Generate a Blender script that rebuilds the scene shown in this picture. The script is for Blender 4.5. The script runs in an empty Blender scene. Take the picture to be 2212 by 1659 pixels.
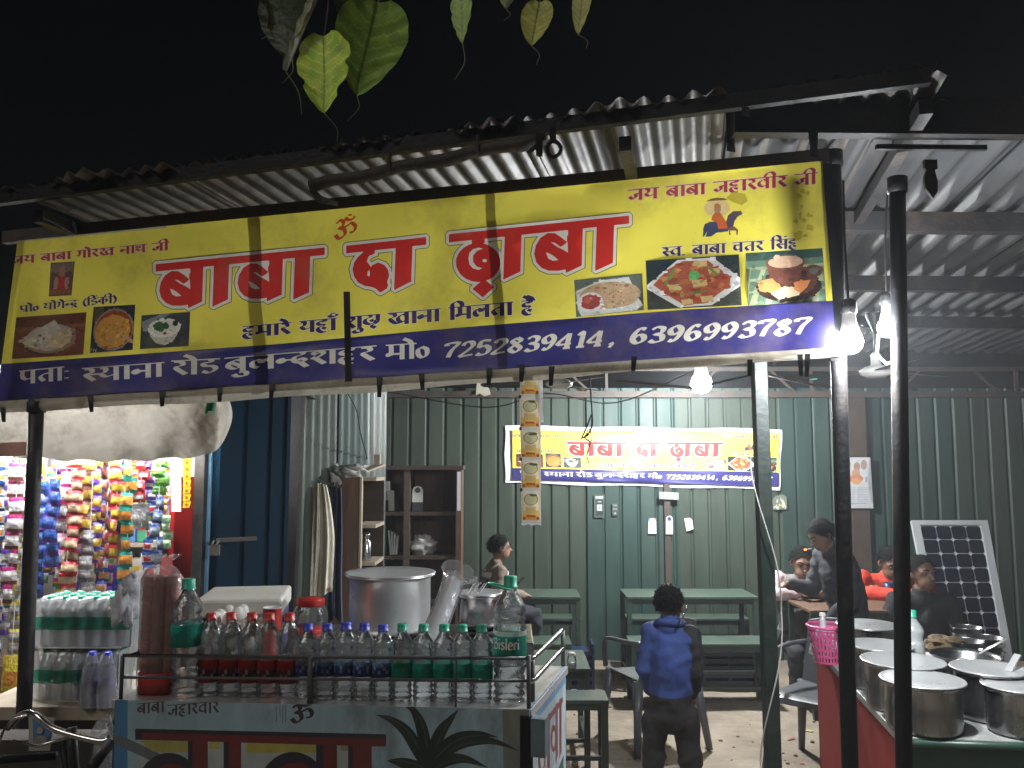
import bpy, bmesh, math, random
import numpy as np
from mathutils import Vector, Matrix, noise
from mathutils.geometry import delaunay_2d_cdt
random.seed(7)
S = bpy.context.scene
COL = S.collection
PI = math.pi

# ---------------------------------------------------------------- camera
CAM_H, PITCH, F = 1.75, math.radians(5.74), 1789.0
cam_d = bpy.data.cameras.new('camera')
cam_d.sensor_width = 36.0
cam_d.lens = 36.0 * F / 2212.0
cam_d.clip_start = 0.05
cam_d.clip_end = 500
cam = bpy.data.objects.new('camera', cam_d)
COL.objects.link(cam)
cam.location = (0, 0, CAM_H)
cam.rotation_euler = (math.radians(90) + PITCH, 0, 0)
S.camera = cam

# ---------------------------------------------------------------- night sky, one faint sun
SUN_EL, SUN_AZ = math.radians(44), math.radians(222)
W = bpy.data.worlds.new('World')
S.world = W
W.use_nodes = True
nt = W.node_tree
bg = nt.nodes['Background']
sky = nt.nodes.new('ShaderNodeTexSky')
sky.sky_type = 'NISHITA'
sky.sun_disc = False
sky.sun_elevation = math.radians(4)
sky.sun_rotation = SUN_AZ
nt.links.new(sky.outputs[0], bg.inputs[0])
bg.inputs[1].default_value = 0.0011
sun_d = bpy.data.lights.new('sun', 'SUN')
sun_d.energy = 0.52
sun_d.angle = math.radians(25)
sun_d.color = (1.0, 0.95, 0.88)
sun = bpy.data.objects.new('sun', sun_d)
COL.objects.link(sun)
sun.location = (-2, -6, 6)
sd = Vector((math.sin(SUN_AZ) * math.cos(SUN_EL), math.cos(SUN_AZ) * math.cos(SUN_EL), math.sin(SUN_EL)))
sun.rotation_euler = sd.to_track_quat('Z', 'Y').to_euler()

S.view_settings.view_transform = 'Standard'
S.view_settings.look = 'None'
S.view_settings.exposure = 0.25
S.view_settings.gamma = 1.0
S.render.engine = 'CYCLES'
cy = S.cycles
cy.use_denoising = True
try:
    cy.denoiser = 'OPENIMAGEDENOISE'
    cy.denoising_input_passes = 'RGB_ALBEDO_NORMAL'
except Exception:
    pass
cy.max_bounces = 5
cy.volume_bounces = 0
cy.diffuse_bounces = 2
cy.glossy_bounces = 2
cy.transmission_bounces = 2
cy.transparent_max_bounces = 20
cy.caustics_reflective = False
cy.caustics_refractive = False
cy.sample_clamp_indirect = 4.0
cy.use_adaptive_sampling = True
cy.adaptive_threshold = 0.02
cy.sample_clamp_direct = 0.0

# ---------------------------------------------------------------- helpers
CP, SP = math.cos(PITCH), math.sin(PITCH)


def P(x, y, d):
    """photo point (2212 x 1659 raster) standing d metres ahead, as a world point"""
    u, v = (x - 1106.0) / F, (829.5 - y) / F
    t = d / (CP - v * SP)
    return Vector((u * t, d, CAM_H + (SP + v * CP) * t))


def PX(x, d):
    return (x - 1106.0) / F * d / CP


def onfloor(x, y, z=0.0):
    """photo point lying at height z"""
    u, v = (x - 1106.0) / F, (829.5 - y) / F
    t = (z - CAM_H) / (SP + v * CP)
    return Vector((u * t, (CP - v * SP) * t, z))


def thing(name, label, cat, loc=(0, 0, 0), rz=0.0, group=None):
    o = bpy.data.objects.new(name, None)
    COL.objects.link(o)
    o.empty_display_size = 0.1
    o.location = loc
    o.rotation_euler = (0, 0, rz)
    tag(o, label, cat, group)
    return o


def tag(o, label=None, cat=None, group=None, kind=None):
    if label:
        o['label'] = label
    if cat:
        o['category'] = cat
    if group:
        o['group'] = group
    if kind:
        o['kind'] = kind
    return o


def copy_tree(o, parent=None):
    c = o.copy()
    COL.objects.link(c)
    if parent is not None:
        c.parent = parent
    for ch in list(o.children):
        copy_tree(ch, c)
    return c


def catmull(pts, n=6, closed=False):
    pts = [Vector(p) for p in pts]
    m = len(pts)
    if m < 3:
        return pts
    out = []
    rng = range(m) if closed else range(m - 1)
    for i in rng:
        p0 = pts[(i - 1) % m] if (closed or i > 0) else pts[0] * 2 - pts[1]
        p1, p2 = pts[i], pts[(i + 1) % m]
        p3 = pts[(i + 2) % m] if (closed or i + 2 < m) else pts[-1] * 2 - pts[-2]
        for k in range(n):
            t = k / n
            out.append(0.5 * ((2 * p1) + (p2 - p0) * t + (2 * p0 - 5 * p1 + 4 * p2 - p3) * t * t + (3 * p1 - p0 - 3 * p2 + p3) * t ** 3))
    if not closed:
        out.append(pts[-1])
    return out


class MB:
    """collects shapes, builds ONE mesh object"""

    def __init__(s):
        s.v, s.f, s.m, s.sm, s.c = [], [], [], [], []
        s.mat, s.smooth, s.col = 0, False, None

    def add(s, vs, fs):
        b = len(s.v)
        s.v += [tuple(v) for v in vs]
        for f in fs:
            s.f.append(tuple(i + b for i in f))
            s.m.append(s.mat)
            s.sm.append(s.smooth)
            s.c.append(s.col)
        return s

    def box(s, c, size, rot=None, taper=1.0):
        hx, hy, hz = size[0] / 2, size[1] / 2, size[2] / 2
        vs = []
        for z in (-hz, hz):
            k = taper if z > 0 else 1.0
            vs += [Vector((-hx * k, -hy * k, z)), Vector((hx * k, -hy * k, z)), Vector((hx * k, hy * k, z)), Vector((-hx * k, hy * k, z))]
        if rot is not None:
            vs = [rot @ v for v in vs]
        c = Vector(c)
        return s.add([v + c for v in vs], [(0, 3, 2, 1), (4, 5, 6, 7), (0, 1, 5, 4), (1, 2, 6, 5), (2, 3, 7, 6), (3, 0, 4, 7)])

    def beam(s, a, b, w, h, up=(0, 0, 1)):
        a, b = Vector(a), Vector(b)
        d = (b - a).normalized()
        up = Vector(up)
        if abs(d.dot(up)) > 0.98:
            up = Vector((0, 1, 0))
        x = d.cross(up).normalized()
        z = x.cross(d).normalized()
        vs = []
        for p in (a, b):
            vs += [p - x * w / 2 - z * h / 2, p + x * w / 2 - z * h / 2, p + x * w / 2 + z * h / 2, p - x * w / 2 + z * h / 2]
        return s.add(vs, [(0, 1, 2, 3), (7, 6, 5, 4), (0, 4, 5, 1), (1, 5, 6, 2), (2, 6, 7, 3), (3, 7, 4, 0)])

    def tube(s, pts, r, n=8, caps=True, flat=1.0):
        pts = [Vector(p) for p in pts]
        rs = r if isinstance(r, (list, tuple)) else [r] * len(pts)
        d0 = (pts[1] - pts[0]).normalized()
        up = Vector((0, 0, 1)) if abs(d0.z) < 0.9 else Vector((0, 1, 0))
        x = d0.cross(up).normalized()
        vs, fs = [], []
        for i, p in enumerate(pts):
            d = (pts[min(i + 1, len(pts) - 1)] - pts[max(i - 1, 0)])
            if d.length < 1e-9:
                d = d0
            d.normalize()
            x = (x - d * x.dot(d))
            if x.length < 1e-6:
                x = d.orthogonal()
            x.normalize()
            y = d.cross(x)
            for k in range(n):
                a = 2 * PI * k / n
                vs.append(p + (x * math.cos(a) + y * math.sin(a) * flat) * rs[i])
        for i in range(len(pts) - 1):
            for k in range(n):
                k2 = (k + 1) % n
                fs.append((i * n + k, i * n + k2, (i + 1) * n + k2, (i + 1) * n + k))
        if caps:
            fs.append(tuple(range(n - 1, -1, -1)))
            fs.append(tuple(range((len(pts) - 1) * n, len(pts) * n)))
        sm = s.smooth
        s.smooth = n > 5
        s.add(vs, fs)
        s.smooth = sm
        return s

    def lathe(s, prof, n=24, c=(0, 0, 0), axis=None, smooth=True, sq=(1, 1)):
        c = Vector(c)
        vs, fs = [], []
        for r, z in prof:
            for k in range(n):
                a = 2 * PI * k / n
                v = Vector((math.cos(a) * r * sq[0], math.sin(a) * r * sq[1], z))
                vs.append((axis @ v if axis is not None else v) + c)
        for i in range(len(prof) - 1):
            for k in range(n):
                k2 = (k + 1) % n
                fs.append((i * n + k, i * n + k2, (i + 1) * n + k2, (i + 1) * n + k))
        sm = s.smooth
        s.smooth = smooth
        s.add(vs, fs)
        s.smooth = sm
        return s

    def blob(s, c, r, n=12, amp=0.0, seed=0, rot=None):
        c = Vector(c)
        if not isinstance(r, (list, tuple)):
            r = (r, r, r)
        vs, fs = [], []
        m = n // 2
        for i in range(m + 1):
            th = PI * i / m
            for k in range(n):
                a = 2 * PI * k / n
                d = Vector((math.sin(th) * math.cos(a), math.sin(th) * math.sin(a), math.cos(th)))
                q = 1 + amp * noise.noise(d * 2.3 + Vector((seed * 3.1, seed * 1.7, seed)))
                v = Vector((d.x * r[0] * q, d.y * r[1] * q, d.z * r[2] * q))
                vs.append((rot @ v if rot is not None else v) + c)
        for i in range(m):
            for k in range(n):
                k2 = (k + 1) % n
                fs.append((i * n + k, (i + 1) * n + k, (i + 1) * n + k2, i * n + k2))
        sm = s.smooth
        s.smooth = True
        s.add(vs, fs)
        s.smooth = sm
        return s

    def sheet(s, fn, nu, nv, smooth=True):
        vs = [fn(i / nu, j / nv) for j in range(nv + 1) for i in range(nu + 1)]
        fs = [(j * (nu + 1) + i, j * (nu + 1) + i + 1, (j + 1) * (nu + 1) + i + 1, (j + 1) * (nu + 1) + i) for j in range(nv) for i in range(nu)]
        sm = s.smooth
        s.smooth = smooth
        s.add(vs, fs)
        s.smooth = sm
        return s

    def prism(s, poly, h0, h1, xf=None):
        n = len(poly)
        vs = [Vector((p[0], p[1], h0)) for p in poly] + [Vector((p[0], p[1], h1)) for p in poly]
        if xf is not None:
            vs = [xf @ v for v in vs]
        fs = [tuple(range(n - 1, -1, -1)), tuple(range(n, 2 * n))] + [(i, (i + 1) % n, n + (i + 1) % n, n + i) for i in range(n)]
        return s.add(vs, fs)

    def build(s, name, mat, parent=None, world=False, kind=None, bevel=0):
        me = bpy.data.meshes.new(name)
        vs = s.v
        if world and parent is not None:
            q = parent
            L = Vector((0, 0, 0))
            while q is not None:
                L = L + q.location
                q = q.parent
            vs = [(v[0] - L.x, v[1] - L.y, v[2] - L.z) for v in vs]
        me.from_pydata(vs, [], s.f)
        mats = mat if isinstance(mat, (list, tuple)) else [mat]
        for m in mats:
            me.materials.append(M[m] if isinstance(m, str) else m)
        me.polygons.foreach_set('material_index', s.m)
        me.polygons.foreach_set('use_smooth', s.sm)
        if any(c is not None for c in s.c):
            ca = me.color_attributes.new('print', 'FLOAT_COLOR', 'CORNER')
            buf = []
            for f, c in zip(s.f, s.c):
                c = c if c is not None else (0.8, 0.8, 0.8)
                buf += [c[0], c[1], c[2], 1.0] * len(f)
            ca.data.foreach_set('color', buf)
        me.update()
        o = bpy.data.objects.new(name, me)
        COL.objects.link(o)
        if parent is not None:
            o.parent = parent
        if kind:
            o['kind'] = kind
        if bevel:
            b = o.modifiers.new('bevel', 'BEVEL')
            b.width = bevel
            b.segments = 2
            b.limit_method = 'ANGLE'
        return o


def solo(mb, name, mat, label, cat, group=None, loc=None, **k):
    """a thing that is one mesh (world-coordinate shapes, origin moved to loc)"""
    if loc is not None:
        L = Vector(loc)
        mb.v = [(v[0] - L.x, v[1] - L.y, v[2] - L.z) for v in mb.v]
    o = mb.build(name, mat, **k)
    if loc is not None:
        o.location = loc
    return tag(o, label, cat, group)


# ---------------------------------------------------------------- materials
M = {}


def nd(t, typ, **k):
    n = t.nodes.new(typ)
    for a, b in k.items():
        setattr(n, a, b)
    return n


def principled(name, col, rough=0.6, metal=0.0, var=0.25, scale=6.0, bump=0.0, bscale=40.0, dirt=None, dirt_amt=0.5, dscale=3.0,
               stretch=None, sheen=0.0, spec=0.5, attr=False, translucent=0.0, coat=0.0, rvar=0.15):
    m = bpy.data.materials.new(name)
    m.use_nodes = True
    t = m.node_tree
    b = t.nodes['Principled BSDF']
    b.inputs['Metallic'].default_value = metal
    b.inputs['Specular IOR Level'].default_value = spec
    if sheen:
        b.inputs['Sheen Weight'].default_value = sheen
    if coat:
        b.inputs['Coat Weight'].default_value = coat
        b.inputs['Coat Roughness'].default_value = 0.25
    tc = nd(t, 'ShaderNodeTexCoord')
    mp = nd(t, 'ShaderNodeMapping')
    t.links.new(tc.outputs['Object'], mp.inputs[0])
    if stretch:
        mp.inputs['Scale'].default_value = stretch
    no = nd(t, 'ShaderNodeTexNoise')
    no.inputs['Scale'].default_value = scale
    no.inputs['Detail'].default_value = 6
    no.inputs['Roughness'].default_value = 0.65
    t.links.new(mp.outputs[0], no.inputs['Vector'])
    if attr:
        at = nd(t, 'ShaderNodeVertexColor', layer_name='print')
        src = at.outputs[0]
    else:
        rgb = nd(t, 'ShaderNodeRGB')
        rgb.outputs[0].default_value = (*col, 1)
        src = rgb.outputs[0]
    mr = nd(t, 'ShaderNodeMapRange')
    mr.inputs[1].default_value = 0.25
    mr.inputs[2].default_value = 0.75
    mr.inputs[3].default_value = 1 - var
    mr.inputs[4].default_value = 1 + var * 0.6
    t.links.new(no.outputs[0], mr.inputs[0])
    mul = nd(t, 'ShaderNodeMix', data_type='RGBA', blend_type='MULTIPLY')
    mul.inputs[0].default_value = 1
    t.links.new(src, mul.inputs[6])
    t.links.new(mr.outputs[0], mul.inputs[7])
    cout = mul.outputs[2]
    if dirt:
        n2 = nd(t, 'ShaderNodeTexNoise')
        n2.inputs['Scale'].default_value = dscale
        n2.inputs['Detail'].default_value = 8
        n2.inputs['Roughness'].default_value = 0.7
        t.links.new(mp.outputs[0], n2.inputs['Vector'])
        r2 = nd(t, 'ShaderNodeMapRange')
        r2.inputs[1].default_value = 0.48
        r2.inputs[2].default_value = 0.68
        r2.inputs[3].default_value = 0
        r2.inputs[4].default_value = dirt_amt
        t.links.new(n2.outputs[0], r2.inputs[0])
        mx = nd(t, 'ShaderNodeMix', data_type='RGBA')
        t.links.new(r2.outputs[0], mx.inputs[0])
        t.links.new(cout, mx.inputs[6])
        mx.inputs[7].default_value = (*dirt, 1)
        cout = mx.outputs[2]
    t.links.new(cout, b.inputs['Base Color'])
    rr = nd(t, 'ShaderNodeMapRange')
    rr.inputs[3].default_value = max(0.02, rough - rvar)
    rr.inputs[4].default_value = min(1, rough + rvar)
    t.links.new(no.outputs[0], rr.inputs[0])
    t.links.new(rr.outputs[0], b.inputs['Roughness'])
    if bump:
        n3 = nd(t, 'ShaderNodeTexNoise')
        n3.inputs['Scale'].default_value = bscale
        n3.inputs['Detail'].default_value = 5
        t.links.new(mp.outputs[0], n3.inputs['Vector'])
        bp = nd(t, 'ShaderNodeBump')
        bp.inputs['Strength'].default_value = bump
        bp.inputs['Distance'].default_value = 0.02
        t.links.new(n3.outputs[0], bp.inputs['Height'])
        t.links.new(bp.outputs[0], b.inputs['Normal'])
    if translucent:
        tr = nd(t, 'ShaderNodeBsdfTranslucent')
        t.links.new(cout, tr.inputs[0])
        ms = nd(t, 'ShaderNodeMixShader')
        ms.inputs[0].default_value = translucent
        t.links.new(b.outputs[0], ms.inputs[1])
        t.links.new(tr.outputs[0], ms.inputs[2])
        t.links.new(ms.outputs[0], t.nodes['Material Output'].inputs[0])
    M[name] = m
    return m


def clearplastic(name, tint=(0.93, 0.96, 0.97), body=0.06, col=(0.75, 0.8, 0.82), rough=0.08, bump=0.4, bscale=30.0, ior=1.5, gain=1.0):
    """thin clear plastic: sees straight through, glints by Fresnel"""
    m = bpy.data.materials.new(name)
    m.use_nodes = True
    t = m.node_tree
    t.nodes.remove(t.nodes['Principled BSDF'])
    tr = nd(t, 'ShaderNodeBsdfTransparent')
    tr.inputs[0].default_value = (*tint, 1)
    gl = nd(t, 'ShaderNodeBsdfGlossy')
    gl.inputs['Roughness'].default_value = rough
    gl.inputs[0].default_value = (1, 1, 1, 1)
    di = nd(t, 'ShaderNodeBsdfDiffuse')
    di.inputs[0].default_value = (*col, 1)
    tl = nd(t, 'ShaderNodeBsdfTranslucent')
    tl.inputs[0].default_value = (*col, 1)
    dm = nd(t, 'ShaderNodeMixShader')
    dm.inputs[0].default_value = 0.5
    t.links.new(di.outputs[0], dm.inputs[1])
    t.links.new(tl.outputs[0], dm.inputs[2])
    fr = nd(t, 'ShaderNodeFresnel')
    fr.inputs[0].default_value = ior
    no = nd(t, 'ShaderNodeTexNoise')
    tc = nd(t, 'ShaderNodeTexCoord')
    no.inputs['Scale'].default_value = bscale
    t.links.new(tc.outputs['Object'], no.inputs['Vector'])
    bp = nd(t, 'ShaderNodeBump')
    bp.inputs['Strength'].default_value = bump
    bp.inputs['Distance'].default_value = 0.01
    t.links.new(no.outputs[0], bp.inputs['Height'])
    t.links.new(bp.outputs[0], gl.inputs['Normal'])
    t.links.new(bp.outputs[0], fr.inputs['Normal'])
    mu = nd(t, 'ShaderNodeMath', operation='MULTIPLY')
    mu.inputs[1].default_value = gain
    mu.use_clamp = True
    t.links.new(fr.outputs[0], mu.inputs[0])
    m1 = nd(t, 'ShaderNodeMixShader')
    m1.inputs[0].default_value = body
    t.links.new(tr.outputs[0], m1.inputs[1])
    t.links.new(dm.outputs[0], m1.inputs[2])
    m2 = nd(t, 'ShaderNodeMixShader')
    t.links.new(mu.outputs[0], m2.inputs[0])
    t.links.new(m1.outputs[0], m2.inputs[1])
    t.links.new(gl.outputs[0], m2.inputs[2])
    t.links.new(m2.outputs[0], t.nodes['Material Output'].inputs[0])
    M[name] = m
    return m


def emitter(name, col, s):
    m = bpy.data.materials.new(name)
    m.use_nodes = True
    t = m.node_tree
    t.nodes.remove(t.nodes['Principled BSDF'])
    e = nd(t, 'ShaderNodeEmission')
    e.inputs[0].default_value = (*col, 1)
    e.inputs[1].default_value = s
    t.links.new(e.outputs[0], t.nodes['Material Output'].inputs[0])
    M[name] = m


principled('dirt_floor', (0.34, 0.28, 0.21), 0.9, var=0.45, scale=2.2, bump=0.6, bscale=22, dirt=(0.17, 0.13, 0.095), dirt_amt=0.8, dscale=1.4)
principled('brick', (0.30, 0.17, 0.11), 0.9, var=0.4, scale=14, bump=0.5, bscale=60, dirt=(0.28, 0.24, 0.19), dirt_amt=0.8, dscale=9)
principled('roof_steel', (0.105, 0.098, 0.088), 0.55, metal=0.25, var=0.45, scale=2.5, bump=0.12, bscale=14, dirt=(0.16, 0.11, 0.07), dirt_amt=0.55, dscale=2.0, rvar=0.2)
principled('roof_steel_clean', (0.05, 0.051, 0.054), 0.55, metal=0.15, var=0.35, scale=3, bump=0.1, bscale=14, dirt=(0.09, 0.085, 0.08), dirt_amt=0.5, dscale=2.4, rvar=0.2)
principled('green_steel', (0.046, 0.066, 0.047), 0.55, metal=0.1, var=0.3, scale=3, bump=0.06, bscale=10, dirt=(0.075, 0.078, 0.06), dirt_amt=0.5, dscale=1.6, stretch=(2, 2, 0.35))
principled('teal_steel', (0.026, 0.056, 0.046), 0.55, metal=0.1, var=0.3, scale=3, bump=0.06, bscale=10, dirt=(0.08, 0.1, 0.08), dirt_amt=0.4, dscale=1.6, stretch=(2, 2, 0.35))
principled('pale_steel', (0.11, 0.125, 0.115), 0.42, metal=0.3, var=0.45, scale=5, bump=0.1, bscale=12, dirt=(0.1, 0.09, 0.07), dirt_amt=0.7, dscale=3, stretch=(2, 2, 0.3))
principled('brown_steel', (0.065, 0.045, 0.033), 0.6, var=0.3, scale=5, dirt=(0.09, 0.08, 0.065), dirt_amt=0.4)
principled('blue_paint', (0.0014, 0.013, 0.027), 0.85, spec=0.05, var=0.3, scale=3, dirt=(0.004, 0.012, 0.02), dirt_amt=0.5, dscale=2)
principled('sky_blue_paint', (0.20, 0.42, 0.62), 0.5, var=0.2, scale=5, dirt=(0.15, 0.18, 0.2), dirt_amt=0.5)
principled('pocket_blue', (0.13, 0.18, 0.215), 0.5, var=0.3, scale=9, dirt=(0.06, 0.06, 0.06), dirt_amt=0.5)
principled('rail_grey', (0.075, 0.08, 0.085), 0.5, var=0.4, scale=20, dirt=(0.1, 0.07, 0.05), dirt_amt=0.6, dscale=14)
principled('black_steel', (0.009, 0.009, 0.010), 0.5, metal=0.0, spec=0.2, var=0.4, scale=9, bump=0.15, bscale=60, dirt=(0.035, 0.028, 0.022), dirt_amt=0.5, dscale=6)
principled('dark_steel', (0.022, 0.022, 0.024), 0.5, metal=0.1, var=0.4, scale=9, bump=0.15, bscale=60, dirt=(0.10, 0.07, 0.05), dirt_amt=0.5, dscale=6)
principled('rust_steel', (0.065, 0.058, 0.05), 0.6, metal=0.2, var=0.5, scale=9, bump=0.2, bscale=50, dirt=(0.11, 0.06, 0.035), dirt_amt=0.7, dscale=6)
principled('post_green', (0.010, 0.022, 0.018), 0.45, var=0.3, scale=8, bump=0.1, dirt=(0.06, 0.06, 0.05), dirt_amt=0.6, dscale=5)
principled('bench_green', (0.042, 0.075, 0.055), 0.55, var=0.3, scale=7, bump=0.1, dirt=(0.09, 0.09, 0.07), dirt_amt=0.7, dscale=5)
principled('bench_steel', (0.03, 0.05, 0.04), 0.5, var=0.3, scale=9, dirt=(0.08, 0.06, 0.045), dirt_amt=0.5)
principled('vinyl', (1, 1, 1), 0.42, var=0.14, scale=2.0, attr=True, translucent=0.5, bump=0.35, bscale=4, dirt=(0.25, 0.19, 0.09), dirt_amt=0.35, dscale=3.5)
principled('vinyl_back', (1, 1, 1), 0.35, var=0.1, scale=2.0, attr=True, bump=0.12, bscale=5)
principled('hem', (0.74, 0.68, 0.56), 0.6, var=0.25, scale=7, translucent=0.5, bump=0.35, bscale=18, dirt=(0.2, 0.16, 0.1), dirt_amt=0.7, dscale=7)
principled('print', (1, 1, 1), 0.5, var=0.15, scale=9, attr=True)
principled('print_thin', (1, 1, 1), 0.4, var=0.12, scale=9, attr=True, translucent=0.45, bump=0.2, bscale=30)
principled('foil', (1, 1, 1), 0.22, var=0.2, scale=20, attr=True, translucent=0.30, bump=0.7, bscale=45, spec=0.8, coat=0.6)
principled('cart_paint', (1, 1, 1), 0.5, var=0.3, scale=5, attr=True, bump=0.1, bscale=25, dirt=(0.07, 0.065, 0.055), dirt_amt=0.75, dscale=2.6, stretch=(1.6, 1.6, 0.6))
principled('strap', (0.012, 0.012, 0.013), 0.6, var=0.3)
principled('rubber', (0.015, 0.015, 0.016), 0.55, var=0.2)
principled('aluminium', (0.80, 0.80, 0.80), 0.30, metal=0.72, var=0.18, scale=5, bump=0.06, bscale=20, rvar=0.1)
principled('steel_shiny', (0.62, 0.62, 0.63), 0.24, metal=1.0, var=0.25, scale=9, bump=0.05, bscale=20, rvar=0.1)
principled('steel_sooty', (0.30, 0.30, 0.30), 0.27, metal=0.95, var=0.35, scale=6, bump=0.08, bscale=20, dirt=(0.10, 0.095, 0.09), dirt_amt=0.6, dscale=2.2, rvar=0.12, stretch=(1, 1, 0.3))
principled('counter_red', (0.25, 0.022, 0.016), 0.7, var=0.25, scale=6, dirt=(0.12, 0.025, 0.02), dirt_amt=0.6, dscale=3, spec=0.2)
principled('counter_green', (0.018, 0.06, 0.04), 0.4, var=0.3, scale=6, dirt=(0.05, 0.05, 0.04), dirt_amt=0.5, dscale=3)
principled('counter_stone', (0.32, 0.33, 0.32), 0.45, var=0.3, scale=10, dirt=(0.12, 0.11, 0.1), dirt_amt=0.7, dscale=4)
principled('wood', (0.15, 0.085, 0.05), 0.6, var=0.4, scale=5, bump=0.15, bscale=30, stretch=(6, 6, 0.7), dirt=(0.06, 0.04, 0.03), dirt_amt=0.6)
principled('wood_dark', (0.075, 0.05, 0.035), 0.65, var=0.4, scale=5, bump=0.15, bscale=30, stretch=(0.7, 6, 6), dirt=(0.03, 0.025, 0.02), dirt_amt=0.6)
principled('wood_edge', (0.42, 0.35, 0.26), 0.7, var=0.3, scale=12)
principled('bamboo', (0.05, 0.04, 0.03), 0.7, var=0.4, scale=12, bump=0.3, dirt=(0.02, 0.018, 0.015), dirt_amt=0.7)
principled('tarp', (0.52, 0.48, 0.41), 0.6, var=0.2, scale=4, translucent=0.035, bump=0.6, bscale=13, dirt=(0.20, 0.16, 0.11), dirt_amt=0.65, dscale=5.0)
principled('tarp_red', (0.55, 0.3, 0.24), 0.6, var=0.3, scale=4, translucent=0.03)
principled('poly_white', (0.78, 0.78, 0.82), 0.3, var=0.1, scale=9, translucent=0.4, bump=0.8, bscale=22, spec=0.7)
principled('poly_dull', (0.5, 0.49, 0.46), 0.5, var=0.2, scale=9, translucent=0.3, bump=0.6, bscale=30)
principled('cloth_cream', (0.72, 0.67, 0.55), 0.85, var=0.2, scale=8, bump=0.25, bscale=30, dirt=(0.3, 0.26, 0.2), dirt_amt=0.4)
principled('cloth_navy', (0.045, 0.055, 0.10), 0.85, var=0.25, scale=8, bump=0.25, bscale=30)
principled('paper_white', (0.75, 0.76, 0.78), 0.6, var=0.08)
principled('cup_pink', (0.66, 0.31, 0.28), 0.5, var=0.15, scale=12, translucent=0.2)
principled('cup_red', (0.55, 0.035, 0.025), 0.45, var=0.12)
principled('cap_red', (0.50, 0.03, 0.025), 0.4, var=0.1)
principled('cap_blue', (0.035, 0.05, 0.45), 0.4, var=0.1)
principled('cap_green', (0.02, 0.35, 0.22), 0.4, var=0.1)
principled('label_green', (0.015, 0.36, 0.24), 0.35, var=0.15, scale=15, translucent=0.4)
principled('label_red', (0.34, 0.012, 0.012), 0.35, var=0.2, scale=15, translucent=0.3)
principled('cola', (0.05, 0.022, 0.015), 0.2, var=0.2)
principled('foam_white', (0.68, 0.66, 0.60), 0.8, var=0.15, scale=10, dirt=(0.35, 0.3, 0.24), dirt_amt=0.5, dscale=5)
principled('foam_blue', (0.04, 0.05, 0.26), 0.5, var=0.2)
principled('egg', (0.8, 0.78, 0.74), 0.45, var=0.05)
principled('egg_tray', (0.36, 0.33, 0.30), 0.9, var=0.15, scale=20, bump=0.3, bscale=80)
principled('chair_plastic', (0.10, 0.105, 0.115), 0.38, var=0.2, scale=6, dirt=(0.1, 0.09, 0.08), dirt_amt=0.4)
principled('pink_plastic', (0.62, 0.09, 0.25), 0.4, var=0.1)
principled('blue_plastic', (0.012, 0.022, 0.07), 0.4, var=0.1)
principled('green_plastic', (0.02, 0.2, 0.08), 0.4, var=0.15)
principled('crate_plastic', (0.02, 0.022, 0.03), 0.5, var=0.2)
principled('solar_frame', (0.62, 0.63, 0.64), 0.4, metal=0.4, var=0.1)
principled('solar_cell', (0.008, 0.009, 0.016), 0.18, var=0.2, scale=3)
principled('chrome', (0.6, 0.6, 0.6), 0.22, metal=1.0, var=0.3, scale=14, dirt=(0.09, 0.06, 0.04), dirt_amt=0.4, dscale=14)
principled('wire', (0.015, 0.015, 0.015), 0.5, var=0.1)
principled('wire_white', (0.45, 0.45, 0.43), 0.5, var=0.2)
principled('ceramic', (0.7, 0.69, 0.66), 0.3, var=0.1)
principled('white_paint', (0.7, 0.71, 0.7), 0.55, var=0.15, scale=6, dirt=(0.4, 0.36, 0.3), dirt_amt=0.4)
principled('red_paint', (0.5, 0.02, 0.02), 0.4, var=0.2, scale=6)
principled('food', (0.16, 0.105, 0.05), 0.7, var=0.5, scale=25, bump=0.6, bscale=50)
principled('salt', (0.8, 0.8, 0.78), 0.9, var=0.05)
principled('leaf', (1, 1, 1), 0.45, var=0.4, scale=20, attr=True, translucent=0.55, bump=0.2, bscale=60)
principled('twig', (0.16, 0.13, 0.09), 0.7, var=0.3, scale=30)
principled('skin', (1, 1, 1), 0.55, var=0.08, attr=True, bump=0.05, bscale=80)
principled('cloth', (1, 1, 1), 0.85, var=0.22, scale=16, attr=True, bump=0.5, bscale=14)
principled('hair', (0.007, 0.006, 0.005), 0.75, var=0.3, scale=60, bump=0.8, bscale=120, spec=0.2)
principled('eye_white', (0.14, 0.11, 0.10), 0.3, var=0.02)
clearplastic('pet', ior=1.5, gain=2.2, body=0.15, bump=0.35, bscale=90, rough=0.07)
clearplastic('pet_small', ior=1.5, gain=2.1, body=0.16, bump=0.3, bscale=120, rough=0.07)
clearplastic('wrap', tint=(0.93, 0.95, 0.97), body=0.58, col=(0.92, 0.94, 0.95), bump=0.9, bscale=28, rough=0.15, gain=1.5)
clearplastic('wrap_soft', tint=(0.97, 0.97, 0.98), body=0.16, col=(0.8, 0.78, 0.8), bump=0.9, bscale=35, rough=0.12, gain=0.7)
clearplastic('wrap_band', tint=(0.25, 0.75, 0.55), body=0.45, col=(0.03, 0.42, 0.27), bump=0.9, bscale=28, rough=0.15, gain=1.4)
clearplastic('wrap_violet', tint=(0.92, 0.92, 0.98), body=0.42, col=(0.80, 0.80, 0.95), bump=0.9, bscale=25, rough=0.15, gain=1.4)
clearplastic('pouch_clear', tint=(0.98, 0.95, 0.88), body=0.30, col=(0.9, 0.85, 0.72), bump=0.5, bscale=25, rough=0.15, gain=1.2)
clearplastic('glass', ior=1.45, gain=1.0, body=0.03, bump=0.05, rough=0.03)
emitter('bulb_glow', (0.93, 0.97, 1.0), 1750.0)
emitter('far_bulb_glow', (0.93, 0.97, 1.0), 1500.0)
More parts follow.
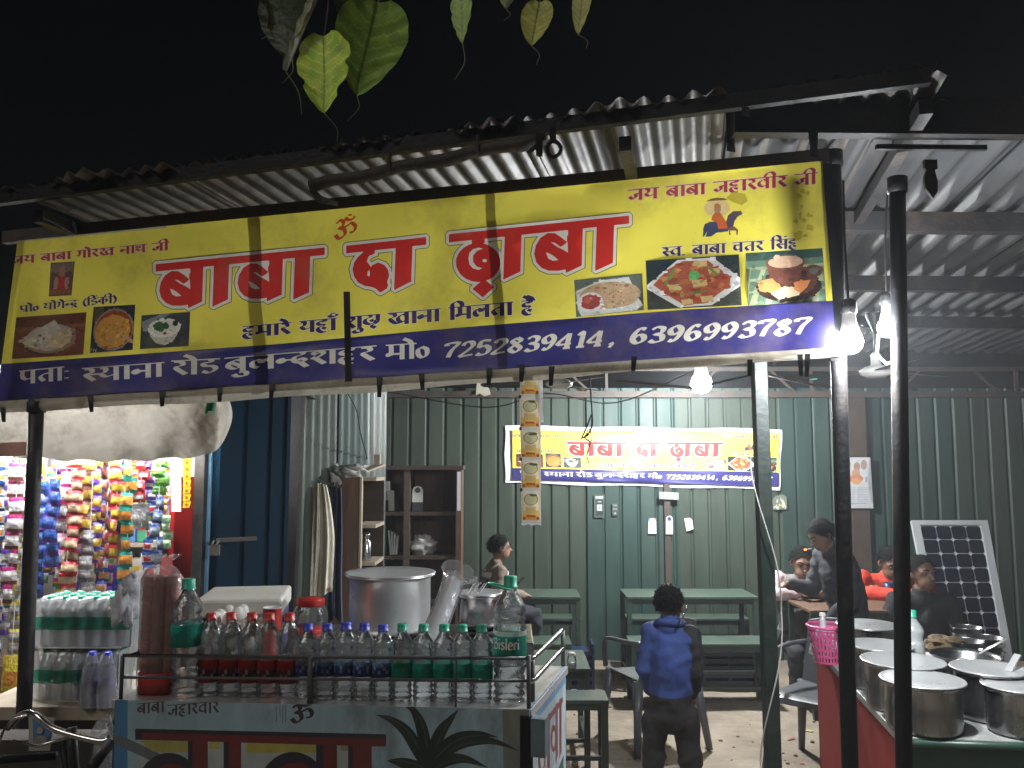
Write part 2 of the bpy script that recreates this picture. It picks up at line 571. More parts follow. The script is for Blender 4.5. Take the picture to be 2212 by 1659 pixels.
emitter('tube_glow', (0.97, 0.98, 1.0), 300.0)
emitter('ember', (1.0, 0.25, 0.05), 8.0)
emitter('led_green', (0.05, 0.8, 0.5), 1.5)

# ---------------------------------------------------------------- flat print: painted polygons cut into one sheet
def inside(poly, pts):
    x, y = pts[:, 0], pts[:, 1]
    w = np.zeros(len(pts), int)
    n = len(poly)
    for i in range(n):
        x0, y0 = poly[i]
        x1, y1 = poly[(i + 1) % n]
        if y0 == y1:
            continue
        up = (y0 <= y) & (y1 > y)
        dn = (y0 > y) & (y1 <= y)
        if not (up.any() or dn.any()):
            continue
        c = (x1 - x0) * (y - y0) - (x - x0) * (y1 - y0)
        w += (up & (c > 0)).astype(int) - (dn & (c < 0)).astype(int)
    return w != 0


def art(layers, frame, grid=0):
    """layers: [(polygon, colour)] painter's order; frame: outline polygon. Returns verts, tris, colours."""
    vs, es = [], []

    def addpoly(poly):
        b = len(vs)
        n = len(poly)
        vs.extend(Vector((p[0], p[1])) for p in poly)
        es.extend((b + i, b + (i + 1) % n) for i in range(n))
    addpoly(frame)
    for poly, c in layers:
        addpoly(poly)
    if grid:
        f = np.array(frame)
        x0, y0, x1, y1 = f[:, 0].min(), f[:, 1].min(), f[:, 0].max(), f[:, 1].max()
        nx = max(2, int((x1 - x0) / grid))
        ny = max(2, int((y1 - y0) / grid))
        for i in range(1, nx):
            for j in range(1, ny):
                vs.append(Vector((x0 + (x1 - x0) * (i + 0.13 * (j % 2)) / nx, y0 + (y1 - y0) * j / ny)))
    r = delaunay_2d_cdt(vs, es, [], 0, 1e-7)
    V = np.array([tuple(v) for v in r[0]])
    T = np.array([tuple(f) for f in r[2]], int)
    C = V[T].mean(axis=1)
    keep = inside(frame, C)
    T, C = T[keep], C[keep]
    col = np.zeros((len(T), 3))
    col[:] = 0.8
    for poly, c in layers:
        a = np.array([tuple(p)[:2] for p in poly])
        bb = (C[:, 0] >= a[:, 0].min()) & (C[:, 0] <= a[:, 0].max()) & (C[:, 1] >= a[:, 1].min()) & (C[:, 1] <= a[:, 1].max())
        idx = np.nonzero(bb)[0]
        if len(idx) == 0:
            continue
        ins = inside([tuple(p) for p in a], C[idx])
        col[idx[ins]] = c
    return V, T, col


def art_mesh(name, V, T, col, fn, mat, parent=None, smooth=True):
    me = bpy.data.meshes.new(name)
    me.from_pydata([tuple(fn(v[0], v[1])) for v in V], [], [tuple(int(i) for i in t) for t in T])
    me.materials.append(M[mat])
    ca = me.color_attributes.new('print', 'FLOAT_COLOR', 'CORNER')
    c4 = np.ones((len(T), 3, 4))
    c4[:, :, :3] = col[:, None, :]
    ca.data.foreach_set('color', c4.ravel())
    me.polygons.foreach_set('use_smooth', [smooth] * len(T))
    me.update()
    o = bpy.data.objects.new(name, me)
    COL.objects.link(o)
    if parent is not None:
        o.parent = parent
    return o


def rect(x0, y0, x1, y1):
    return [(x0, y0), (x1, y0), (x1, y1), (x0, y1)]


def ell(cx, cy, rx, ry=None, n=20, rot=0.0, wob=0.0, seed=1):
    ry = rx if ry is None else ry
    rnd = random.Random(seed)
    out = []
    for k in range(n):
        a = 2 * PI * k / n
        q = 1 + wob * (rnd.random() - 0.5)
        x, y = math.cos(a) * rx * q, math.sin(a) * ry * q
        out.append((cx + x * math.cos(rot) - y * math.sin(rot), cy + x * math.sin(rot) + y * math.cos(rot)))
    return out


def quadmap(q, poly):
    """polygon given in the unit square (y down) laid into a four-cornered picture q = TL, TR, BR, BL"""
    out = []
    for u, v in poly:
        a = Vector(q[0]) * (1 - u) + Vector(q[1]) * u
        b = Vector(q[3]) * (1 - u) + Vector(q[2]) * u
        p = a * (1 - v) + b * v
        out.append((p.x, p.y))
    return out


def offset(poly, d):
    """grow a simple polygon by d with limited mitres"""
    n = len(poly)
    area = sum(poly[i][0] * poly[(i + 1) % n][1] - poly[(i + 1) % n][0] * poly[i][1] for i in range(n))
    sgn = 1 if area > 0 else -1
    out = []
    for i in range(n):
        a, b, c = Vector(poly[i - 1]), Vector(poly[i]), Vector(poly[(i + 1) % n])
        e1, e2 = (b - a), (c - b)
        if e1.length < 1e-9 or e2.length < 1e-9:
            continue
        e1.normalize()
        e2.normalize()
        n1, n2 = Vector((e1.y, -e1.x)) * sgn, Vector((e2.y, -e2.x)) * sgn
        m = n1 + n2
        if m.length < 1e-6:
            m = n1.copy()
        m.normalize()
        k = max(0.55, m.dot(n1))
        if k < 0.8 and (e1.x * e2.y - e1.y * e2.x) * sgn > 0:      # round an outer corner with two points
            out.append(tuple(b + (n1 * 0.75 + m * 0.45).normalized() * d))
            out.append(tuple(b + (n2 * 0.75 + m * 0.45).normalized() * d))
        else:
            out.append(tuple(b + m * d / k))
    return out


# broad-pen letters: y 1 = headline, 0 = foot
ST = {}


def G(ch, adv, *strokes, head=True):
    ST[ch] = (adv, strokes, head)


_stem = lambda x: [(x, 1), (x, 0)]
_flag = lambda x, dx=0: [(x + dx, 1.0), (x - .10 + dx, 1.2), (x - .32 + dx, 1.36)]
_bowl = [(.58, .74), (.36, .80), (.14, .62), (.12, .36), (.32, .2), (.58, .34)]
G('A', .36, _stem(.18))
G('ba', .78, _stem(.58), _bowl, [(.2, .66), (.52, .36)])
G('va', .78, _stem(.58), _bowl)
G('na', .78, _stem(.58), [(.58, .52), (.26, .52), (.14, .62), (.07, .48), (.18, .36), (.28, .5)])
G('n-', .46, [(.5, .52), (.26, .52), (.14, .62), (.07, .48), (.18, .36), (.28, .5)])
G('ma', .84, _stem(.64), [(.2, 1), (.2, .36), (.08, .3), (.1, .44), (.22, .38)], [(.16, .38), (.64, .38)])
G('pa', .78, _stem(.58), [(.14, 1), (.13, .58), (.28, .36), (.58, .46)])
G('ya', .84, _stem(.64), [(.08, .92), (.26, .86), (.24, .64), (.12, .5), (.28, .3), (.64, .44)])
G('ta', .78, _stem(.58), [(.58, .66), (.3, .62), (.13, .4), (.28, .1)])
G('ra', .56, [(.08, .92), (.32, .9), (.36, .68), (.14, .52), (.46, .04)])
G('ga', .74, _stem(.56), [(.2, 1), (.2, .5), (.08, .38), (.22, .32)])
G('kha', 1.15, _stem(.95), [(.08, .92), (.32, .9), (.34, .68), (.12, .52), (.36, .16), (.6, .14)], [(.95, .74), (.74, .8), (.54, .6), (.54, .36), (.72, .2), (.95, .36)])
G('tha', .82, _stem(.62), [(.2, .9), (.08, .8), (.2, .7), (.32, .82), (.3, .62), (.12, .5), (.28, .3), (.62, .44)])
G('ja', .9, _stem(.7), [(.7, .58), (.42, .58), (.44, .34), (.26, .16), (.08, .36)])
G('I', .38, _stem(.18), [(.18, 1), (.2, 1.22), (.06, 1.42), (-.2, 1.36), (-.36, 1.04)])
G('i', .36, _stem(.18), [(.18, 1), (.2, 1.28), (.4, 1.44), (.62, 1.32), (.68, 1.04)])
G('o', .36, _stem(.18), _flag(.18))
G('e', 0, _flag(-.2))
G('er', 0, _flag(-.24))
G('ai', 0, _flag(-.28), _flag(-.28, .17))
G('u', 0, [(-.32, -.08), (-.1, -.1), (-.12, -.34), (-.38, -.36), (-.5, -.2)])
G('dot', 0, [(-.2, 1.24), (-.2, 1.34)])
G('can', 0, [(-.4, 1.32), (-.28, 1.18), (-.06, 1.2), (.02, 1.36)], [(-.2, 1.4), (-.2, 1.48)])
G(':', .3, [(.12, .62), (.12, .7)], [(.12, .12), (.12, .2)], head=False)
G('ha', .68, [(.44, 1), (.44, .84), (.2, .84), (.1, .7), (.2, .57), (.46, .58)], [(.46, .58), (.34, .44), (.14, .34), (.1, .12), (.28, -.08), (.5, -.06)], [(.3, .3), (.5, .2)])
G('sha', .9, _stem(.72), [(.2, .74), (.1, .86), (.26, .96), (.42, .78), (.16, .48), (.06, .56)], [(.16, .48), (.46, .06)])
G('la', .9, _stem(.72), [(.72, .56), (.56, .72), (.44, .5), (.3, .7), (.12, .54), (.14, .26), (.3, .14)])
G('da', .66, [(.4, 1), (.4, .84), (.16, .68), (.12, .42), (.3, .28), (.48, .42), (.34, .54), (.26, .42)], [(.32, .3), (.54, -.06)])
G('ddha', .82, [(.36, 1), (.36, .84), (.14, .68), (.1, .42), (.3, .26), (.5, .3), (.66, .5)], [(.4, .62), (.5, .5), (.74, .56), (.66, .3), (.44, .1), (.62, -.1)], [(.74, 1), (.74, .6)])
G('Dha', .66, [(.4, 1), (.4, .84), (.16, .7), (.1, .4), (.28, .12), (.52, .22), (.52, .46), (.34, .48), (.3, .32), (.4, .3)])
G('Da', .66, [(.38, 1), (.38, .82), (.14, .74), (.18, .56), (.46, .5), (.52, .28), (.32, .08), (.1, .18)])
G('s-', .56, [(.08, .92), (.3, .88), (.34, .66), (.12, .52), (.42, .08)], [(.18, .52), (.6, .52)])
G('sa', .86, _stem(.68), [(.08, .92), (.3, .88), (.34, .66), (.12, .52), (.42, .08)], [(.18, .52), (.68, .52)])
G('cha', .78, _stem(.58), [(.06, .74), (.58, .74)], [(.2, .72), (.14, .44), (.32, .22), (.58, .42)])
G('ka', .92, _stem(.44), [(.44, .7), (.2, .72), (.1, .48), (.24, .34), (.44, .54)], [(.44, .6), (.66, .7), (.78, .48), (.64, .24)])
G('r_', 0, [(-.2, .32), (-.5, .04)])
G('r_d', 0, [(-.4, .1), (-.56, -.06)])
G('z', .5, [(.24, .74), (.08, .56), (.1, .22), (.26, .06), (.42, .24), (.42, .58), (.24, .74)], head=False)
G('(', .34, [(.3, 1.1), (.12, .7), (.12, .3), (.3, -.1)], head=False)
G(')', .34, [(.06, 1.1), (.24, .7), (.24, .3), (.06, -.1)], head=False)
G('.', .26, [(.1, .02), (.1, .12)], head=False)
G(',', .4, [(.16, .14), (.2, .04), (.1, -.16)], head=False)
G(' ', .42, head=False)
G('0', .64, [(.3, .96), (.12, .74), (.12, .24), (.3, .02), (.48, .24), (.48, .74), (.3, .96)], head=False)
G('1', .56, [(.14, .78), (.32, .95), (.32, .02)], [(.16, .02), (.48, .02)], head=False)
G('2', .64, [(.1, .72), (.2, .92), (.42, .92), (.5, .7), (.34, .4), (.08, .04), (.36, .06), (.56, .1)], head=False)
G('3', .64, [(.1, .8), (.26, .95), (.48, .86), (.44, .6), (.24, .52), (.48, .42), (.5, .12), (.26, .02), (.08, .14)], head=False)
G('4', .66, [(.44, .95), (.06, .3), (.58, .3)], [(.44, .95), (.44, .02)], [(.3, .02), (.58, .02)], head=False)
G('5', .64, [(.54, .93), (.2, .93), (.14, .54), (.36, .6), (.54, .4), (.46, .1), (.24, .02), (.08, .12)], head=False)
G('6', .64, [(.5, .86), (.3, .92), (.12, .56), (.12, .2), (.3, .02), (.5, .2), (.46, .46), (.28, .52), (.13, .34)], head=False)
G('7', .64, [(.1, .78), (.12, .93), (.54, .93), (.34, .5), (.24, .02)], head=False)
G('8', .64, [(.3, .94), (.14, .76), (.3, .52), (.5, .26), (.32, .02), (.1, .22), (.28, .52), (.46, .76), (.3, .94)], head=False)
G('9', .64, [(.12, .1), (.3, .04), (.48, .4), (.5, .74), (.32, .95), (.12, .76), (.16, .5), (.34, .46), (.49, .64)], head=False)
G('om', 1.2, [(.06, .8), (.24, .96), (.42, .84), (.36, .62), (.2, .54), (.44, .44), (.48, .14), (.22, -.06), (.0, .16)], [(.36, .52), (.6, .62), (.8, .74), (1.0, .56), (.94, .28), (.72, .2)],
  [(.5, 1.08), (.66, .94), (.88, .98), (.98, 1.12)], [(.74, 1.16), (.74, 1.26)], head=False)
LAT = {
    'B': (.62, [(.12, .95), (.12, 0)], [(.12, .95), (.42, .9), (.42, .58), (.14, .52)], [(.14, .52), (.52, .44), (.5, .08), (.12, 0)]),
    'i': (.28, [(.14, .62), (.14, 0)], [(.14, .8), (.14, .9)]),
    's': (.46, [(.4, .54), (.22, .64), (.08, .5), (.24, .34), (.4, .18), (.24, 0), (.06, .1)]),
    'l': (.28, [(.14, 1), (.14, 0)]),
    'e': (.52, [(.08, .34), (.44, .36), (.38, .58), (.2, .62), (.07, .36), (.16, .04), (.44, .08)]),
    'r': (.4, [(.12, .62), (.12, 0)], [(.12, .4), (.24, .6), (.38, .58)]),
    'p': (.54, [(.12, .62), (.12, -.3)], [(.12, .5), (.36, .62), (.46, .3), (.3, 0), (.12, .1)]),
    'a': (.52, [(.4, .6), (.4, 0)], [(.4, .5), (.2, .6), (.08, .3), (.2, 0), (.4, .14)]),
    'n': (.54, [(.12, .62), (.12, 0)], [(.12, .46), (.32, .62), (.42, .42), (.42, 0)]),
    'd': (.54, [(.42, 1), (.42, 0)], [(.42, .5), (.22, .6), (.08, .3), (.2, 0), (.42, .14)]),
    'F': (.54, [(.12, .95), (.12, 0)], [(.12, .95), (.48, .95)], [(.12, .5), (.4, .5)]),
    'y': (.5, [(.08, .62), (.26, .06)], [(.46, .62), (.16, -.3)]),
    'A': (.66, [(.06, 0), (.32, .95), (.58, 0)], [(.16, .34), (.48, .34)]),
}
for k, v in LAT.items():
    ST['L' + k] = (v[0], v[1:], False)


def stroke_poly(pts, w, ang, thin, n=5, flatcut=True):
    pts = catmull([(p[0], p[1], 0) for p in pts], n) if len(pts) > 2 else [Vector((p[0], p[1], 0)) for p in pts]
    L, R = [], []
    for i, p in enumerate(pts):
        d = pts[min(i + 1, len(pts) - 1)] - pts[max(i - 1, 0)]
        if d.length < 1e-9:
            continue
        d.normalize()
        th = math.atan2(d.y, d.x)
        h = math.sqrt((w / 2 * math.sin(th - ang)) ** 2 + (thin / 2) ** 2)
        nn = Vector((-d.y, d.x, 0))
        L.append(p + nn * h)
        R.append(p - nn * h)
    return [(q.x, q.y) for q in L] + [(q.x, q.y) for q in reversed(R)]


def text_polys(glyphs, a, b, ha, hb, w=.21, ang=math.radians(28), thin=.06, head_t=.075, slant=0.0, fit=True):
    """glyph names laid along the headline a -> b (photo raster, y down), body height ha..hb"""
    total = sum(ST[g][0] for g in glyphs)
    a, b = Vector(a), Vector(b)
    out = []

    def xf(x, y):
        s = x / total
        h = ha + (hb - ha) * s
        p = a.lerp(b, s)
        return (p.x + slant * h * (y - .5), p.y + (1 - y) * h)
    x = 0.0
    run = None
    for g in list(glyphs) + [' ']:
        adv, strokes, hd = ST[g]
        if hd and adv > 0 and run is None:
            run = x
        if not hd and run is not None:
            x1 = x + .02
            out.append([xf(run - .02, 1 + head_t / 2), xf(x1, 1 + head_t / 2), xf(x1, 1 - head_t / 2), xf(run - .02, 1 - head_t / 2)])
            run = None
        for s in strokes:
            out.append([xf(px + x, py) for px, py in stroke_poly(s, w, ang, thin)])
        x += adv
    return out

# ---------------------------------------------------------------- ground
mb = MB()
xs = [-60, -25, -12, -7] + [-5 + i * 0.14 for i in range(79)] + [7, 12, 25, 60]
ys = [-30, -10, -3, 0, 1.2] + [1.6 + i * 0.12 for i in range(58)] + [9.5, 12, 20, 40, 110]


def gz(x, y):
    if not (-6 < x < 7 and 1.2 < y < 9.2):
        return 0.0
    z = 0.022 * noise.noise(Vector((x * 0.9, y * 0.9, 0.3))) + 0.012 * noise.noise(Vector((x * 3.1, y * 3.1, 4.0)))
    return z - 0.018


gv = [(x, y, gz(x, y)) for y in ys for x in xs]
nx = len(xs)
mb.smooth = True
mb.add(gv, [(j * nx + i, j * nx + i + 1, (j + 1) * nx + i + 1, (j + 1) * nx + i) for j in range(len(ys) - 1) for i in range(nx - 1)])
ground = mb.build('ground', 'dirt_floor', kind='structure')
bm_ = MB()
bm_.box((0, 0, -0.03), (0.215, 0.10, 0.07))
bricks0 = bm_.build('brick', 'brick', ground, bevel=0.008)
rb = random.Random(3)
first = True
for iy in range(7):
    for ix in range(7):
        if rb.random() < 0.35:
            continue
        x = 0.3 + ix * 0.232 + (iy % 2) * 0.11 + rb.uniform(-.012, .012)
        y = 4.25 + iy * 0.118 + rb.uniform(-.008, .008)
        o = bricks0 if first else bricks0.copy()
        if not first:
            COL.objects.link(o)
            o.parent = ground
        first = False
        o.location = (x, y, rb.uniform(-.014, .002))
        o.rotation_euler = (rb.uniform(-.04, .04), rb.uniform(-.04, .04), rb.uniform(-.08, .08) + 0.1)

# small stones and litter on the floor
lit = MB()
for k in range(150):
    x, y = rb.uniform(0.1, 2.2), rb.uniform(4.0, 7.4)
    r = rb.uniform(.004, .014)
    lit.blob((x, y, gz(x, y) + r * .4), (r * 1.3, r, r * .7), n=6, amp=.5, seed=k)
lt = MB()
for k in range(26):
    x, y = rb.uniform(0.2, 2.3), rb.uniform(4.1, 7.3)
    lt.col = rb.choice([(.6, .58, .52), (.5, .46, .4), (.45, .1, .08), (.2, .3, .5), (.6, .5, .2)])
    w_, h_, a_ = rb.uniform(.012, .035), rb.uniform(.01, .025), rb.uniform(0, 3)
    ca_, sa_ = math.cos(a_), math.sin(a_)
    z_ = gz(x, y) + .004
    lt.add([(x + ca_ * p - sa_ * q, y + sa_ * p + ca_ * q, z_ + rb.uniform(0, .008)) for p, q in ((-w_, -h_), (w_, -h_ * .8), (w_ * .9, h_), (-w_ * .8, h_ * .9))], [(0, 1, 2, 3)])
tag(lt.build('litter', 'print', kind='stuff'), 'scraps of paper and wrappers dropped on the floor', 'litter')
tag(lit.build('grit', 'brick', kind='stuff'), 'loose grit scattered over the dirt floor', 'grit')

# ---------------------------------------------------------------- corrugated roof over the eating shed
E0, E1 = P(40, 432, 3.1), P(1795, 203, 2.45)
al = (E1 - E0)
ROOF_L = al.length + .30
al.normalize()
bk = Vector((0, 0, 1)).cross(al)
bk.z = 0
bk.normalize()
ROOF_D = 5.6


def roofpt(s, t, off=0.0):
    p = E0 + al * s + bk * t
    q = t / ROOF_D
    z0 = p.z
    p.z = z0 * (1 - q) + (2.80) * q + off
    return p


def corr_sheet(mb, org, du, dv, wid, length, pitch, amp, up, nseg=6, rows=14, jag=0.0, seed=0, trap=False):
    """corrugated sheet: ridges run along dv"""
    n = max(4, int(wid / pitch * nseg))

    def fn(u, v):
        x = u * wid
        ph = x / pitch
        if trap:
            f = ph % 1.0
            h = amp * (1 if f < .80 else (1 - (f - .80) / .05 * 2 if f < .85 else (-1 if f < .95 else -1 + (f - .95) / .05 * 2)))
        else:
            h = amp * math.sin(2 * PI * ph)
        e = jag * noise.noise(Vector((x * 4, seed, 0))) * (1 - v)
        w = 0.012 * noise.noise(Vector((x * 1.3, v * length * 1.1, seed * 2.0)))
        return org(x, v * length + e) + up * (h + w)
    mb.sheet(fn, n, rows)


roof = thing('tin_awning', 'rusty corrugated tin awning above the banner and eating shed', 'awning', E0)
roof['kind'] = 'thing'
nsh = 5
sw = ROOF_L / nsh
for i in range(nsh):
    m = MB()
    o0 = i * sw - 0.04
    ex = rb.uniform(-.05, .05)
    corr_sheet(m, lambda x, t, o0=o0, i=i, ex=ex: roofpt(o0 + x, t + ex, 0.036 + 0.005 * (i % 2)), None, None, sw + .08, ROOF_D, 0.076, 0.0135, Vector((0, 0, 1)), seed=i, jag=.08)
    m.build('roof_sheet', 'roof_steel', roof, world=True)
    m = MB()      # a second, upper lap that peeks over the eave
    corr_sheet(m, lambda x, t, o0=o0, i=i: roofpt(o0 + x + .02, t + .045, 0.068 + 0.006 * noise.noise(Vector((i * 2.2, x * 2, 0)))), None, None, sw + .04, 1.4, 0.076, 0.0135, Vector((0, 0, 1)), seed=i + 9, rows=5, jag=.06)
    m.build('roof_sheet', 'roof_steel', roof, world=True)
m = MB()
m.beam(roofpt(-.1, .0, .014), roofpt(ROOF_L - .02, .0, .014), .03, .048)
m.build('eave_beam', 'black_steel', roof, world=True)
for t in (1.3, 2.5, 3.7, 4.9):
    m = MB()
    m.beam(roofpt(-.1, t, -.005), roofpt(ROOF_L + .05, t, -.005), .05, .06)
    m.build('purlin', 'dark_steel', roof, world=True)
# rafters
for s in (.05, 2.32, ROOF_L - .02):
    m = MB()
    m.beam(roofpt(s, .05, -.055), roofpt(s, ROOF_D, -.06), .04, .05)
    m.build('rafter', 'dark_steel', roof, world=True)
# bamboo pole slung under the eave
a, b_ = P(672, 402, 2.83), P(1180, 298, 2.60)
m = MB()
pts = [a.lerp(b_, k / 10) + Vector((0, 0, .006 * math.sin(k * 1.9))) for k in range(11)]
m.tube(pts, [.021 + (.003 if k % 3 == 0 else 0) for k in range(11)], n=9)
m.tube([a + Vector((.0, -.002, -.01)), a + Vector((.03, .01, -.045)), a + Vector((.09, .03, -.055))], [.010, .014, .008], n=7)
for q in (.35, .72):
    c = a.lerp(b_, q)
    m.tube([c + Vector((.0, -.027, -.02)), c + Vector((.004, -.026, .03)), c + Vector((.004, .01, .06))], .006, n=5)
solo(m, 'bamboo_pole', 'bamboo', 'dark wooden pole lashed beneath the roof eave above the om sign', 'pole', loc=a)

# the two dangling iron hooks that look like a 1 and a 0
c = P(1165, 300, 2.58)
m = MB()
m.box(c + Vector((0, 0, -.02)), (.022, .010, .075))
m.beam(c + Vector((-.004, 0, -.02)), c + Vector((-.034, 0, -.045)), .010, .012)
solo(m, 'iron_clamp', 'black_steel', 'small black strip clamp hanging under the eave beside a ring', 'clamp', loc=c + Vector((0, 0, .02)))
c = P(1197, 322, 2.58)
m = MB()
m.tube([c + Vector((math.cos(q) * .022, .004 * math.sin(q * 2), math.sin(q) * .026)) for q in [k * PI / 9 for k in range(19)]], .007, n=6)
m.box(c + Vector((-.004, 0, .045)), (.02, .012, .05))
solo(m, 'iron_ring', 'black_steel', 'small black iron ring hanging from the middle of the eave', 'ring', loc=c + Vector((0, 0, .05)))
for (x, y, d, L, lab) in ((1577, 245, 2.62, .17, 'dark cloth strip knotted to the eave above the horseman picture'), (1610, 225, 2.50, .08, 'short dark strap end dangling from the eave over the banner'), (1757, 300, 2.56, .10, 'dark looped strap hanging beside the top corner of the banner')):
    c = P(x, y, d)
    m = MB()
    m.sheet(lambda u, v, c=c, L=L: c + Vector(((u - .5) * .034 * (1 - .3 * math.sin(v * 3)), .006 * math.sin(v * 5 + u * 3), .04 - v * L)), 3, 7)
    solo(m, 'hanging_strap', 'strap', lab, 'strap', 'strap ends hanging under the roof edge', loc=c)

# ---------------------------------------------------------------- lower awning over the cooking counter (right)
R0, R1 = P(1812, 292, 2.62), P(2320, 296, 2.62)
ral = (R1 - R0)
RL = ral.length
ral.normalize()
rbk = Vector((0.19, 0.98, 0)).normalized()
awn = thing('counter_awning', 'grey corrugated steel awning over the pots beside the banner', 'awning', R0)


def awnpt(s, t, off=0.0):
    p = R0 + ral * s + rbk * t
    p.z = p.z + off - 0.006 * t
    return p


for i in range(9):
    m = MB()
    o0 = -0.35 + i * .52
    corr_sheet(m, lambda x, t, o0=o0, i=i: awnpt(o0 + x, t - .05 * (i % 2), 0.07 + .006 * (i % 2)), None, None, .58, 5.4, 0.125, 0.022, Vector((0, 0, 1)), seed=i + 30, jag=.04)
    m.build('roof_sheet', 'roof_steel_clean', awn, world=True)
m = MB()
m.beam(awnpt(-.35, -.035, .045), awnpt(RL + 2.4, -.035, .045), .05, .125)
m.build('front_beam', 'black_steel', awn, world=True)
m = MB()
m.beam(awnpt(.12, .0, -.04), awnpt(.48, .0, -.04), .016, .016)
m.build('hanger_bar', 'black_steel', awn, world=True)
for t in (.95, 2.15, 3.4):
    m = MB()
    m.beam(awnpt(-.4, t, -.005), awnpt(RL + 2.8, t, -.005), .06, .085)
    m.build('purlin', 'dark_steel', awn, world=True)
# curled sheet end that catches the light above the corner
c = P(1960, 205, 2.45)
m = MB()
m.sheet(lambda u, v: c + Vector((.02 * math.sin(v * 2.4) + .005 * u, .03 * u, -.05 + v * .11 - .01 * u)), 2, 10)
m.build('curled_flashing', 'roof_steel_clean', awn, world=True)
# hook plate
c = P(2010, 385, 2.58)
m = MB()
pl = [(-.02, .06), (.022, .06), (.022, .03), (.012, .025), (.02, -.01), (.018, -.045), (.002, -.068), (-.02, -.035), (-.022, .0), (-.014, .025), (-.02, .032)]
m.prism(pl, -.006, .006, Matrix.Translation(c) @ Matrix.Rotation(PI / 2, 4, 'X'))
m.prism([(-.008, -.03), (.004, -.03), (.006, -.008), (-.006, -.008)], .0062, .0072, Matrix.Translation(c) @ Matrix.Rotation(PI / 2, 4, 'X'))
solo(m, 'iron_hook', 'black_steel', 'black iron hook plate hanging under the grey awning', 'hook', loc=c + Vector((0, 0, .06)))

# ---------------------------------------------------------------- posts
def post(name, x0, y0, x1, y1, d, w, mat, label, square=False, ztop=None):
    a, b = P(x0, y0, d), P(x1, y1, d)
    k = (0 - a.z) / (b.z - a.z)
    base = a + (b - a) * k
    base.z = -0.03
    top = a if ztop is None else a + (b - a) * ((ztop - a.z) / (b.z - a.z))
    t = thing(name, label, 'post', base, group='posts that carry the roof')
    m = MB()
    if square:
        m.beam(base, top, w, w, up=(0, 1, 0))
    else:
        m.tube([base.lerp(top, q / 6) for q in range(7)], w / 2, n=14)
    m.build('shaft', mat, t, world=True, bevel=.004 if square else 0)
    m = MB()
    m.tube([base.lerp(top, .985), top + (top - base).normalized() * .012], w / 2 * 1.25, n=14)
    m.build('top_collar', mat, t, world=True)
    return t, base, top


pl_, _, _ = post('roof_post', 79, 876, 47, 1659, 3.33, .056, 'dark_steel', 'dark steel pipe post in front of the hanging snack packets', ztop=2.0)
p1_, _, _ = post('roof_post', 1797, 260, 1836, 1659, 2.86, .054, 'black_steel', 'black pipe post at the end of the yellow banner', ztop=2.86)
p2_, _, _ = post('roof_post', 1938, 345, 1952, 1659, 2.74, .052, 'black_steel', 'black pipe post in front of the front cooking pot', ztop=2.72)
p3_, b3, t3 = post('roof_post', 1640, 810, 1670, 1659, 3.62, .060, 'post_green', 'green post with a pale wire wound around it', square=True, ztop=2.66)
m = MB()
pts = []
for k in range(60):
    q = k / 59
    p = b3.lerp(t3, q * .66 + .02)
    a_ = q * 9.0 + .6
    pts.append(p + Vector((math.cos(a_) * .055, -abs(math.sin(a_)) * .05 - .008, 0)))
m.tube(pts, .0032, n=5)
solo(m, 'wire', 'wire_white', 'pale wire spiralling around the green post', 'wire', loc=b3)
# collar plates on the black post
# ---------------------------------------------------------------- back wall
WY = 7.85
bw0, bw1 = PX(815, WY), PX(2330, WY)
wall = thing('corrugated_wall', 'dark green corrugated steel wall behind the benches', 'wall', (bw0, WY, 0))
wall['kind'] = 'thing'
x = bw0
i = 0
rw = random.Random(11)
while x < bw1:
    wdt = rw.choice([.664, .83, .83, .996])
    mat = 'teal_steel' if rw.random() < .32 else 'green_steel'
    m = MB()
    corr_sheet(m, lambda u, t, x=x, i=i: Vector((x + u, WY + .010 * (i % 2), -.05 + t)), None, None, wdt + .03, 2.55, 0.166, 0.009, Vector((0, -1, 0)), nseg=20, rows=6, seed=i + 60, trap=True)
    for q in range(len(m.sm)):
        m.sm[q] = False
    m.build('wall_sheet', mat, wall, world=True)
    x += wdt
    i += 1
m = MB()
m.box((PX(1436, WY - .05), WY - .04, .80), (.055, .05, 1.6))
m.build('door_stile', 'brown_steel', wall, world=True)
m = MB()
c = P(1858, 1100, WY - .03)
m.box((c.x, WY - .035, 1.2), (.16, .03, 2.4))
m.build('brown_board', 'brown_steel', wall, world=True)
zb = P(1400, 852, WY - .1).z
m = MB()
m.beam((bw0 - .1, WY - .1, zb), (bw1, WY - .1, zb), .05, .06)
m.build('top_rail', 'rust_steel', wall, world=True)
m = MB()
m.beam((bw0 - .1, WY - .1, zb + .24), (bw1, WY - .1, zb + .24), .035, .04)
m.build('truss_chord', 'rust_steel', wall, world=True)
for k in range(7):
    xx = bw0 + .1 + k * .96
    m = MB()
    m.beam((xx, WY - .1, zb + .02), (xx + (.24 if k % 2 else -.24), WY - .1, zb + .24), .02, .02)
    m.build('truss_brace', 'rust_steel', wall, world=True)
    if k % 2 == 0:
        m = MB()
        m.beam((xx + .15, WY - .12, zb + .02), (xx + .15, WY - .12, zb + .24), .025, .025)
        m.build('truss_upright', 'rust_steel', wall, world=True)
# diagonal rods of the inner truss, in front of the bulb
m = MB()
m.tube([P(1330, 822, 6.2), P(1500, 838, 6.2), P(1640, 806, 6.2)], .011, n=6)
m.build('tie_rod', 'rust_steel', wall, world=True)
m = MB()
m.tube([P(1640, 806, 6.2), P(1790, 838, 6.2)], .011, n=6)
m.build('tie_rod', 'rust_steel', wall, world=True)

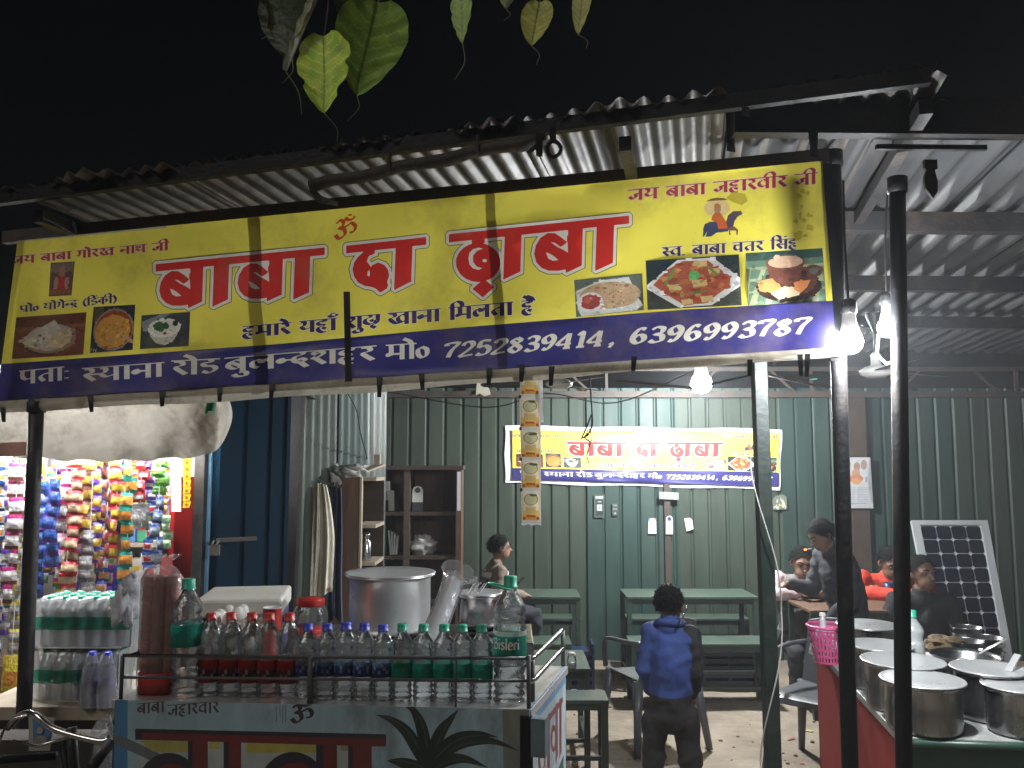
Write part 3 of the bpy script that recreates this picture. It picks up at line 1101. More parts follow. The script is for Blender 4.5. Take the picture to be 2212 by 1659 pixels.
# pale side wall by the cabinet and the dark post beside it
sa, sb = P(648, 1000, 5.0), P(822, 1000, 6.4)
sv = Vector((sb.x - sa.x, sb.y - sa.y, 0))
sl = sv.length
sv.normalize()
side = thing('side_wall', 'pale streaked corrugated sheets beside the wooden cabinet', 'wall', (sa.x, sa.y, 0))
side['kind'] = 'thing'
sn = Vector((0, 0, 1)).cross(sv) * -1
for i, (o0, wd, mt, z0, z1) in enumerate(((0, .62, 'green_steel', 0, 2.5), (.56, .6, 'teal_steel', 0, 2.52), (1.05, sl - 1.0, 'pale_steel', .02, 2.55))):
    m = MB()
    corr_sheet(m, lambda u, t, o0=o0, i=i: Vector((sa.x, sa.y, 0)) + sv * (o0 + u) + Vector((0, 0, z0 + t)) + sn * (.012 * i), None, None, wd, z1 - z0, 0.12, 0.016, sn, nseg=12, rows=8, seed=i + 90)
    m.build('wall_sheet', mt, side, world=True)
m = MB()
a = P(632, 1000, 4.9)
m.beam((a.x - .02, a.y, 0), (a.x + .03, a.y, 2.6), .075, .075, up=(0, 1, 0))
pp = solo(m, 'wooden_post', 'black_steel', 'dark weathered post between blue door and pale sheets', 'post', 'posts that carry the roof', loc=(a.x, a.y, 0))

# ---------------------------------------------------------------- lamps
def bulb(x, y, d, label, r=.034, hang=.3, dx=0.0, glow='bulb_glow'):
    c = P(x, y, d)
    t = thing('light_bulb', label, 'bulb', c, group='lit bulbs')
    m = MB()
    prof = [(0.0, -r), (r * .5, -r * .87), (r * .87, -r * .5), (r, 0), (r * .87, r * .5), (r * .62, r * .95), (r * .5, r * 1.35)]
    m.lathe(prof, n=18)
    m.build('globe', glow, t)
    m = MB()
    m.lathe([(r * .80, r * .62), (r * .78, r * .75), (r * .55, r * 1.7), (r * .5, r * 2.3)], n=18)
    m.build('heat_sink', 'ceramic', t)
    m = MB()
    m.lathe([(r * .5, r * 2.25), (r * .62, r * 2.35), (r * .62, r * 3.3), (r * .3, r * 3.5), (0, r * 3.5)], n=14)
    m.build('holder', 'rubber', t)
    m = MB()
    m.tube([Vector((0, 0, r * 3.4)), Vector((dx * .4, .01, r * 3.4 + hang * .5)), Vector((dx, 0, r * 3.4 + hang))], .004, n=5)
    m.build('cord', 'wire', t)
    return t


bulb(1515, 828, 6.5, 'bright bulb hanging in front of the green wall under the banner', r=.080, hang=.12, glow='far_bulb_glow')
bulb(1836, 738, 2.78, 'bright bulb at the end of the banner by the black post', r=.042, hang=.42)
bulb(1918, 708, 2.98, 'bright bulb hanging between the two black posts', r=.036, hang=.38, dx=.02)
m = MB()
c = P(1905, 760, 2.9)
m.tube([c + Vector((-.01, 0, .06)), c + Vector((-.018, 0, -.01)), c + Vector((.01, -.01, -.045)), c + Vector((.05, -.03, -.03)), c + Vector((.06, -.06, .02))], .005, n=6)
solo(m, 'wire_loop', 'wire_white', 'looped white cable hanging below the bulb between the black posts', 'cable', loc=c)

# ---------------------------------------------------------------- the printed banner
BA, BB = P(38, 520, 3.35), P(1776, 347, 2.77)
BT = Vector((BB.x - BA.x, BB.y - BA.y, 0))
BL_ = BT.length
BT.normalize()
BN = Vector((BT.y, -BT.x, 0))           # towards the camera
CAMV = Vector((0, 0, CAM_H))


def bpt(x, y, off=0.0):
    r = P(x, y, 1.0) - CAMV
    q = Vector((BA.x, BA.y, 0)) + BN * off
    t = (q - Vector((0, 0, 0))).dot(BN) / (r.x * BN.x + r.y * BN.y)
    return CAMV + r * t


YEL, WHT, RED, NAVY, OLV, CRM, INK = (.90, .78, .105), (.80, .76, .66), (.64, .035, .028), (.042, .038, .17), (.17, .13, .02), (.42, .03, .06), (.05, .025, .12)
LY = []
FR = [(38, 520), (1776, 347), (1806, 750), (-8, 868)]
LY.append((FR, YEL))
LY.append(([(-40, 789.5), (603, 743), (987, 708), (1481, 668.5), (1840, 647), (1840, 900), (-40, 900)], NAVY))
LY.append(([(20, 512), (60, 508), (360, 480), (360, 492), (60, 520), (20, 526)], (.55, .5, .4)))

# big title
TITLE = []
HOLE = []


def stemT(x0, x1, hy, slope, ht, hb, k=1.0):
    """stem with a slanted foot"""
    hy0, hy1 = hy(x0), hy(x1)
    TITLE.append([(x0, hy0 + 4 * k), (x1 + 1, hy1 + 4 * k), (x1 - 2, hy1 + hb), (x0 - 4, hy0 + ht)])


def headT(x0, y0, x1, y1, t):
    TITLE.append([(x0, y0), (x1, y1), (x1, y1 + t), (x0, y0 + t)])


def baT(xs, xe, hy, k=1.0):
    """bowl of ba with its cut-outs, the stem begins at xs"""
    sl = hy(xs + 10) - hy(xs)
    o = hy(xs)
    f = lambda x, y: (xs + x * k, o + y * k + sl / 10 * x * k)
    TITLE.append([f(*p) for p in [(2, 44), (-14, 29), (-26, 20), (-40, 18), (-54, 26), (-63, 40), (-66, 56), (-62, 72), (-52, 84), (-38, 91), (-20, 93), (-2, 92), (6, 92)]])
    HOLE.append([f(*p) for p in [(-34, 36), (-26, 38), (-15, 47), (-8, 44), (-1, 38), (0, 60), (-10, 53), (-22, 46)]])
    HOLE.append([f(*p) for p in [(-44, 55), (-38, 57), (-28, 64), (-19, 73), (-30, 73), (-39, 68)]])
    HOLE.append([f(*p) for p in [(-30, 16), (0, 16), (0, 26), (-8, 24), (-14, 21), (-22, 18)]])


h1 = lambda x: 571.7 - .0992 * (x - 337.3)
headT(337.3, 571.7, 700.3, 535.7, 14)
stemT(411, 437.5, h1, -.099, 100, 89)
baT(411, 437, h1)
stemT(463.7, 493.3, h1, -.099, 102, 90)
stemT(581.4, 609.5, h1, -.099, 102, 91)
baT(581.4, 609, h1, 1.02)
stemT(638.4, 668.5, h1, -.099, 104, 92)
h2 = lambda x: 531.8 - .109 * (x - 748.9)
headT(748.9, 531.8, 919.5, 513.2, 14.5)
stemT(856.3, 889.4, h2, -.1, 105, 91)
z2 = lambda pts: [(493.7 + x * .28106, 411.5 + y * .28106) for x, y in pts]
TITLE.append(z2(catmull_ := [(1120, 425), (1120, 482), (1075, 500), (1058, 545), (1090, 590), (1065, 625), (1062, 655), (1085, 668), (1092, 640), (1085, 605), (1110, 575), (1150, 558), (1195, 575), (1222, 610), (1230, 655), (1215, 700), (1222, 730), (1212, 752), (1165, 780), (1135, 752), (1105, 738), (1050, 730), (1000, 705), (968, 660), (957, 605), (968, 555), (1000, 510), (1035, 480), (1040, 430)]))
h3 = lambda x: 507 - .1043 * (x - 970.7)
headT(970.7, 507, 1358, 466.6, 15.5)
z3 = lambda pts: [(987.5 + x * .26460, 384 + y * .26460) for x, y in pts]
# dha: ring bowl
cx, cy = 1038, 566
TITLE.append([(1020, 512), (1046, 508), (1046, 524), (1034, 530), (1020, 540)])
TITLE.append(ell(cx - 5, cy + 1, 47, 41, n=30))
HOLE.append([(1012, 558), (1014, 546), (1022, 538), (1033, 535), (1044, 537), (1030, 542), (1022, 552), (1022, 566), (1030, 576), (1042, 579), (1034, 583), (1022, 580), (1014, 571)])
HOLE.append(ell(1047, 563, 5, 3.5, n=10))
HOLE.append([(1052, 526), (1066, 524), (1078, 536), (1070, 534), (1058, 530)])
TITLE.append([(1045, 604), (1066, 620), (1043, 641), (1022, 624)])
stemT(1092, 1125, h3, -.1, 108, 95)
stemT(1227, 1257.4, h3, -.1, 108, 96)
baT(1227, 1257, h3, 1.09)
stemT(1290.5, 1324.9, h3, -.1, 110, 97)
for p in TITLE:
    LY.append((offset(p, 9.4), OLV))
for p in TITLE:
    LY.append((offset(p, 7.7), WHT))
for p in TITLE:
    LY.append((offset(p, 1.1), RED))
for p in HOLE:
    LY.append((p, WHT))


def put(glyphs, a, b, ha, hb, col, halo=None, hw=1.6, dest=None, **k):
    dest = LY if dest is None else dest
    ps = text_polys(glyphs, a, b, ha, hb, **k)
    if halo is not None:
        for p in ps:
            dest.append((offset(p, hw), halo))
    for p in ps:
        dest.append((p, col))


sp = lambda s: [q if q != '_' else ' ' for q in s.split()]
put(sp('ja ya _ ba A ba A _ ga o ra kha _ na A tha _ ja I'), (26, 555), (365, 523), 16, 17, CRM, (.74, .55, .4), 1.2)
put(sp('pa r_ o z _ ya o ga e n- da r_d _ ( i Da dot ka I )'), (43, 661), (252, 639), 14, 15, INK, (.78, .68, .4), 1.0)
put(sp('ha ma A ra er _ ya ha A can _ sha u ddha _ kha A na A _ i ma la ta A _ ha ai'), (524, 706), (1156, 648), 24, 28, INK, (.86, .82, .62), 1.3, w=.25)
LW = (.78, .74, .64)
put(sp('pa ta A :'), (42, 802), (153, 791), 29, 29, LW)
put(sp('s- ya A na A'), (178, 796), (354, 783), 30, 30, LW)
put(sp('ra o Da'), (371, 780), (474, 775), 31, 31, LW)
put(sp('ba u la n- da sha ha ra'), (486, 774), (812, 747), 30, 31, LW)
put(sp('ma o z'), (834, 746), (926, 740), 32, 33, LW)
put(list('7252839414'), (958, 741), (1306, 712), 33, 34, LW, slant=.24, thin=.09)
put([','], (1310, 712), (1332, 710), 34, 34, LW)
put(list('6396993787'), (1362, 708), (1752, 685), 35, 36, LW, slant=.24, thin=.09)
put(sp('ja ya _ ba A ba A _ ja ha A ra va I ra _ ja I'), (1357, 411), (1765, 373), 23, 24, CRM, (.78, .58, .42), 1.6)
put(sp('s- va . _ ba A ba A _ cha ta ra _ i sa dot ha'), (1430, 535), (1725, 515), 20, 21, INK, (.8, .72, .45), 1.4)
put(['om'], (724, 476), (776, 470), 38, 38, (.62, .08, .015), w=.2, thin=.09, ang=math.radians(40))

# food pictures
z1q = lambda q: [(x * .28106, 466.3 + y * .28106) for x, y in q]
z3q = lambda q: [(987.5 + x * .2646, 384 + y * .2646) for x, y in q]
z4q = lambda q: [(1316.6 + x * .3142, 301.7 + y * .3142) for x, y in q]


rp = random.Random(21)


def pic(q, items):
    LY.append((q, items[0]))
    for poly, c in items[1:]:
        clip = [(min(max(u, .004), .996), min(max(v, .004), .996)) for u, v in poly]
        LY.append((quadmap(q, clip), c))
    pr_ = [(rect(0, 0, 1, 1), items[0])] + list(items[1:])
    for k in range(150):
        u, v = rp.uniform(.03, .97), rp.uniform(.03, .97)
        base = items[0]
        for poly, c in pr_:
            if inside([tuple(p) for p in poly], np.array([[u, v]]))[0]:
                base = c
        f_ = rp.uniform(.62, 1.35)
        w_ = rp.uniform(.012, .05)
        bl_ = [(min(max(x, .004), .996), min(max(y, .004), .996)) for x, y in ell(u, v, w_, w_ * rp.uniform(.4, 1.1), 6, rot=rp.uniform(0, 3), wob=.5, seed=k)]
        LY.append((quadmap(q, bl_), tuple(min(.85, x * f_ * rp.uniform(.9, 1.1)) for x in base)))


pic(z1q([(125, 780), (665, 740), (640, 1065), (90, 1100)]), [(.20, .075, .05), (rect(0, 0, 1, .25), (.13, .045, .03)), (rect(0, .28, 1, .33), (.27, .11, .07)), (ell(.5, .6, .37, .37, 26), (.10, .06, .04)), (ell(.52, .57, .36, .35, 26), (.34, .22, .15)),
    (ell(.5, .54, .32, .32, 26), (.50, .42, .34)), ([(.12, .5), (.3, .38), (.55, .12), (.64, .3), (.66, .5), (.5, .62), (.3, .7)], (.58, .50, .42)), ([(.08, .55), (.3, .5), (.3, .78), (.18, .72)], (.72, .62, .45)), ([(.5, .5), (.78, .42), (.8, .7), (.6, .8), (.5, .74)], (.66, .52, .32)),
    (ell(.37, .48, .02, .03, 8), (.15, .09, .06)), (ell(.42, .56, .02, .03, 8), (.15, .09, .06)), (ell(.34, .6, .015, .02, 8), (.2, .12, .08))])
q = z1q([(720, 700), (1040, 682), (1020, 1030), (690, 1055)])
it = [(.03, .035, .045), (rect(0, 0, .25, .3), (.10, .08, .05)), (ell(.52, .52, .48, .46, 26), (.30, .24, .19)), (ell(.52, .52, .44, .42, 26), (.33, .07, .02)), (ell(.5, .56, .42, .36, 26), (.60, .30, .07))]
for k in range(14):
    it.append((ell(.5 + rp.uniform(-.28, .28), .52 + rp.uniform(-.2, .22), rp.uniform(.02, .06), rp.uniform(.02, .04), 7, rot=k), rp.choice([(.66, .38, .10), (.52, .22, .04), (.42, .3, .06)])))
it += [([(.64, .6), (.7, .6), (1, .78), (1, .86), (.9, .82)], (.55, .3, .2))]
pic(q, it)
put(['LF', 'Lr', 'Ly'], (195, 752), (209, 751), 8, 8, (.6, .55, .5), w=.12, thin=.08)
q = z1q([(1088, 765), (1462, 737), (1450, 1000), (1075, 1025)])
pic(q, [(.05, .06, .065), ([(0, .2), (.4, 0), (.6, 0), (.05, .5)], (.24, .25, .25)), ([(.14, .4), (.2, .65), (.32, .85), (.5, .93), (.66, .85), (.75, .65), (.8, .4)], (.56, .52, .42)), (ell(.48, .42, .34, .28, 26), (.74, .72, .66)), (ell(.46, .42, .28, .21, 22), (.68, .65, .57)),
    (ell(.4, .4, .13, .16, 11, wob=.7, seed=4), (.05, .14, .05)), (ell(.5, .36, .07, .10, 9, wob=.7, seed=6), (.04, .10, .04)), (ell(.5, .58, .04, .05, 8), (.4, .06, .03)), (ell(.7, .3, .07, .08, 8, wob=.5), (.03, .04, .03)), (ell(.62, .5, .015, .02, 6), (.4, .1, .04)), (ell(.3, .55, .015, .02, 6), (.4, .1, .04))])
q = z1q([(390, 360), (575, 350), (550, 610), (375, 620)])
pic(q, [(.12, .075, .06), (rect(.05, .04, .95, .3), (.20, .14, .11)), (ell(.5, .3, .14, .16, 12), (.32, .17, .12)), ([(.34, .42), (.66, .42), (.86, .8), (.14, .8)], (.42, .05, .05)), (ell(.28, .62, .1, .2, 9), (.35, .22, .15)), (ell(.74, .62, .1, .2, 9), (.35, .22, .15)), (rect(.04, .82, .96, .96), (.24, .10, .06))])
q = z3q([(955, 835), (1510, 780), (1525, 1080), (972, 1138)])
it = [(.13, .15, .12), ([(.02, .3), (.4, .08), (.8, .06), (.98, .85), (.9, .98), (.08, .99), (.03, .8)], (.62, .62, .58)), (ell(.5, .5, .44, .36, 28, rot=.1), (.45, .30, .17)), (ell(.66, .52, .3, .33, 22), (.50, .34, .20))]
for k in range(46):
    a, r = rp.uniform(0, 6.28), rp.uniform(.1, 1)
    it.append((ell(.54 + math.cos(a) * .4 * r, .5 + math.sin(a) * .32 * r, rp.uniform(.006, .017), rp.uniform(.01, .024), 6), (.24, .12, .06)))
it += [(ell(.22, .64, .185, .27, 20), (.70, .69, .66)), (ell(.22, .63, .145, .2, 16, wob=.2), (.36, .06, .05)), (ell(.2, .58, .08, .1, 10, wob=.4), (.52, .10, .08)), (ell(.26, .68, .06, .08, 9, wob=.4), (.26, .08, .05)), (ell(.23, .53, .015, .015, 6), (.75, .6, .5))]
pic(q, it)
q = z4q([(248, 832), (890, 788), (910, 1138), (262, 1170)])
it = [(.025, .04, .045), ([(.0, .5), (.34, .03), (.72, .03), (1, .46), (1, .62), (.68, .97), (.33, .98), (.0, .58)], (.66, .65, .63)), ([(.07, .5), (.24, .2), (.4, .06), (.66, .08), (.9, .42), (.88, .6), (.62, .93), (.38, .93), (.2, .7)], (.40, .09, .05))]
for k in range(34):
    a, r = rp.uniform(0, 6.28), rp.uniform(.1, .95)
    it.append((ell(.49 + math.cos(a) * .36 * r, .5 + math.sin(a) * .36 * r, rp.uniform(.03, .07), rp.uniform(.03, .07), 7, wob=.5, seed=k), rp.choice([(.50, .14, .06), (.33, .05, .035), (.55, .26, .10), (.42, .06, .05)])))
for (x, y, s) in ((.58, .14, .07), (.3, .58, .07), (.56, .52, .08), (.42, .88, .06), (.63, .84, .065), (.72, .3, .06)):
    it.append(([(x - s, y - s * .8), (x + s, y - s), (x + s * 1.1, y + s * .6), (x - s * .8, y + s)], (.66, .46, .2)))
    it.append(([(x - s * .8, y + s), (x + s * 1.1, y + s * .6), (x + s * 1.1, y + s * .95), (x - s * .75, y + s * 1.4)], (.42, .2, .06)))
for (x0, y0, x1, y1) in ((.3, .2, .2, .52), (.66, .2, .8, .44), (.36, .72, .64, .68)):
    d = Vector((x1 - x0, y1 - y0)).normalized()
    n_ = Vector((-d.y, d.x)) * .018
    it.append(([(x0 + n_.x, y0 + n_.y), (x1 + n_.x, y1 + n_.y), (x1 - n_.x, y1 - n_.y), (x0 - n_.x, y0 - n_.y)], (.16, .26, .09)))
it.append((ell(.52, .34, .06, .09, 10, wob=.5), (.10, .40, .12)))
it.append((ell(.49, .4, .045, .06, 9, wob=.5, seed=8), (.16, .48, .18)))
pic(q, it)
q = z4q([(935, 780), (1465, 745), (1490, 1110), (950, 1140)])
it = [(.12, .20, .14), (rect(0, 0, 1, .16), (.04, .09, .08))]
for k in range(6):
    it.append(([(.0 + k * .2, .3), (.06 + k * .2, .3), (-.1 + k * .2, 1), (-.18 + k * .2, 1)], (.34, .38, .22)))
for v in (.28, .5, .72):
    it.append((rect(0, v, 1, v + .05), (.30, .36, .22)))
it += [(ell(.54, .68, .42, .29, 28), (.035, .018, .016)), (ell(.54, .64, .36, .22, 26), (.09, .045, .035)), ([(.13, .55), (.38, .5), (.44, .7), (.3, .8), (.16, .74)], (.55, .30, .10)), ([(.3, .8), (.5, .66), (.7, .74), (.66, .86), (.4, .92)], (.66, .55, .36)), ([(.6, .6), (.82, .58), (.76, .74), (.68, .82), (.6, .74)], (.60, .22, .08)),
       (ell(.86, .42, .12, .12, 16), (.13, .045, .03)), (ell(.87, .42, .065, .065, 12), (.10, .13, .10)), ([(.26, .24), (.76, .22), (.74, .44), (.64, .6), (.5, .66), (.38, .6), (.29, .44)], (.16, .06, .045)), (ell(.51, .22, .255, .14, 24), (.20, .085, .06)), (ell(.51, .215, .225, .115, 24), (.62, .42, .28))]
pic(q, it)
# a rider on a horse (plain shapes)
zz = lambda pts: z4q(pts)
LY.append((zz(ell(740, 470, 90, 60, 16)), (.76, .56, .26)))
LY.append((zz([(660, 425), (700, 405), (745, 398), (790, 402), (815, 415), (740, 418)]), (.22, .12, .05)))
LY.append((zz([(645, 610), (655, 580), (690, 565), (800, 560), (830, 590), (815, 630), (735, 640), (700, 665), (660, 668), (672, 630), (650, 668), (642, 668)]), (.05, .06, .13)))
LY.append((zz([(800, 570), (815, 520), (850, 492), (905, 490), (915, 510), (880, 530), (860, 560), (850, 600), (820, 610)]), (.09, .06, .10)))
LY.append((zz([(820, 600), (860, 598), (885, 620), (880, 655), (872, 655), (870, 625), (830, 625), (832, 655), (822, 655)]), (.22, .09, .06)))
LY.append((zz([(705, 530), (725, 500), (760, 500), (800, 560), (815, 610), (750, 615), (740, 570), (700, 552)]), (.58, .12, .03)))
LY.append((zz(ell(742, 480, 24, 26, 12)), (.42, .22, .12)))
LY.append((zz([(718, 470), (722, 445), (742, 435), (762, 448), (768, 470)]), (.5, .2, .05)))
# stains and a worn fold
for k in range(12):
    LY.append((zz(ell(rp.uniform(1270, 1430), rp.uniform(320, 680), rp.uniform(8, 26), rp.uniform(10, 34), 9, wob=.8, seed=k)), (.66, .50, .03)))
LY.append((zz([(800, 400), (850, 360), (930, 370), (950, 420), (910, 450), (850, 430)]), (.58, .46, .05)))

BV, BTI, BC = art(LY, FR, grid=26)
ban = thing('shop_banner', 'large yellow and navy Hindi shop banner hung under the roof eave', 'banner', bpt(-8, 868), group='printed shop banners')


def ripple(x, y):
    u = (x - 0) / 1800.0
    return .012 * math.sin(u * 26 + y * .01) * math.sin(PI * min(max((y - 350 - (1 - u) * 150) / 400, 0), 1)) + .014 * noise.noise(Vector((x * .006, y * .008, 2)))


L_ = ban.location.copy()
o = art_mesh('printed_sheet', BV, BTI, BC, lambda x, y: bpt(x, y, ripple(x, y)) - L_, 'vinyl', ban)
# pale hem wrapped over the lower rail
m = MB()
m.sheet(lambda u, v: bpt(-8 + u * 1816, 867 - 117 * u + v * (24 + 8 * math.sin(u * 4)) + 2 * math.sin(u * 31) * v, .004 + .012 * math.sin(v * PI) + .003 * math.sin(u * 50)), 90, 5)
m.build('hem', 'hem', ban, world=True)
# black ties round the hem
for (x, yy, h) in ((6, 880, 30), (68, 868, 32), (195, 860, 28), (350, 850, 26), (475, 842, 24), (588, 832, 30), (820, 820, 36), (910, 812, 28), (1057, 800, 30), (1128, 793, 30), (1192, 797, 34), (1370, 776, 24), (1620, 776, 34), (1728, 768, 42), (1745, 768, 44)):
    m = MB()
    sk = rb.uniform(-.2, .2)
    m.sheet(lambda u, v, x=x, yy=yy, h=h, sk=sk: bpt(x + (u - .5) * 13 * (1 - .35 * v) + sk * v * 16, yy - 6 + v * (h + 8), .022 - .012 * (2 * v - 1) ** 2), 2, 6)
    m.build('tie', 'strap', ban, world=True)
m = MB()
m.sheet(lambda u, v: bpt(742 + u * 14 + v * 4 + (6 * (u - .5) if v > .9 else 0), 630 + v * 205, .012 + .004 * math.sin(v * 7)), 2, 10)
m.build('strap', 'strap', ban, world=True)
# frame behind the print
fr = thing('banner_frame', 'dark steel bar frame showing through behind the yellow banner', 'frame', bpt(560, 830, -.04))
for (x0, y0, x1, y1, wd) in ((562, 475, 580, 850, .042), (1065, 425, 1094, 812, .030), (60, 515, 20, 880, .04), (1782, 345, 1806, 780, .04)):
    m = MB()
    m.beam(bpt(x0, y0, -.028), bpt(x1, y1, -.028), wd, .02, up=(0, 1, 0))
    m.build('upright', 'black_steel', fr, world=True)
m = MB()
m.beam(bpt(10, 514, -.03), bpt(1790, 338, -.03), .03, .05)
m.build('top_rail', 'rust_steel', fr, world=True)
m = MB()
m.tube([bpt(-30, 876, -.024), bpt(1815, 762, -.024)], .016, n=10)
m.build('bottom_rail', 'rust_steel', fr, world=True)

# ---------------------------------------------------------------- the same print, smaller, on the back wall
BKY = WY - .045
bq = [P(1107, 928, BKY), P(1683, 934, BKY), P(1682, 1050, BKY), P(1107, 1036, BKY)]
_tl, _tr, _br, _bl = [Vector(p) for p in FR]


def inv_quad(x, y):
    # photo raster -> banner plane -> unit square of the print
    p = bpt(x, y)
    s = (p - Vector((BA.x, BA.y, 0))).dot(BT) / BL_
    zt = BA.z + (BB.z - BA.z) * s
    pb0, pb1 = bpt(-8, 868), bpt(1806, 750)
    s0 = (pb0 - Vector((BA.x, BA.y, 0))).dot(BT) / BL_
    s1 = (pb1 - Vector((BA.x, BA.y, 0))).dot(BT) / BL_
    zb_ = pb0.z + (pb1.z - pb0.z) * (s - s0) / (s1 - s0)
    v = (zt - p.z) / (zt - zb_)
    e0, e1 = s0 * v, 1 + (s1 - 1) * v
    return (s - e0) / (e1 - e0), v


ban2 = thing('shop_banner', 'small yellow and navy Hindi banner fixed to the green wall', 'banner', bq[3], group='printed shop banners')
L2 = ban2.location.copy()


def bq_pt(x, y):
    u, v = inv_quad(x, y)
    p = (bq[0] * (1 - u) + bq[1] * u) * (1 - v) + (bq[3] * (1 - u) + bq[2] * u) * v
    p.y += .010 * math.sin(u * 20 + v * 2) * .6 + .008 * noise.noise(Vector((u * 7, v * 3, 1)))
    return p


art_mesh('printed_sheet', BV, BTI, BC, lambda x, y: bq_pt(x, y) - L2, 'vinyl_back', ban2)
bo = [P(1091, 919, BKY + .012), P(1690, 927, BKY + .012), P(1685, 1058, BKY + .012), P(1091, 1043, BKY + .012)]
m = MB()
m.sheet(lambda u, v: (bo[0] * (1 - u) + bo[1] * u) * (1 - v) + (bo[3] * (1 - u) + bo[2] * u) * v + Vector((.006 * math.sin(v * 9), .012 + .004 * math.sin(u * 23), .006 * math.sin(u * 17))), 60, 8)
m.build('white_margin', 'paper_white', ban2, world=True)

# ---------------------------------------------------------------- snack kiosk (left)
KD = 4.05
kx0, kx1 = PX(-90, KD), PX(436, KD)
kio = thing('snack_kiosk', 'lit snack kiosk with blue metal door behind the packets', 'kiosk', (kx0, KD, 0))
m = MB()
m.box(((kx0 + kx1) / 2, 5.45, 1.1), (kx1 - kx0 + .2, .05, 2.2))
m.build('back_wall', 'white_paint', kio, world=True)
m = MB()
m.box((kx0 - .15, 4.8, 1.1), (.05, 1.3, 2.2))
m.build('side_wall', 'white_paint', kio, world=True)
m = MB()
m.box(((kx0 + kx1) / 2, 4.85, 2.24), (kx1 - kx0 + .4, 1.5, .04))
m.build('ceiling', 'white_paint', kio, world=True)
m = MB()
m.box(((kx0 + kx1) / 2 - .05, 4.2, .42), (kx1 - kx0 - .1, .4, .80))
m.build('counter', 'wood', kio, world=True)
# right jamb, red side board, dark post, light blue edge, dark blue open door leaf
a, b_ = P(391, 1060, 4.5), P(426, 1250, 4.2)
m = MB()
m.box(((a.x + b_.x) / 2 + .01, 4.42, 1.05), (.03, .42, 1.3), Matrix.Rotation(-.22, 3, 'Z'))
m.build('red_side_board', 'red_paint', kio, world=True)
x = PX(437, 4.05)
m = MB()
m.box((x, 4.08, 1.1), (.048, .05, 2.2))
m.build('jamb', 'dark_steel', kio, world=True)
x = PX(454, 4.1)
m = MB()
m.box((x, 4.12, 1.1), (.036, .03, 2.2))
m.build('blue_edge', 'sky_blue_paint', kio, world=True)
d0, d1 = P(462, 1100, 4.12), P(612, 1100, 4.72)
dv = Vector((d1.x - d0.x, d1.y - d0.y, 0))
dl = dv.length
dv.normalize()
dR = Matrix.Rotation(math.atan2(dv.y, dv.x), 3, 'Z')
dc = Vector(((d0.x + d1.x) / 2, (d0.y + d1.y) / 2, 1.12))
m = MB()
m.box(dc, (dl, .03, 2.2), dR)
door = m.build('door', 'blue_paint', kio, world=True)
m = MB()
for q in (-.48, -.12, .24, .48):
    m.box(dc + dv * dl * q + Vector((0, 0, 0)) + dR @ Vector((0, -.02, 0)), (.035, .02, 2.18), dR)
m.build('door_rib', 'blue_paint', door, world=True)
m = MB()
c = P(466, 1190, 4.08)
m.tube([c + Vector((-.01, 0, .05)), c + Vector((-.012, -.02, .03)), c + Vector((.012, -.02, .03)), c + Vector((.012, 0, .05))], .006, n=6)
m.box(c + Vector((0, -.012, .005)), (.045, .02, .05))
m.beam(c + Vector((0, 0, .05)), c + Vector((.16, .12, .05)), .01, .02)
m.build('padlock', 'rust_steel', door, world=True)
# shelves inside
for (z, dd) in ((1.0, 5.25), (1.28, 5.25), (1.56, 5.25)):
    m = MB()
    m.box(((kx0 + kx1) / 2, dd, z), (kx1 - kx0, .3, .025))
    m.build('shelf', 'wood_edge', kio, world=True)
rk = random.Random(5)
goods = [(.5, .02, .02), (.75, .7, .6), (.1, .2, .5), (.7, .5, .05), (.05, .3, .15), (.6, .25, .05)]
ORD = ['leftmost', 'second from left', 'third from left', 'fourth from left', 'fifth from left', 'sixth from left', 'seventh from left', 'eighth from left', 'ninth from left', 'second from right', 'rightmost']
gnames = ['red', 'cream', 'blue', 'yellow', 'green', 'orange']
for (z, n) in ((1.015, 11), (1.295, 10)):
    for k in range(n):
        xx = kx0 + .1 + (kx1 - kx0 - .2) * (k + .5) / n
        h, w = rk.uniform(.12, .22), rk.uniform(.07, .13)
        m = MB()
        gi, gj = rk.randrange(6), rk.randrange(6)
        m.col = goods[gi]
        m.box((0, 0, h / 2), (w, .1, h))
        m.col = goods[gj]
        m.box((0, -.052, h * .55), (w * .7, .006, h * .4))
        o = m.build('snack_box', 'print')
        o.location = (xx, 5.22 + rk.uniform(-.03, .03), z)
        pos = 'lower' if z < 1.2 else 'upper'
        tag(o, '%s box with %s patch, %s on the %s kiosk shelf' % (gnames[gi], gnames[gj], ORD[k], pos), 'box', 'boxed goods on the kiosk shelves')
# tube lamp under the ceiling
t = thing('tube_light', 'lit white tube lamp inside the snack kiosk behind the tarpaulin', 'lamp', (kx0 + .62, 3.86, 2.0))
m = MB()
m.tube([Vector((-.6, 0, 0)), Vector((.6, 0, 0))], .016, n=10)
m.build('tube', 'tube_glow', t)
m = MB()
m.box((0, 0, .035), (1.26, .05, .03))
m.build('batten', 'white_paint', t)

# tarpaulin valance
TA = P(-40, 862, 3.72)


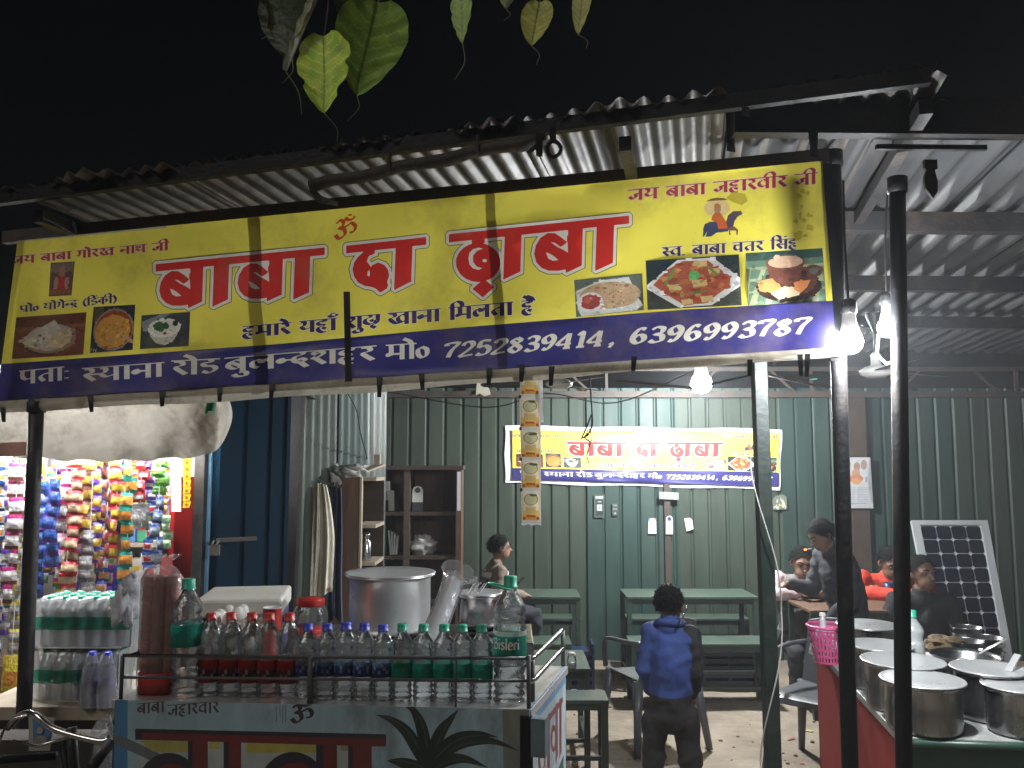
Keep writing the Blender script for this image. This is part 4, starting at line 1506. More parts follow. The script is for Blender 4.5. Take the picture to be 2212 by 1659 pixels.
def tarp(u, v):
    x = -60 + u * 562
    edge = min(1, (1 - u) / .10)
    if v < .62:
        q = v / .62
        top = 858 - 6 * u
        bot = 978 + 18 * math.sin(u * 3.1) - 14 * (1 - edge) ** 2 * 3 + 3 * math.sin(u * 40)
        y = bot + (top - bot) * q
        bul = .10 * math.sin(q * PI * .55) - .02
        d = 3.72 + .012 * math.sin(u * 38 + q * 2) * (1 - q) + .02 * noise.noise(Vector((u * 9, q * 2, 0))) + .014 * abs(noise.noise(Vector((u * 26 + q * 5, q * 3, 4)))) + .012 * abs(noise.noise(Vector((u * 14 - q * 7, q * 4, 9)))) - .03 * math.sin(q * PI) + .30 * (1 - min(1, (1 - u) / .06)) ** 2
        xx = x - (1 - edge) * 12 * (1 - math.sin(max(0.0, min(1.0, q)) * PI))
        return P(xx, y, d)
    q = (v - .62) / .38
    p = P(x, 858 - 6 * u, 3.72)
    return p + Vector((0.05 * q, 1.5 * q, .10 * math.sin(q * 2.0) + .02 * math.sin(u * 22) * q))


m = MB()
m.sheet(tarp, 150, 44)
t = thing('tarpaulin', 'dirty white tarpaulin awning sagging over the snack kiosk', 'tarpaulin', TA)
m.build('tarpaulin_sheet', 'tarp', t, world=True)
m = MB()
m.sheet(lambda u, v: P(-30 + u * 92 - 6 * math.sin(v * 3), 958 + v * 30 - 4 * u, 3.69 + .005 * math.sin(u * 9)), 8, 4)
m.build('red_patch', 'tarp_red', t, world=True)
m = MB()
m.sheet(lambda u, v: P(444 + u * 22 + 2 * math.sin(v * 5), 858 + v * 36 - (8 if .3 < u < .7 and v > .9 else 0), 3.665 + .006 * math.sin(u * 7)), 5, 6)
m.build('green_tag', 'green_plastic', t, world=True)

# hanging strips of packets
def packet_mesh(w, h, cols, seed):
    """puffed sachet, crimped top and foot; cols = top band, field, patch, foot band"""
    m = MB()
    nu, nv = 7, 9
    r = random.Random(seed)

    def fn(s):
        def f(u, v):
            puff = (math.sin(PI * u) ** .6) * (math.sin(PI * min(max((v - .08) / .84, 0), 1)) ** .6)
            cr = .0022 * math.sin(u * 40) if (v < .1 or v > .9) else .003 * noise.noise(Vector((u * 5, v * 5, seed)))
            return Vector(((u - .5) * w * (1 - .07 * puff), s * (.011 * puff) + cr - .0, -v * h))
        return f
    for s in (-1, 1):
        b = len(m.f)
        m.sheet(fn(s), nu, nv)
        for j in range(nv):
            for i in range(nu):
                k = b + j * nu + i
                v, u = (j + .5) / nv, (i + .5) / nu
                c = cols[1]
                if v < .17:
                    c = cols[0]
                elif v > .80:
                    c = cols[3]
                elif .2 < u < .8 and .3 < v < .62:
                    c = cols[2]
                q = r.uniform(.85, 1.1)
                m.c[k] = (c[0] * q, c[1] * q, c[2] * q)
    me_o = m.build('packet', 'foil')
    return me_o


wh, gy, rd, go, bl, dbl, pk, mag, tan, gr, tl, orr, pu, br, ye = (.7, .68, .66), (.38, .38, .42), (.55, .03, .04), (.55, .36, .06), (.04, .12, .48), (.03, .06, .22), (.66, .3, .42), (.4, .03, .16), (.55, .42, .26), (.10, .36, .06), (.02, .30, .22), (.72, .30, .05), (.16, .06, .45), (.2, .07, .05), (.75, .6, .06)
STRIPS = [
    (6, 19, 985, 1440, 11, (gy, wh, orr, bl), 'white packets with orange and blue bands', 4.0),
    (36, 24, 1000, 1300, 6, (mag, wh, wh, br), 'white packets with plum bands', 3.98),
    (38, 23, 1300, 1500, 5, (ye, gy, wh, gy), 'grey packets with yellow tops low down', 4.02),
    (95, 22, 1040, 1290, 7, (bl, bl, dbl, bl), 'bright blue packets', 4.04),
    (118, 24, 1035, 1225, 5, (dbl, bl, dbl, pu), 'dark blue packets', 3.97),
    (143, 21, 985, 1255, 6, (pk, wh, wh, mag), 'pink and white packets', 4.02),
    (166, 26, 985, 1290, 9, (rd, tan, tan, rd), 'red and tan packets', 3.98),
    (190, 26, 990, 1145, 4, (br, go, go, br), 'gold packets with brown bands', 4.03),
    (192, 24, 1145, 1285, 4, (gy, gy, wh, gy), 'silver grey packets', 4.0),
    (216, 14, 985, 1215, 6, (pu, go, go, pu), 'narrow gold and purple packets', 4.05),
    (235, 9, 980, 1230, 7, (br, (.3, .05, .05), br, br), 'narrow maroon packets', 3.93),
    (254, 22, 985, 1205, 6, (rd, go, ye, rd), 'gold packets with red bands', 4.01),
    (280, 20, 1002, 1255, 6, (tl, orr, orr, tl), 'orange packets with teal bands', 3.97),
    (305, 21, 990, 1085, 3, (rd, rd, wh, rd), 'red and white packets', 4.0),
    (305, 26, 1088, 1140, 1, (gy, gy, wh, gy), 'short grey packets', 4.02),
    (325, 17, 992, 1080, 3, (pu, pu, wh, pu), 'purple packets with white patches', 4.04),
    (351, 22, 990, 1068, 3, (gr, gr, (.25, .5, .1), gr), 'leaf green packets', 3.98),
    (341, 16, 1072, 1218, 4, (dbl, (.22, .28, .38), (.3, .36, .45), dbl), 'slate blue packets', 3.96),
    (361, 18, 1112, 1185, 3, ((.5, .7, .45), (.62, .8, .6), (.3, .6, .3), (.5, .7, .45)), 'pale green stickers', 4.02),
    (22, 44, 1420, 1510, 1, (ye, ye, orr, orr), 'large yellow packets', 3.95),
    (80, 20, 985, 1040, 2, (ye, ye, pu, ye), 'yellow packets at the top', 4.06),
    (240, 20, 975, 1000, 1, (orr, ye, rd, ye), 'bright yellow packets under the tarpaulin edge', 4.08),
    (275, 18, 1225, 1300, 2, (tl, wh, tl, wh), 'white and teal packets', 4.05),
    (70, 22, 1040, 1300, 8, (gy, wh, bl, gy), 'white packets with blue patches beside the post', 4.1),
    (60, 20, 985, 1440, 9, (wh, ye, wh, wh), 'pale yellow packets behind the post', 4.12),
    (20, 20, 1000, 1420, 9, (wh, gy, pu, wh), 'silver packets with purple patches', 4.1),
    (205, 18, 1000, 1290, 8, (br, tan, go, br), 'tan packets in the second row', 4.14),
    (330, 20, 1060, 1300, 7, (bl, wh, rd, bl), 'white packets with red patches in the second row', 4.14),
    (148, 18, 1255, 1300, 1, (rd, rd, wh, rd), 'scarlet packets at the foot', 4.06),
]
rs_ = random.Random(77)
PAL = [('gold', go), ('scarlet', rd), ('blue', bl), ('white', wh), ('silver', gy), ('magenta', mag), ('green', gr), ('teal', tl), ('orange', orr), ('violet', pu), ('yellow', ye), ('pink', pk)]
for k in range(24):
    (n1, c1), (n2, c2), (n3, c3) = rs_.sample(PAL, 3)
    ya = rs_.uniform(984, 1010)
    STRIPS.append((2 + k * 15.4, rs_.uniform(13, 18), ya, rs_.uniform(1180, 1330) if k < 17 else rs_.uniform(1060, 1150), rs_.randint(6, 9), (c1, c2, c3, c1), 'small %s packets with %s ends and %s patches' % (n2, n1, n3), 4.16 + .02 * (k % 3)))
ks = 0
for (x, w, y0, y1, n, cols, lab, d) in STRIPS:
    top, bot = P(x, y0, d), P(x, y1, d)
    n = max(1, int(n * 1.35 + .4))
    h = (top.z - bot.z) / n
    ww = w / F * d
    t = thing('packet_strip', 'hanging strip of ' + lab, 'packets', top, group='strips of packets hanging in the kiosk')
    proto = packet_mesh(ww * 1.3, h * 1.05, cols, ks)
    for k in range(n):
        o = proto if k == 0 else proto.copy()
        if k:
            COL.objects.link(o)
        o.parent = t
        o.location = (rk.uniform(-.012, .012), rk.uniform(-.02, .02), -k * h)
        o.rotation_euler = (rk.uniform(-.16, .16), rk.uniform(-.09, .09), rk.uniform(-.5, .5))
    m = MB()
    m.tube([Vector((0, .012, .25)), Vector((0, .012, -h * n * .98))], .0018, n=4)
    m.build('string', 'wire_white', t)
    ks += 1
# white price sheet and yellow tag roll
m = MB()
m.sheet(lambda u, v: P(370 + u * 21, 985 + v * 120, 3.99 + .01 * math.sin(v * 4)), 3, 8)
solo(m, 'paper_sheet', 'paper_white', 'long blank white sheet hanging beside the yellow tags', 'sheet', loc=P(380, 985, 3.99))
t = thing('tag_strip', 'hanging strip of yellow tags with small brown prints', 'tags', P(404, 976, 3.97))
for k in range(8):
    m = MB()
    y0, y1 = 976 + k * 15.3, 976 + k * 15.3 + 14.8
    m.col = (.78, .58, .03)
    p0 = [P(396, y0, 3.97), P(413, y0 - 1, 3.97), P(412 - k * .4, y1 - 1, 3.97), P(395.5 - k * .2, y1, 3.97)]
    m.add(p0, [(0, 1, 2, 3)])
    m.col = (.45, .12, .03)
    m.add([P(x, y, 3.966) for x, y in ell(404 - k * .2, (y0 + y1) / 2, 3.4, 3.6, 8, wob=.4, seed=k)], [tuple(range(8))])
    m.build('tag', 'print_thin', t, world=True)

# ---------------------------------------------------------------- side table with shrink packs, bicycle underneath
TZ = onfloor(150, 1520, 0).z + .80
tb = thing('wooden_table', 'low grey wooden table under the shrink wrapped water', 'table', onfloor(140, 1524, .80))
tl_, tr_ = onfloor(-60, 1526, .80), onfloor(262, 1526, .80)
m = MB()
m.box(((tl_.x + tr_.x) / 2, tl_.y + .32, .775), (tr_.x - tl_.x, .66, .05))
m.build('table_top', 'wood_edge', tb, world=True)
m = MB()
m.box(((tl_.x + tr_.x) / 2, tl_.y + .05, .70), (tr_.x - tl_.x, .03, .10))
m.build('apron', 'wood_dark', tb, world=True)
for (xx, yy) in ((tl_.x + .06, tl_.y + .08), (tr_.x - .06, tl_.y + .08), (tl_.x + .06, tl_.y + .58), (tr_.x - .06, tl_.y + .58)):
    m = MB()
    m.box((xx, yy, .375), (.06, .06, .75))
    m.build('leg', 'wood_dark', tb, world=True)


def bottle_profile(H, R, neck=.0125, rib=0.0013, ribs=7, shoulder=.72, taper=.16):
    """outline of a PET bottle up to the cap"""
    pr = [(R * .55, 0.004), (R * .9, 0), (R, .012)]
    hs = H * shoulder
    n = 36
    for k in range(n + 1):
        z = .014 + (hs - .014) * k / n
        q = k / n
        r = R
        if not (.50 < q < .82):
            r = R - rib * (1 + math.sin(q * 2 * PI * ribs * 1.3))
        pr.append((r, z))
    hn = H * .915
    for k in range(1, 9):
        q = k / 8
        pr.append((neck + (R - neck) * (math.cos(q * PI) * .5 + .5) ** .8, hs + (hn - hs) * q))
    pr.append((neck, H * .93))
    return pr


def make_bottle(name, H, R, capm, label, caps_label, cat, shell='pet_small', lab_cols=None, lab_z=(.50, .72), liquid=None, word=None, handle=False, loc=(0, 0, 0), ribs=7, group=None):
    t = thing(name, label, cat, loc, group=group)
    H = H * random.uniform(.985, 1.012)
    pr = bottle_profile(H, R, neck=.0125 if H < .3 else .016, ribs=ribs, rib=.0016 if H < .3 else .0038)
    m = MB()
    m.lathe(pr, n=22)
    m.build('shell', shell, t)
    m = MB()
    rc = .0145 if H < .3 else .019
    m.lathe([(0, H), (rc * .9, H), (rc, H - .003), (rc, H * .925), (rc * 1.1, H * .922), (rc * 1.1, H * .91)], n=18)
    cp = m.build('cap', capm, t)
    z0, z1 = H * .72 * lab_z[0] + .0, H * .72 * lab_z[1]
    if lab_cols:
        m = MB()
        n = 26
        rows = len(lab_cols)
        for j, cc in enumerate(lab_cols):
            za, zb2 = z1 + (z0 - z1) * j / rows, z1 + (z0 - z1) * (j + 1) / rows
            for k in range(n):
                a0, a1 = 2 * PI * k / n, 2 * PI * (k + 1) / n
                c = cc[k % len(cc)]
                m.col = c
                rr = R + .0009
                m.smooth = True
                m.add([(math.cos(a0) * rr, math.sin(a0) * rr, za), (math.cos(a1) * rr, math.sin(a1) * rr, za), (math.cos(a1) * rr, math.sin(a1) * rr, zb2), (math.cos(a0) * rr, math.sin(a0) * rr, zb2)], [(0, 3, 2, 1)])
        lb = m.build('label', 'print_thin', t)
        if word:
            ps = text_polys(['L' + ch for ch in word], (0, 0), (1, 0), .36, .36, w=.13, thin=.09)
            mm = MB()
            for p in ps:
                # bend each letter stroke round the bottle, facing the viewer
                n_ = len(p) // 2
                L, Rr = p[:n_], p[n_:][::-1]
                f = lambda q: (math.sin((q[0] - .5) * 1.7 - .25) * (R + .0022), -math.cos((q[0] - .5) * 1.7 - .25) * (R + .0022), (z0 + z1) / 2 + (.20 - q[1]) * .085 + .004)
                mm.add([f(q) for q in L] + [f(q) for q in Rr], [(i, i + 1, n_ + i + 1, n_ + i) for i in range(n_ - 1)])
            mm.col = (.75, .78, .76)
            mm.c = [(.8, .82, .8)] * len(mm.f)
            mm.build('lettering', 'print', lb)
    if liquid:
        m = MB()
        zq = H * .60
        m.lathe([(0, .008), (R * .86, .008), (R * .93, .02), (R * .93, zq), (0, zq)], n=18)
        m.build('contents', liquid, t)
    if handle:
        m = MB()
        zc = H * .915
        m.tube([(math.cos(a) * .034 - .03, math.sin(a) * .026 - .01, zc + .002 - .008 * math.cos(a)) for a in [k * PI / 9 for k in range(19)]], .0032, n=6)
        m.build('carry_ring', capm, t)
    t.rotation_euler = (random.uniform(-.012, .012), random.uniform(-.018, .018), 0)
    return t


# shrink packs
def shrink_pack(x0, x1, ytop, ybot, z, label, cols=6, rows=3):
    a, b = onfloor(x0, ybot, z), onfloor(x1, ybot, z)
    h = (P(x0, ytop, a.y).z - z)
    sp_ = (b.x - a.x) / cols
    R = sp_ / 2 * .98
    t = thing('water_pack', label, 'water pack', a, group='shrink wrapped packs of water')
    m = MB()
    m.lathe(bottle_profile(h * .97, R, neck=.012, ribs=6, rib=.001), n=14)
    m.mat = 1
    m.lathe([(0, h * .985), (.014, h * .985), (.0145, h * .90), (.0145, h * .89)], n=10)
    m.mat = 2
    m.lathe([(R + .0008, h * .36), (R + .0008, h * .57)], n=14)
    pr = m.build('bottle', ['pet_small', 'cap_green', 'label_green'])
    k = 0
    for j in range(rows):
        for i in range(cols):
            o = pr if k == 0 else pr.copy()
            if k:
                COL.objects.link(o)
            o.parent = t
            o.location = (sp_ * (i + .5), R + .005 + j * sp_, 0.002)
            o.rotation_euler = (0, 0, k * 1.3)
            k += 1
    W_, D_ = sp_ * cols, sp_ * rows + .01
    m = MB()

    def fn(u, v):
        # wrap: up the front, across the top
        per = u * W_
        w_ = .004 * math.sin(u * cols * 2 * PI) * (1 if v < .6 else .4) + .003 * noise.noise(Vector((u * 14, v * 6, z * 9)))
        if v < .62:
            q = v / .62
            rr = -.004 + (0 if q < .72 else (q - .72) * .11)
            return Vector((per, rr + w_, q * (h - .004)))
        q = (v - .62) / .38
        return Vector((per, .027 + q * (D_ - .03), h - .002 + w_ * 1.5 - .006 * math.sin(u * cols * PI) ** 2))
    m.sheet(fn, 60, 20)
    for s in (0, 1):
        m.sheet(lambda u, v, s=s: Vector((s * W_ + (.006 if s else -.006) + .003 * noise.noise(Vector((u * 6, v * 6, s))), u * D_, v * (h - .01))), 6, 8)
    m.build('shrink_wrap', 'wrap', t)
    m = MB()
    m.sheet(lambda u, v: Vector((u * W_, -.007 + .004 * math.sin(u * cols * 2 * PI) + .003 * noise.noise(Vector((u * 14, v * 3, z * 9))), h * (.34 + .26 * v))), 50, 3)
    m.build('printed_band', 'wrap_band', t)
    return t, a, h


_, pa, ph = shrink_pack(72, 250, 1402, 1513, .80, 'lower shrink wrapped pack of green labelled water bottles')
m = MB()
m.box((pa.x + .17, pa.y + .1, .80 + ph + .003), (.34, .19, .004))
solo(m, 'cardboard_sheet', 'foam_white', 'thin card between the two water packs', 'card', loc=(pa.x + .2, pa.y + .1, .80 + ph + .002))
shrink_pack(76, 280, 1290, 1396, .80 + ph + .008, 'upper shrink wrapped pack of green labelled water bottles')
# violet wrapped pair in front
for i, x in enumerate((228, 262)):
    a = onfloor(x, 1512, .80)
    a.y -= .09
    a.x = PX(x, a.y)
    t = make_bottle('wrapped_bottle', .215, .030, 'cap_blue', ['violet wrapped bottle beside the water packs', 'violet wrapped bottle next to the pink cups'][i], '', 'bottle', lab_cols=[[(.42, .42, .78)], [(.46, .46, .8)]], loc=a, group='violet wrapped bottles')
    m = MB()
    m.lathe([(.036, 0), (.038, .05), (.036, .11), (.034, .145), (.020, .185), (.017, .2)], n=16)
    for q in range(len(m.v)):
        v = m.v[q]
        k = 1 + .07 * noise.noise(Vector((v[0] * 60, v[1] * 60, v[2] * 30 + i)))
        m.v[q] = (v[0] * k, v[1] * k, v[2])
    m.build('wrap', 'wrap_violet', t)
# crumpled carrier bag above them
c = P(272, 1300, 3.0)
m = MB()
m.blob(c, (.045, .045, .075), n=26, amp=.75, seed=3)
m.blob(c + Vector((.012, 0, .055)), (.03, .03, .035), n=18, amp=.9, seed=5)
m.tube([c + Vector((.0, 0, .08)), c + Vector((.02, 0, .105)), c + Vector((.035, .0, .085))], .006, n=6)
solo(m, 'carrier_bag', 'poly_white', 'crumpled white carrier bag beside the pink cup stacks', 'bag', loc=c + Vector((0, 0, -.07)))

# bicycle parked under the table
bc = thing('bicycle', 'old bicycle with chrome handlebar parked by the cart', 'bicycle', (PX(110, 2.75), 2.75, 0))
h0, h1_, h2_ = P(70, 1545, 2.80), P(130, 1580, 2.78), P(215, 1601, 2.76)
m = MB()
hb = catmull([P(18, 1572, 2.95), P(45, 1545, 2.86), P(75, 1543, 2.80), P(120, 1576, 2.78), P(215, 1601, 2.76), P(240, 1592, 2.76), P(243, 1600, 2.70), P(222, 1628, 2.58)], 5)
m.tube(hb, .011, n=10)
hbar = m.build('handlebar', 'chrome', bc, world=True)
m = MB()
m.tube([P(236, 1608, 2.66), P(200, 1655, 2.5)], .0165, n=12)
m.build('grip', 'rubber', hbar, world=True)
m = MB()
m.tube([P(155, 1572, 2.78), P(158, 1640, 2.78), P(168, 1745, 2.80)], .016, n=10)
m.build('stem', 'dark_steel', bc, world=True)
m = MB()
m.tube([P(30, 1600, 2.84), P(80, 1612, 2.8), P(150, 1592, 2.78)], .005, n=6)
m.tube(catmull([P(60, 1545, 2.8), P(20, 1560, 2.78), P(0, 1600, 2.76), P(-10, 1640, 2.76)], 6), .004, n=5)
m.build('brake_rod', 'chrome', bc, world=True)
wc = P(170, 1990, 2.82)
wc.z = .33
for (dx, nm) in ((0.0, 'wheel'), (-1.0, 'wheel')):
    w0 = Vector((wc.x + dx, wc.y + .05 + dx * .05, .33))
    m = MB()
    m.tube([w0 + Vector((math.cos(a) * .31, 0, math.sin(a) * .31)) for a in [k * PI / 16 for k in range(33)]], .017, n=7)
    wh_ = m.build('wheel', 'rubber', bc, world=True)
    m = MB()
    for k in range(18):
        a = k * PI / 9
        m.tube([w0, w0 + Vector((math.cos(a) * .3, 0, math.sin(a) * .3))], .0012, n=3, caps=False)
    m.tube([w0 + Vector((0, -.04, 0)), w0 + Vector((0, .04, 0))], .02, n=8)
    m.build('spokes', 'chrome', wh_, world=True)
m = MB()
hd = Vector((wc.x - .08, wc.y, .86))
bb = Vector((wc.x - .55, wc.y, .3))
st = Vector((wc.x - .68, wc.y - .02, .84))
rw_ = Vector((wc.x - 1.0, wc.y, .33))
for a_, b2 in ((hd, Vector((wc.x, wc.y + .05, .33))), (hd + Vector((-.02, 0, -.05)), st + Vector((.02, 0, -.06))), (hd + Vector((0, 0, -.12)), bb), (bb, st), (bb, rw_), (rw_, st + Vector((.02, 0, -.08)))):
    m.tube([a_, b2], .014, n=8)
m.build('frame', 'black_steel', bc, world=True)
m = MB()
m.blob(st + Vector((0, 0, .03)), (.12, .07, .03), n=12, amp=.2)
m.build('saddle', 'rubber', bc, world=True)
# pasted blue bill and sacking seen under the table
c0 = onfloor(95, 1545, .66)
m = MB()
m.col = (.5, .47, .42)
pq = lambda x, y, d=3.02: P(x, y, d)
m.add([pq(62, 1548), pq(118, 1550), pq(108, 1622), pq(62, 1622)], [(0, 1, 2, 3)])
m.col = (.12, .26, .52)
m.add([pq(70, 1552, 3.017), pq(114, 1558, 3.017), pq(104, 1606, 3.017), pq(72, 1602, 3.017)], [(0, 1, 2, 3)])
m.col = (.45, .42, .4)
for (x, y, rx, ry) in ((86, 1578, 7, 8), (88, 1598, 14, 9), (92, 1556, 14, 4)):
    m.add([pq(px, py, 3.013) for px, py in ell(x, y, rx, ry, 12)], [tuple(range(12))])
solo(m, 'paper_bill', 'print', 'torn blue and white bill pasted under the table', 'bill', loc=pq(85, 1622))
m = MB()
m.box((PX(80, 3.1), 3.1, .40), (.62, .12, .78))
for q in range(0):
    pass
solo(m, 'tin_chest', 'rust_steel', 'grimy tin chest beneath the low grey table', 'chest', loc=(PX(80, 3.1), 3.1, 0))
c = P(205, 1640, 3.05)
m = MB()
m.blob((c.x, c.y, .36), (.17, .13, .42), n=26, amp=.5, seed=8)
solo(m, 'plastic_sack', 'wrap_soft', 'clear plastic sack slumped under the table beside the cart', 'sack', loc=(c.x, c.y, 0))

# ---------------------------------------------------------------- painted cart
CZ = 1.09
cFL, cFR, cBR = onfloor(248, 1512, CZ), onfloor(1143, 1533, CZ), onfloor(1222, 1440, CZ)
cBL = cFL + (cBR - cFR) + Vector((-.02, .12, 0))


def vplane(A, B):
    A = Vector((A.x, A.y, 0))
    Bv = Vector((B.x, B.y, 0))
    T = (Bv - A).normalized()
    N = Vector((T.y, -T.x, 0))

    def f(x, y, off=0.0):
        r = P(x, y, 1.0) - CAMV
        t = (A + N * off).dot(N) / (r.x * N.x + r.y * N.y)
        return CAMV + r * t
    return f


cart = thing('food_cart', 'pale blue hand painted food cart with red Hindi lettering', 'cart', (cFL.x, cFL.y, 0))
fpt = vplane(cFL, cFR)
BLU, LBL, MRN, DRK, PLY, PLW = (.34, .49, .58), (.08, .25, .47), (.17, .032, .03), (.035, .03, .045), (.46, .42, .10), (.50, .50, .46)
CL = []
CF = [(248, 1512), (1143, 1533), (1165, 2230), (236, 2230)]
CL.append((CF, BLU))
CL.append(([(240, 1500), (276, 1512), (272, 2240), (230, 2240)], LBL))
z6 = lambda pts: [(219.4 + x * .2232, 1481.2 + y * .2232) for x, y in pts]
z7 = lambda pts: [(713.2 + x * .2728, 1426.4 + y * .2728) for x, y in pts]
CL.append(([(1085, 1531), (1150, 1531), (1170, 2240), (1100, 2240)], (.22, .24, .22)))  # right end of the front coloured darker, for shade as well as dirt
CL.append((rect(298, 1597, 806, 2100), (.42, .48, .48)))
CL.append(([(245, 1586), (270, 1592), (400, 1655), (400, 1680), (330, 1645), (245, 1606)], (.16, .19, .20)))
CL.append(([(302, 1599), (406, 1602), (406, 1624), (330, 1624)], PLY))
CL.append((rect(453, 1602, 474, 1618), PLY))
CL.append((rect(532, 1604, 684, 1626), PLY))
CL.append((rect(735, 1606, 757, 1622), (.34, .30, .16)))
for (cx, cy, rx, ry) in ((365, 1712, 72, 86), (633, 1712, 76, 88)):
    CL.append((ell(cx, cy, rx, ry, 30), DRK))
    CL.append((ell(cx + 5, cy + 9, rx - 14, ry - 14, 30), MRN))
    CL.append(([(cx - 30, cy - 20), (cx + 35, cy + 30), (cx + 30, cy + 44), (cx - 36, cy - 2)], PLW))
for (a, b, s) in ((416, 449, 10), (494, 521, 11), (699, 728, 16), (762, 803, 10)):
    CL.append(([(a - s, 1590), (b, 1590), (b, 1880), (a - s, 1920)], DRK))
    CL.append(([(a, 1590), (b, 1590), (b, 1880), (a, 1906)], MRN))
CL.append(([(292, 1574), (834, 1586), (834, 1612), (292, 1598)], DRK))
CL.append(([(306, 1583), (832, 1596), (832, 1613), (306, 1598)], MRN))
put(sp('ba A ba A'), (296, 1521), (356, 1515), 22, 23, (.10, .05, .06), dest=CL, w=.16, thin=.10)
put(sp('ja ha A ra va I ra'), (362, 1524), (474, 1515), 23, 24, (.10, .05, .06), dest=CL, w=.16, thin=.10)
put(['om'], (630, 1522), (682, 1522), 36, 36, (.05, .03, .035), dest=CL, w=.22, thin=.10)
for x in (596, 604, 610, 616):
    CL.append((rect(x, 1520 + (x % 3) * 3, x + 1.6, 1562 - (x % 5) * 3), (.12, .13, .13)))
# painted plant
LEAFS = [[(775, 860), (700, 720), (600, 560), (480, 470), (365, 432)], [(775, 860), (755, 700), (720, 520), (660, 400), (580, 350)], [(775, 860), (820, 700), (880, 560), (950, 470), (1015, 390)], [(775, 860), (900, 730), (1060, 650), (1280, 640), (1495, 715)], [(775, 860), (850, 740), (1000, 620), (1180, 585), (1330, 610)], [(760, 870), (640, 830), (540, 805), (450, 795)], [(775, 880), (900, 800), (1060, 780), (1250, 850)]]
for sp_l in LEAFS:
    c_ = catmull([(x, y, 0) for x, y in z7(sp_l)], 6)
    L, Rr = [], []
    n_ = len(c_)
    for i, p in enumerate(c_):
        d = (c_[min(i + 1, n_ - 1)] - c_[max(i - 1, 0)]).normalized()
        w = 13 * math.sin(PI * (.16 + .84 * i / (n_ - 1)) ** .8) + .4
        nn = Vector((-d.y, d.x, 0))
        L.append((p.x + nn.x * w, p.y + nn.y * w))
        Rr.append((p.x - nn.x * w, p.y - nn.y * w))
    CL.append((L + Rr[::-1], (.018, .035, .028)))
    L2_ = [((a[0] * .58 + b[0] * .42), (a[1] * .58 + b[1] * .42)) for a, b in zip(L, Rr)]
    L3_ = [((a[0] * .72 + b[0] * .28), (a[1] * .72 + b[1] * .28)) for a, b in zip(L, Rr)]
    CL.append((L2_ + L3_[::-1], (.06, .075, .068)))
CL.append(([(915, 1650), (940, 1650), (945, 1800), (910, 1800)], (.02, .035, .03)))
V_, T_, C_ = art(CL, CF)
Lc = cart.location.copy()
art_mesh('front_panel', V_, T_, C_, lambda x, y: fpt(x, y, .004) - Lc, 'cart_paint', cart, smooth=False)
spt = vplane(cFR, cBR)
CS = []
SF = [(1143, 1533), (1222, 1440), (1222, 2000), (1160, 2230)]
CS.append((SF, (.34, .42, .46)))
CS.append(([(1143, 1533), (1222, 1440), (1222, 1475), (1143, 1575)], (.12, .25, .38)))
for (x0, x1, y0) in ((1182, 1188, 1545), (1200, 1205, 1522), (1208, 1213, 1512)):
    CS.append(([(x0, y0), (x1, y0 - 6), (x1, y0 + 110), (x0, y0 + 130)], MRN))
CS.append(([(1180, 1552), (1216, 1505), (1216, 1517), (1180, 1568)], MRN))
CS.append((ell(1196, 1595, 7, 30, 16), MRN))
CS.append((ell(1196, 1597, 3, 18, 12), (.4, .45, .47)))
CS.append((ell(1170, 1640, 8, 34, 16), MRN))
CS.append((ell(1171, 1642, 4, 22, 12), (.4, .45, .47)))
CS.append(([(1206, 1660), (1218, 1630), (1216, 1700), (1204, 1710)], (.02, .08, .05)))
V_, T_, C_ = art(CS, SF)
art_mesh('side_panel', V_, T_, C_, lambda x, y: spt(x, y, .004) - Lc, 'cart_paint', cart, smooth=False)
foot = [Vector((p.x, p.y)) for p in (cFL, cFR, cBR, cBL)]
m = MB()
m.prism([(p.x, p.y) for p in foot], .14, CZ - .022)
m.build('body', 'rust_steel', cart, world=True)
cen = (foot[0] + foot[1] + foot[2] + foot[3]) / 4
m = MB()
m.prism([tuple(cen + (p - cen) * 1.012) for p in foot], CZ - .022, CZ)
m.build('counter_top', 'aluminium', cart, world=True)
m = MB()
jp = spt(1166, 1590, .03)
m.box(jp, (.04, .04, .10), Matrix.Rotation(-.3, 3, 'Z'))
m.build('tin_pocket', 'pocket_blue', cart, world=True)
m = MB()
ca_ = fpt(1137, 1540, .006)
m.box((ca_.x, ca_.y, .6), (.035, .012, .95))
m.build('corner_strip', 'black_steel', cart, world=True)
for p in foot:
    q = cen + (p - cen) * .86
    m = MB()
    m.lathe([(0, -.02), (.07, -.02), (.075, -.012), (.075, .012), (.07, .02), (0, .02)], n=18, c=(q.x, q.y, .07), axis=Matrix.Rotation(PI / 2, 3, 'X'))
    m.build('wheel', 'rubber', cart, world=True)
# guard rail
rpt = lambda x, y: fpt(x, y, -.012)
m = MB()
m.tube([rpt(300, 1409), rpt(266, 1416), rpt(700, 1419), rpt(1142, 1422)], .0052, n=8)
m.build('guard_rail', 'rail_grey', cart, world=True)
m = MB()
m.tube([rpt(266, 1463), rpt(700, 1467), rpt(1142, 1471)], .0044, n=8)
m.build('guard_rail', 'rail_grey', cart, world=True)
for (x, r_) in ((265, .006), (672, .009), (985, .003), (1142, .006)):
    m = MB()
    a, b = rpt(x, 1416), rpt(x, 1416)
    b = Vector((b.x, b.y, CZ - .004))
    m.tube([a, b], r_, n=8)
    m.build('rail_post', 'rail_grey', cart, world=True)
s0, s1 = spt(1146, 1424, -.01), spt(1218, 1362, -.01)
for (y0, y1) in ((1424, 1362), (1472, 1402)):
    m = MB()
    m.tube([spt(1146, y0, -.01), spt(1158, y0 - 8, -.01), spt(1214, y1, -.01)], .008, n=8)
    m.build('side_rail', 'chrome', cart, world=True)
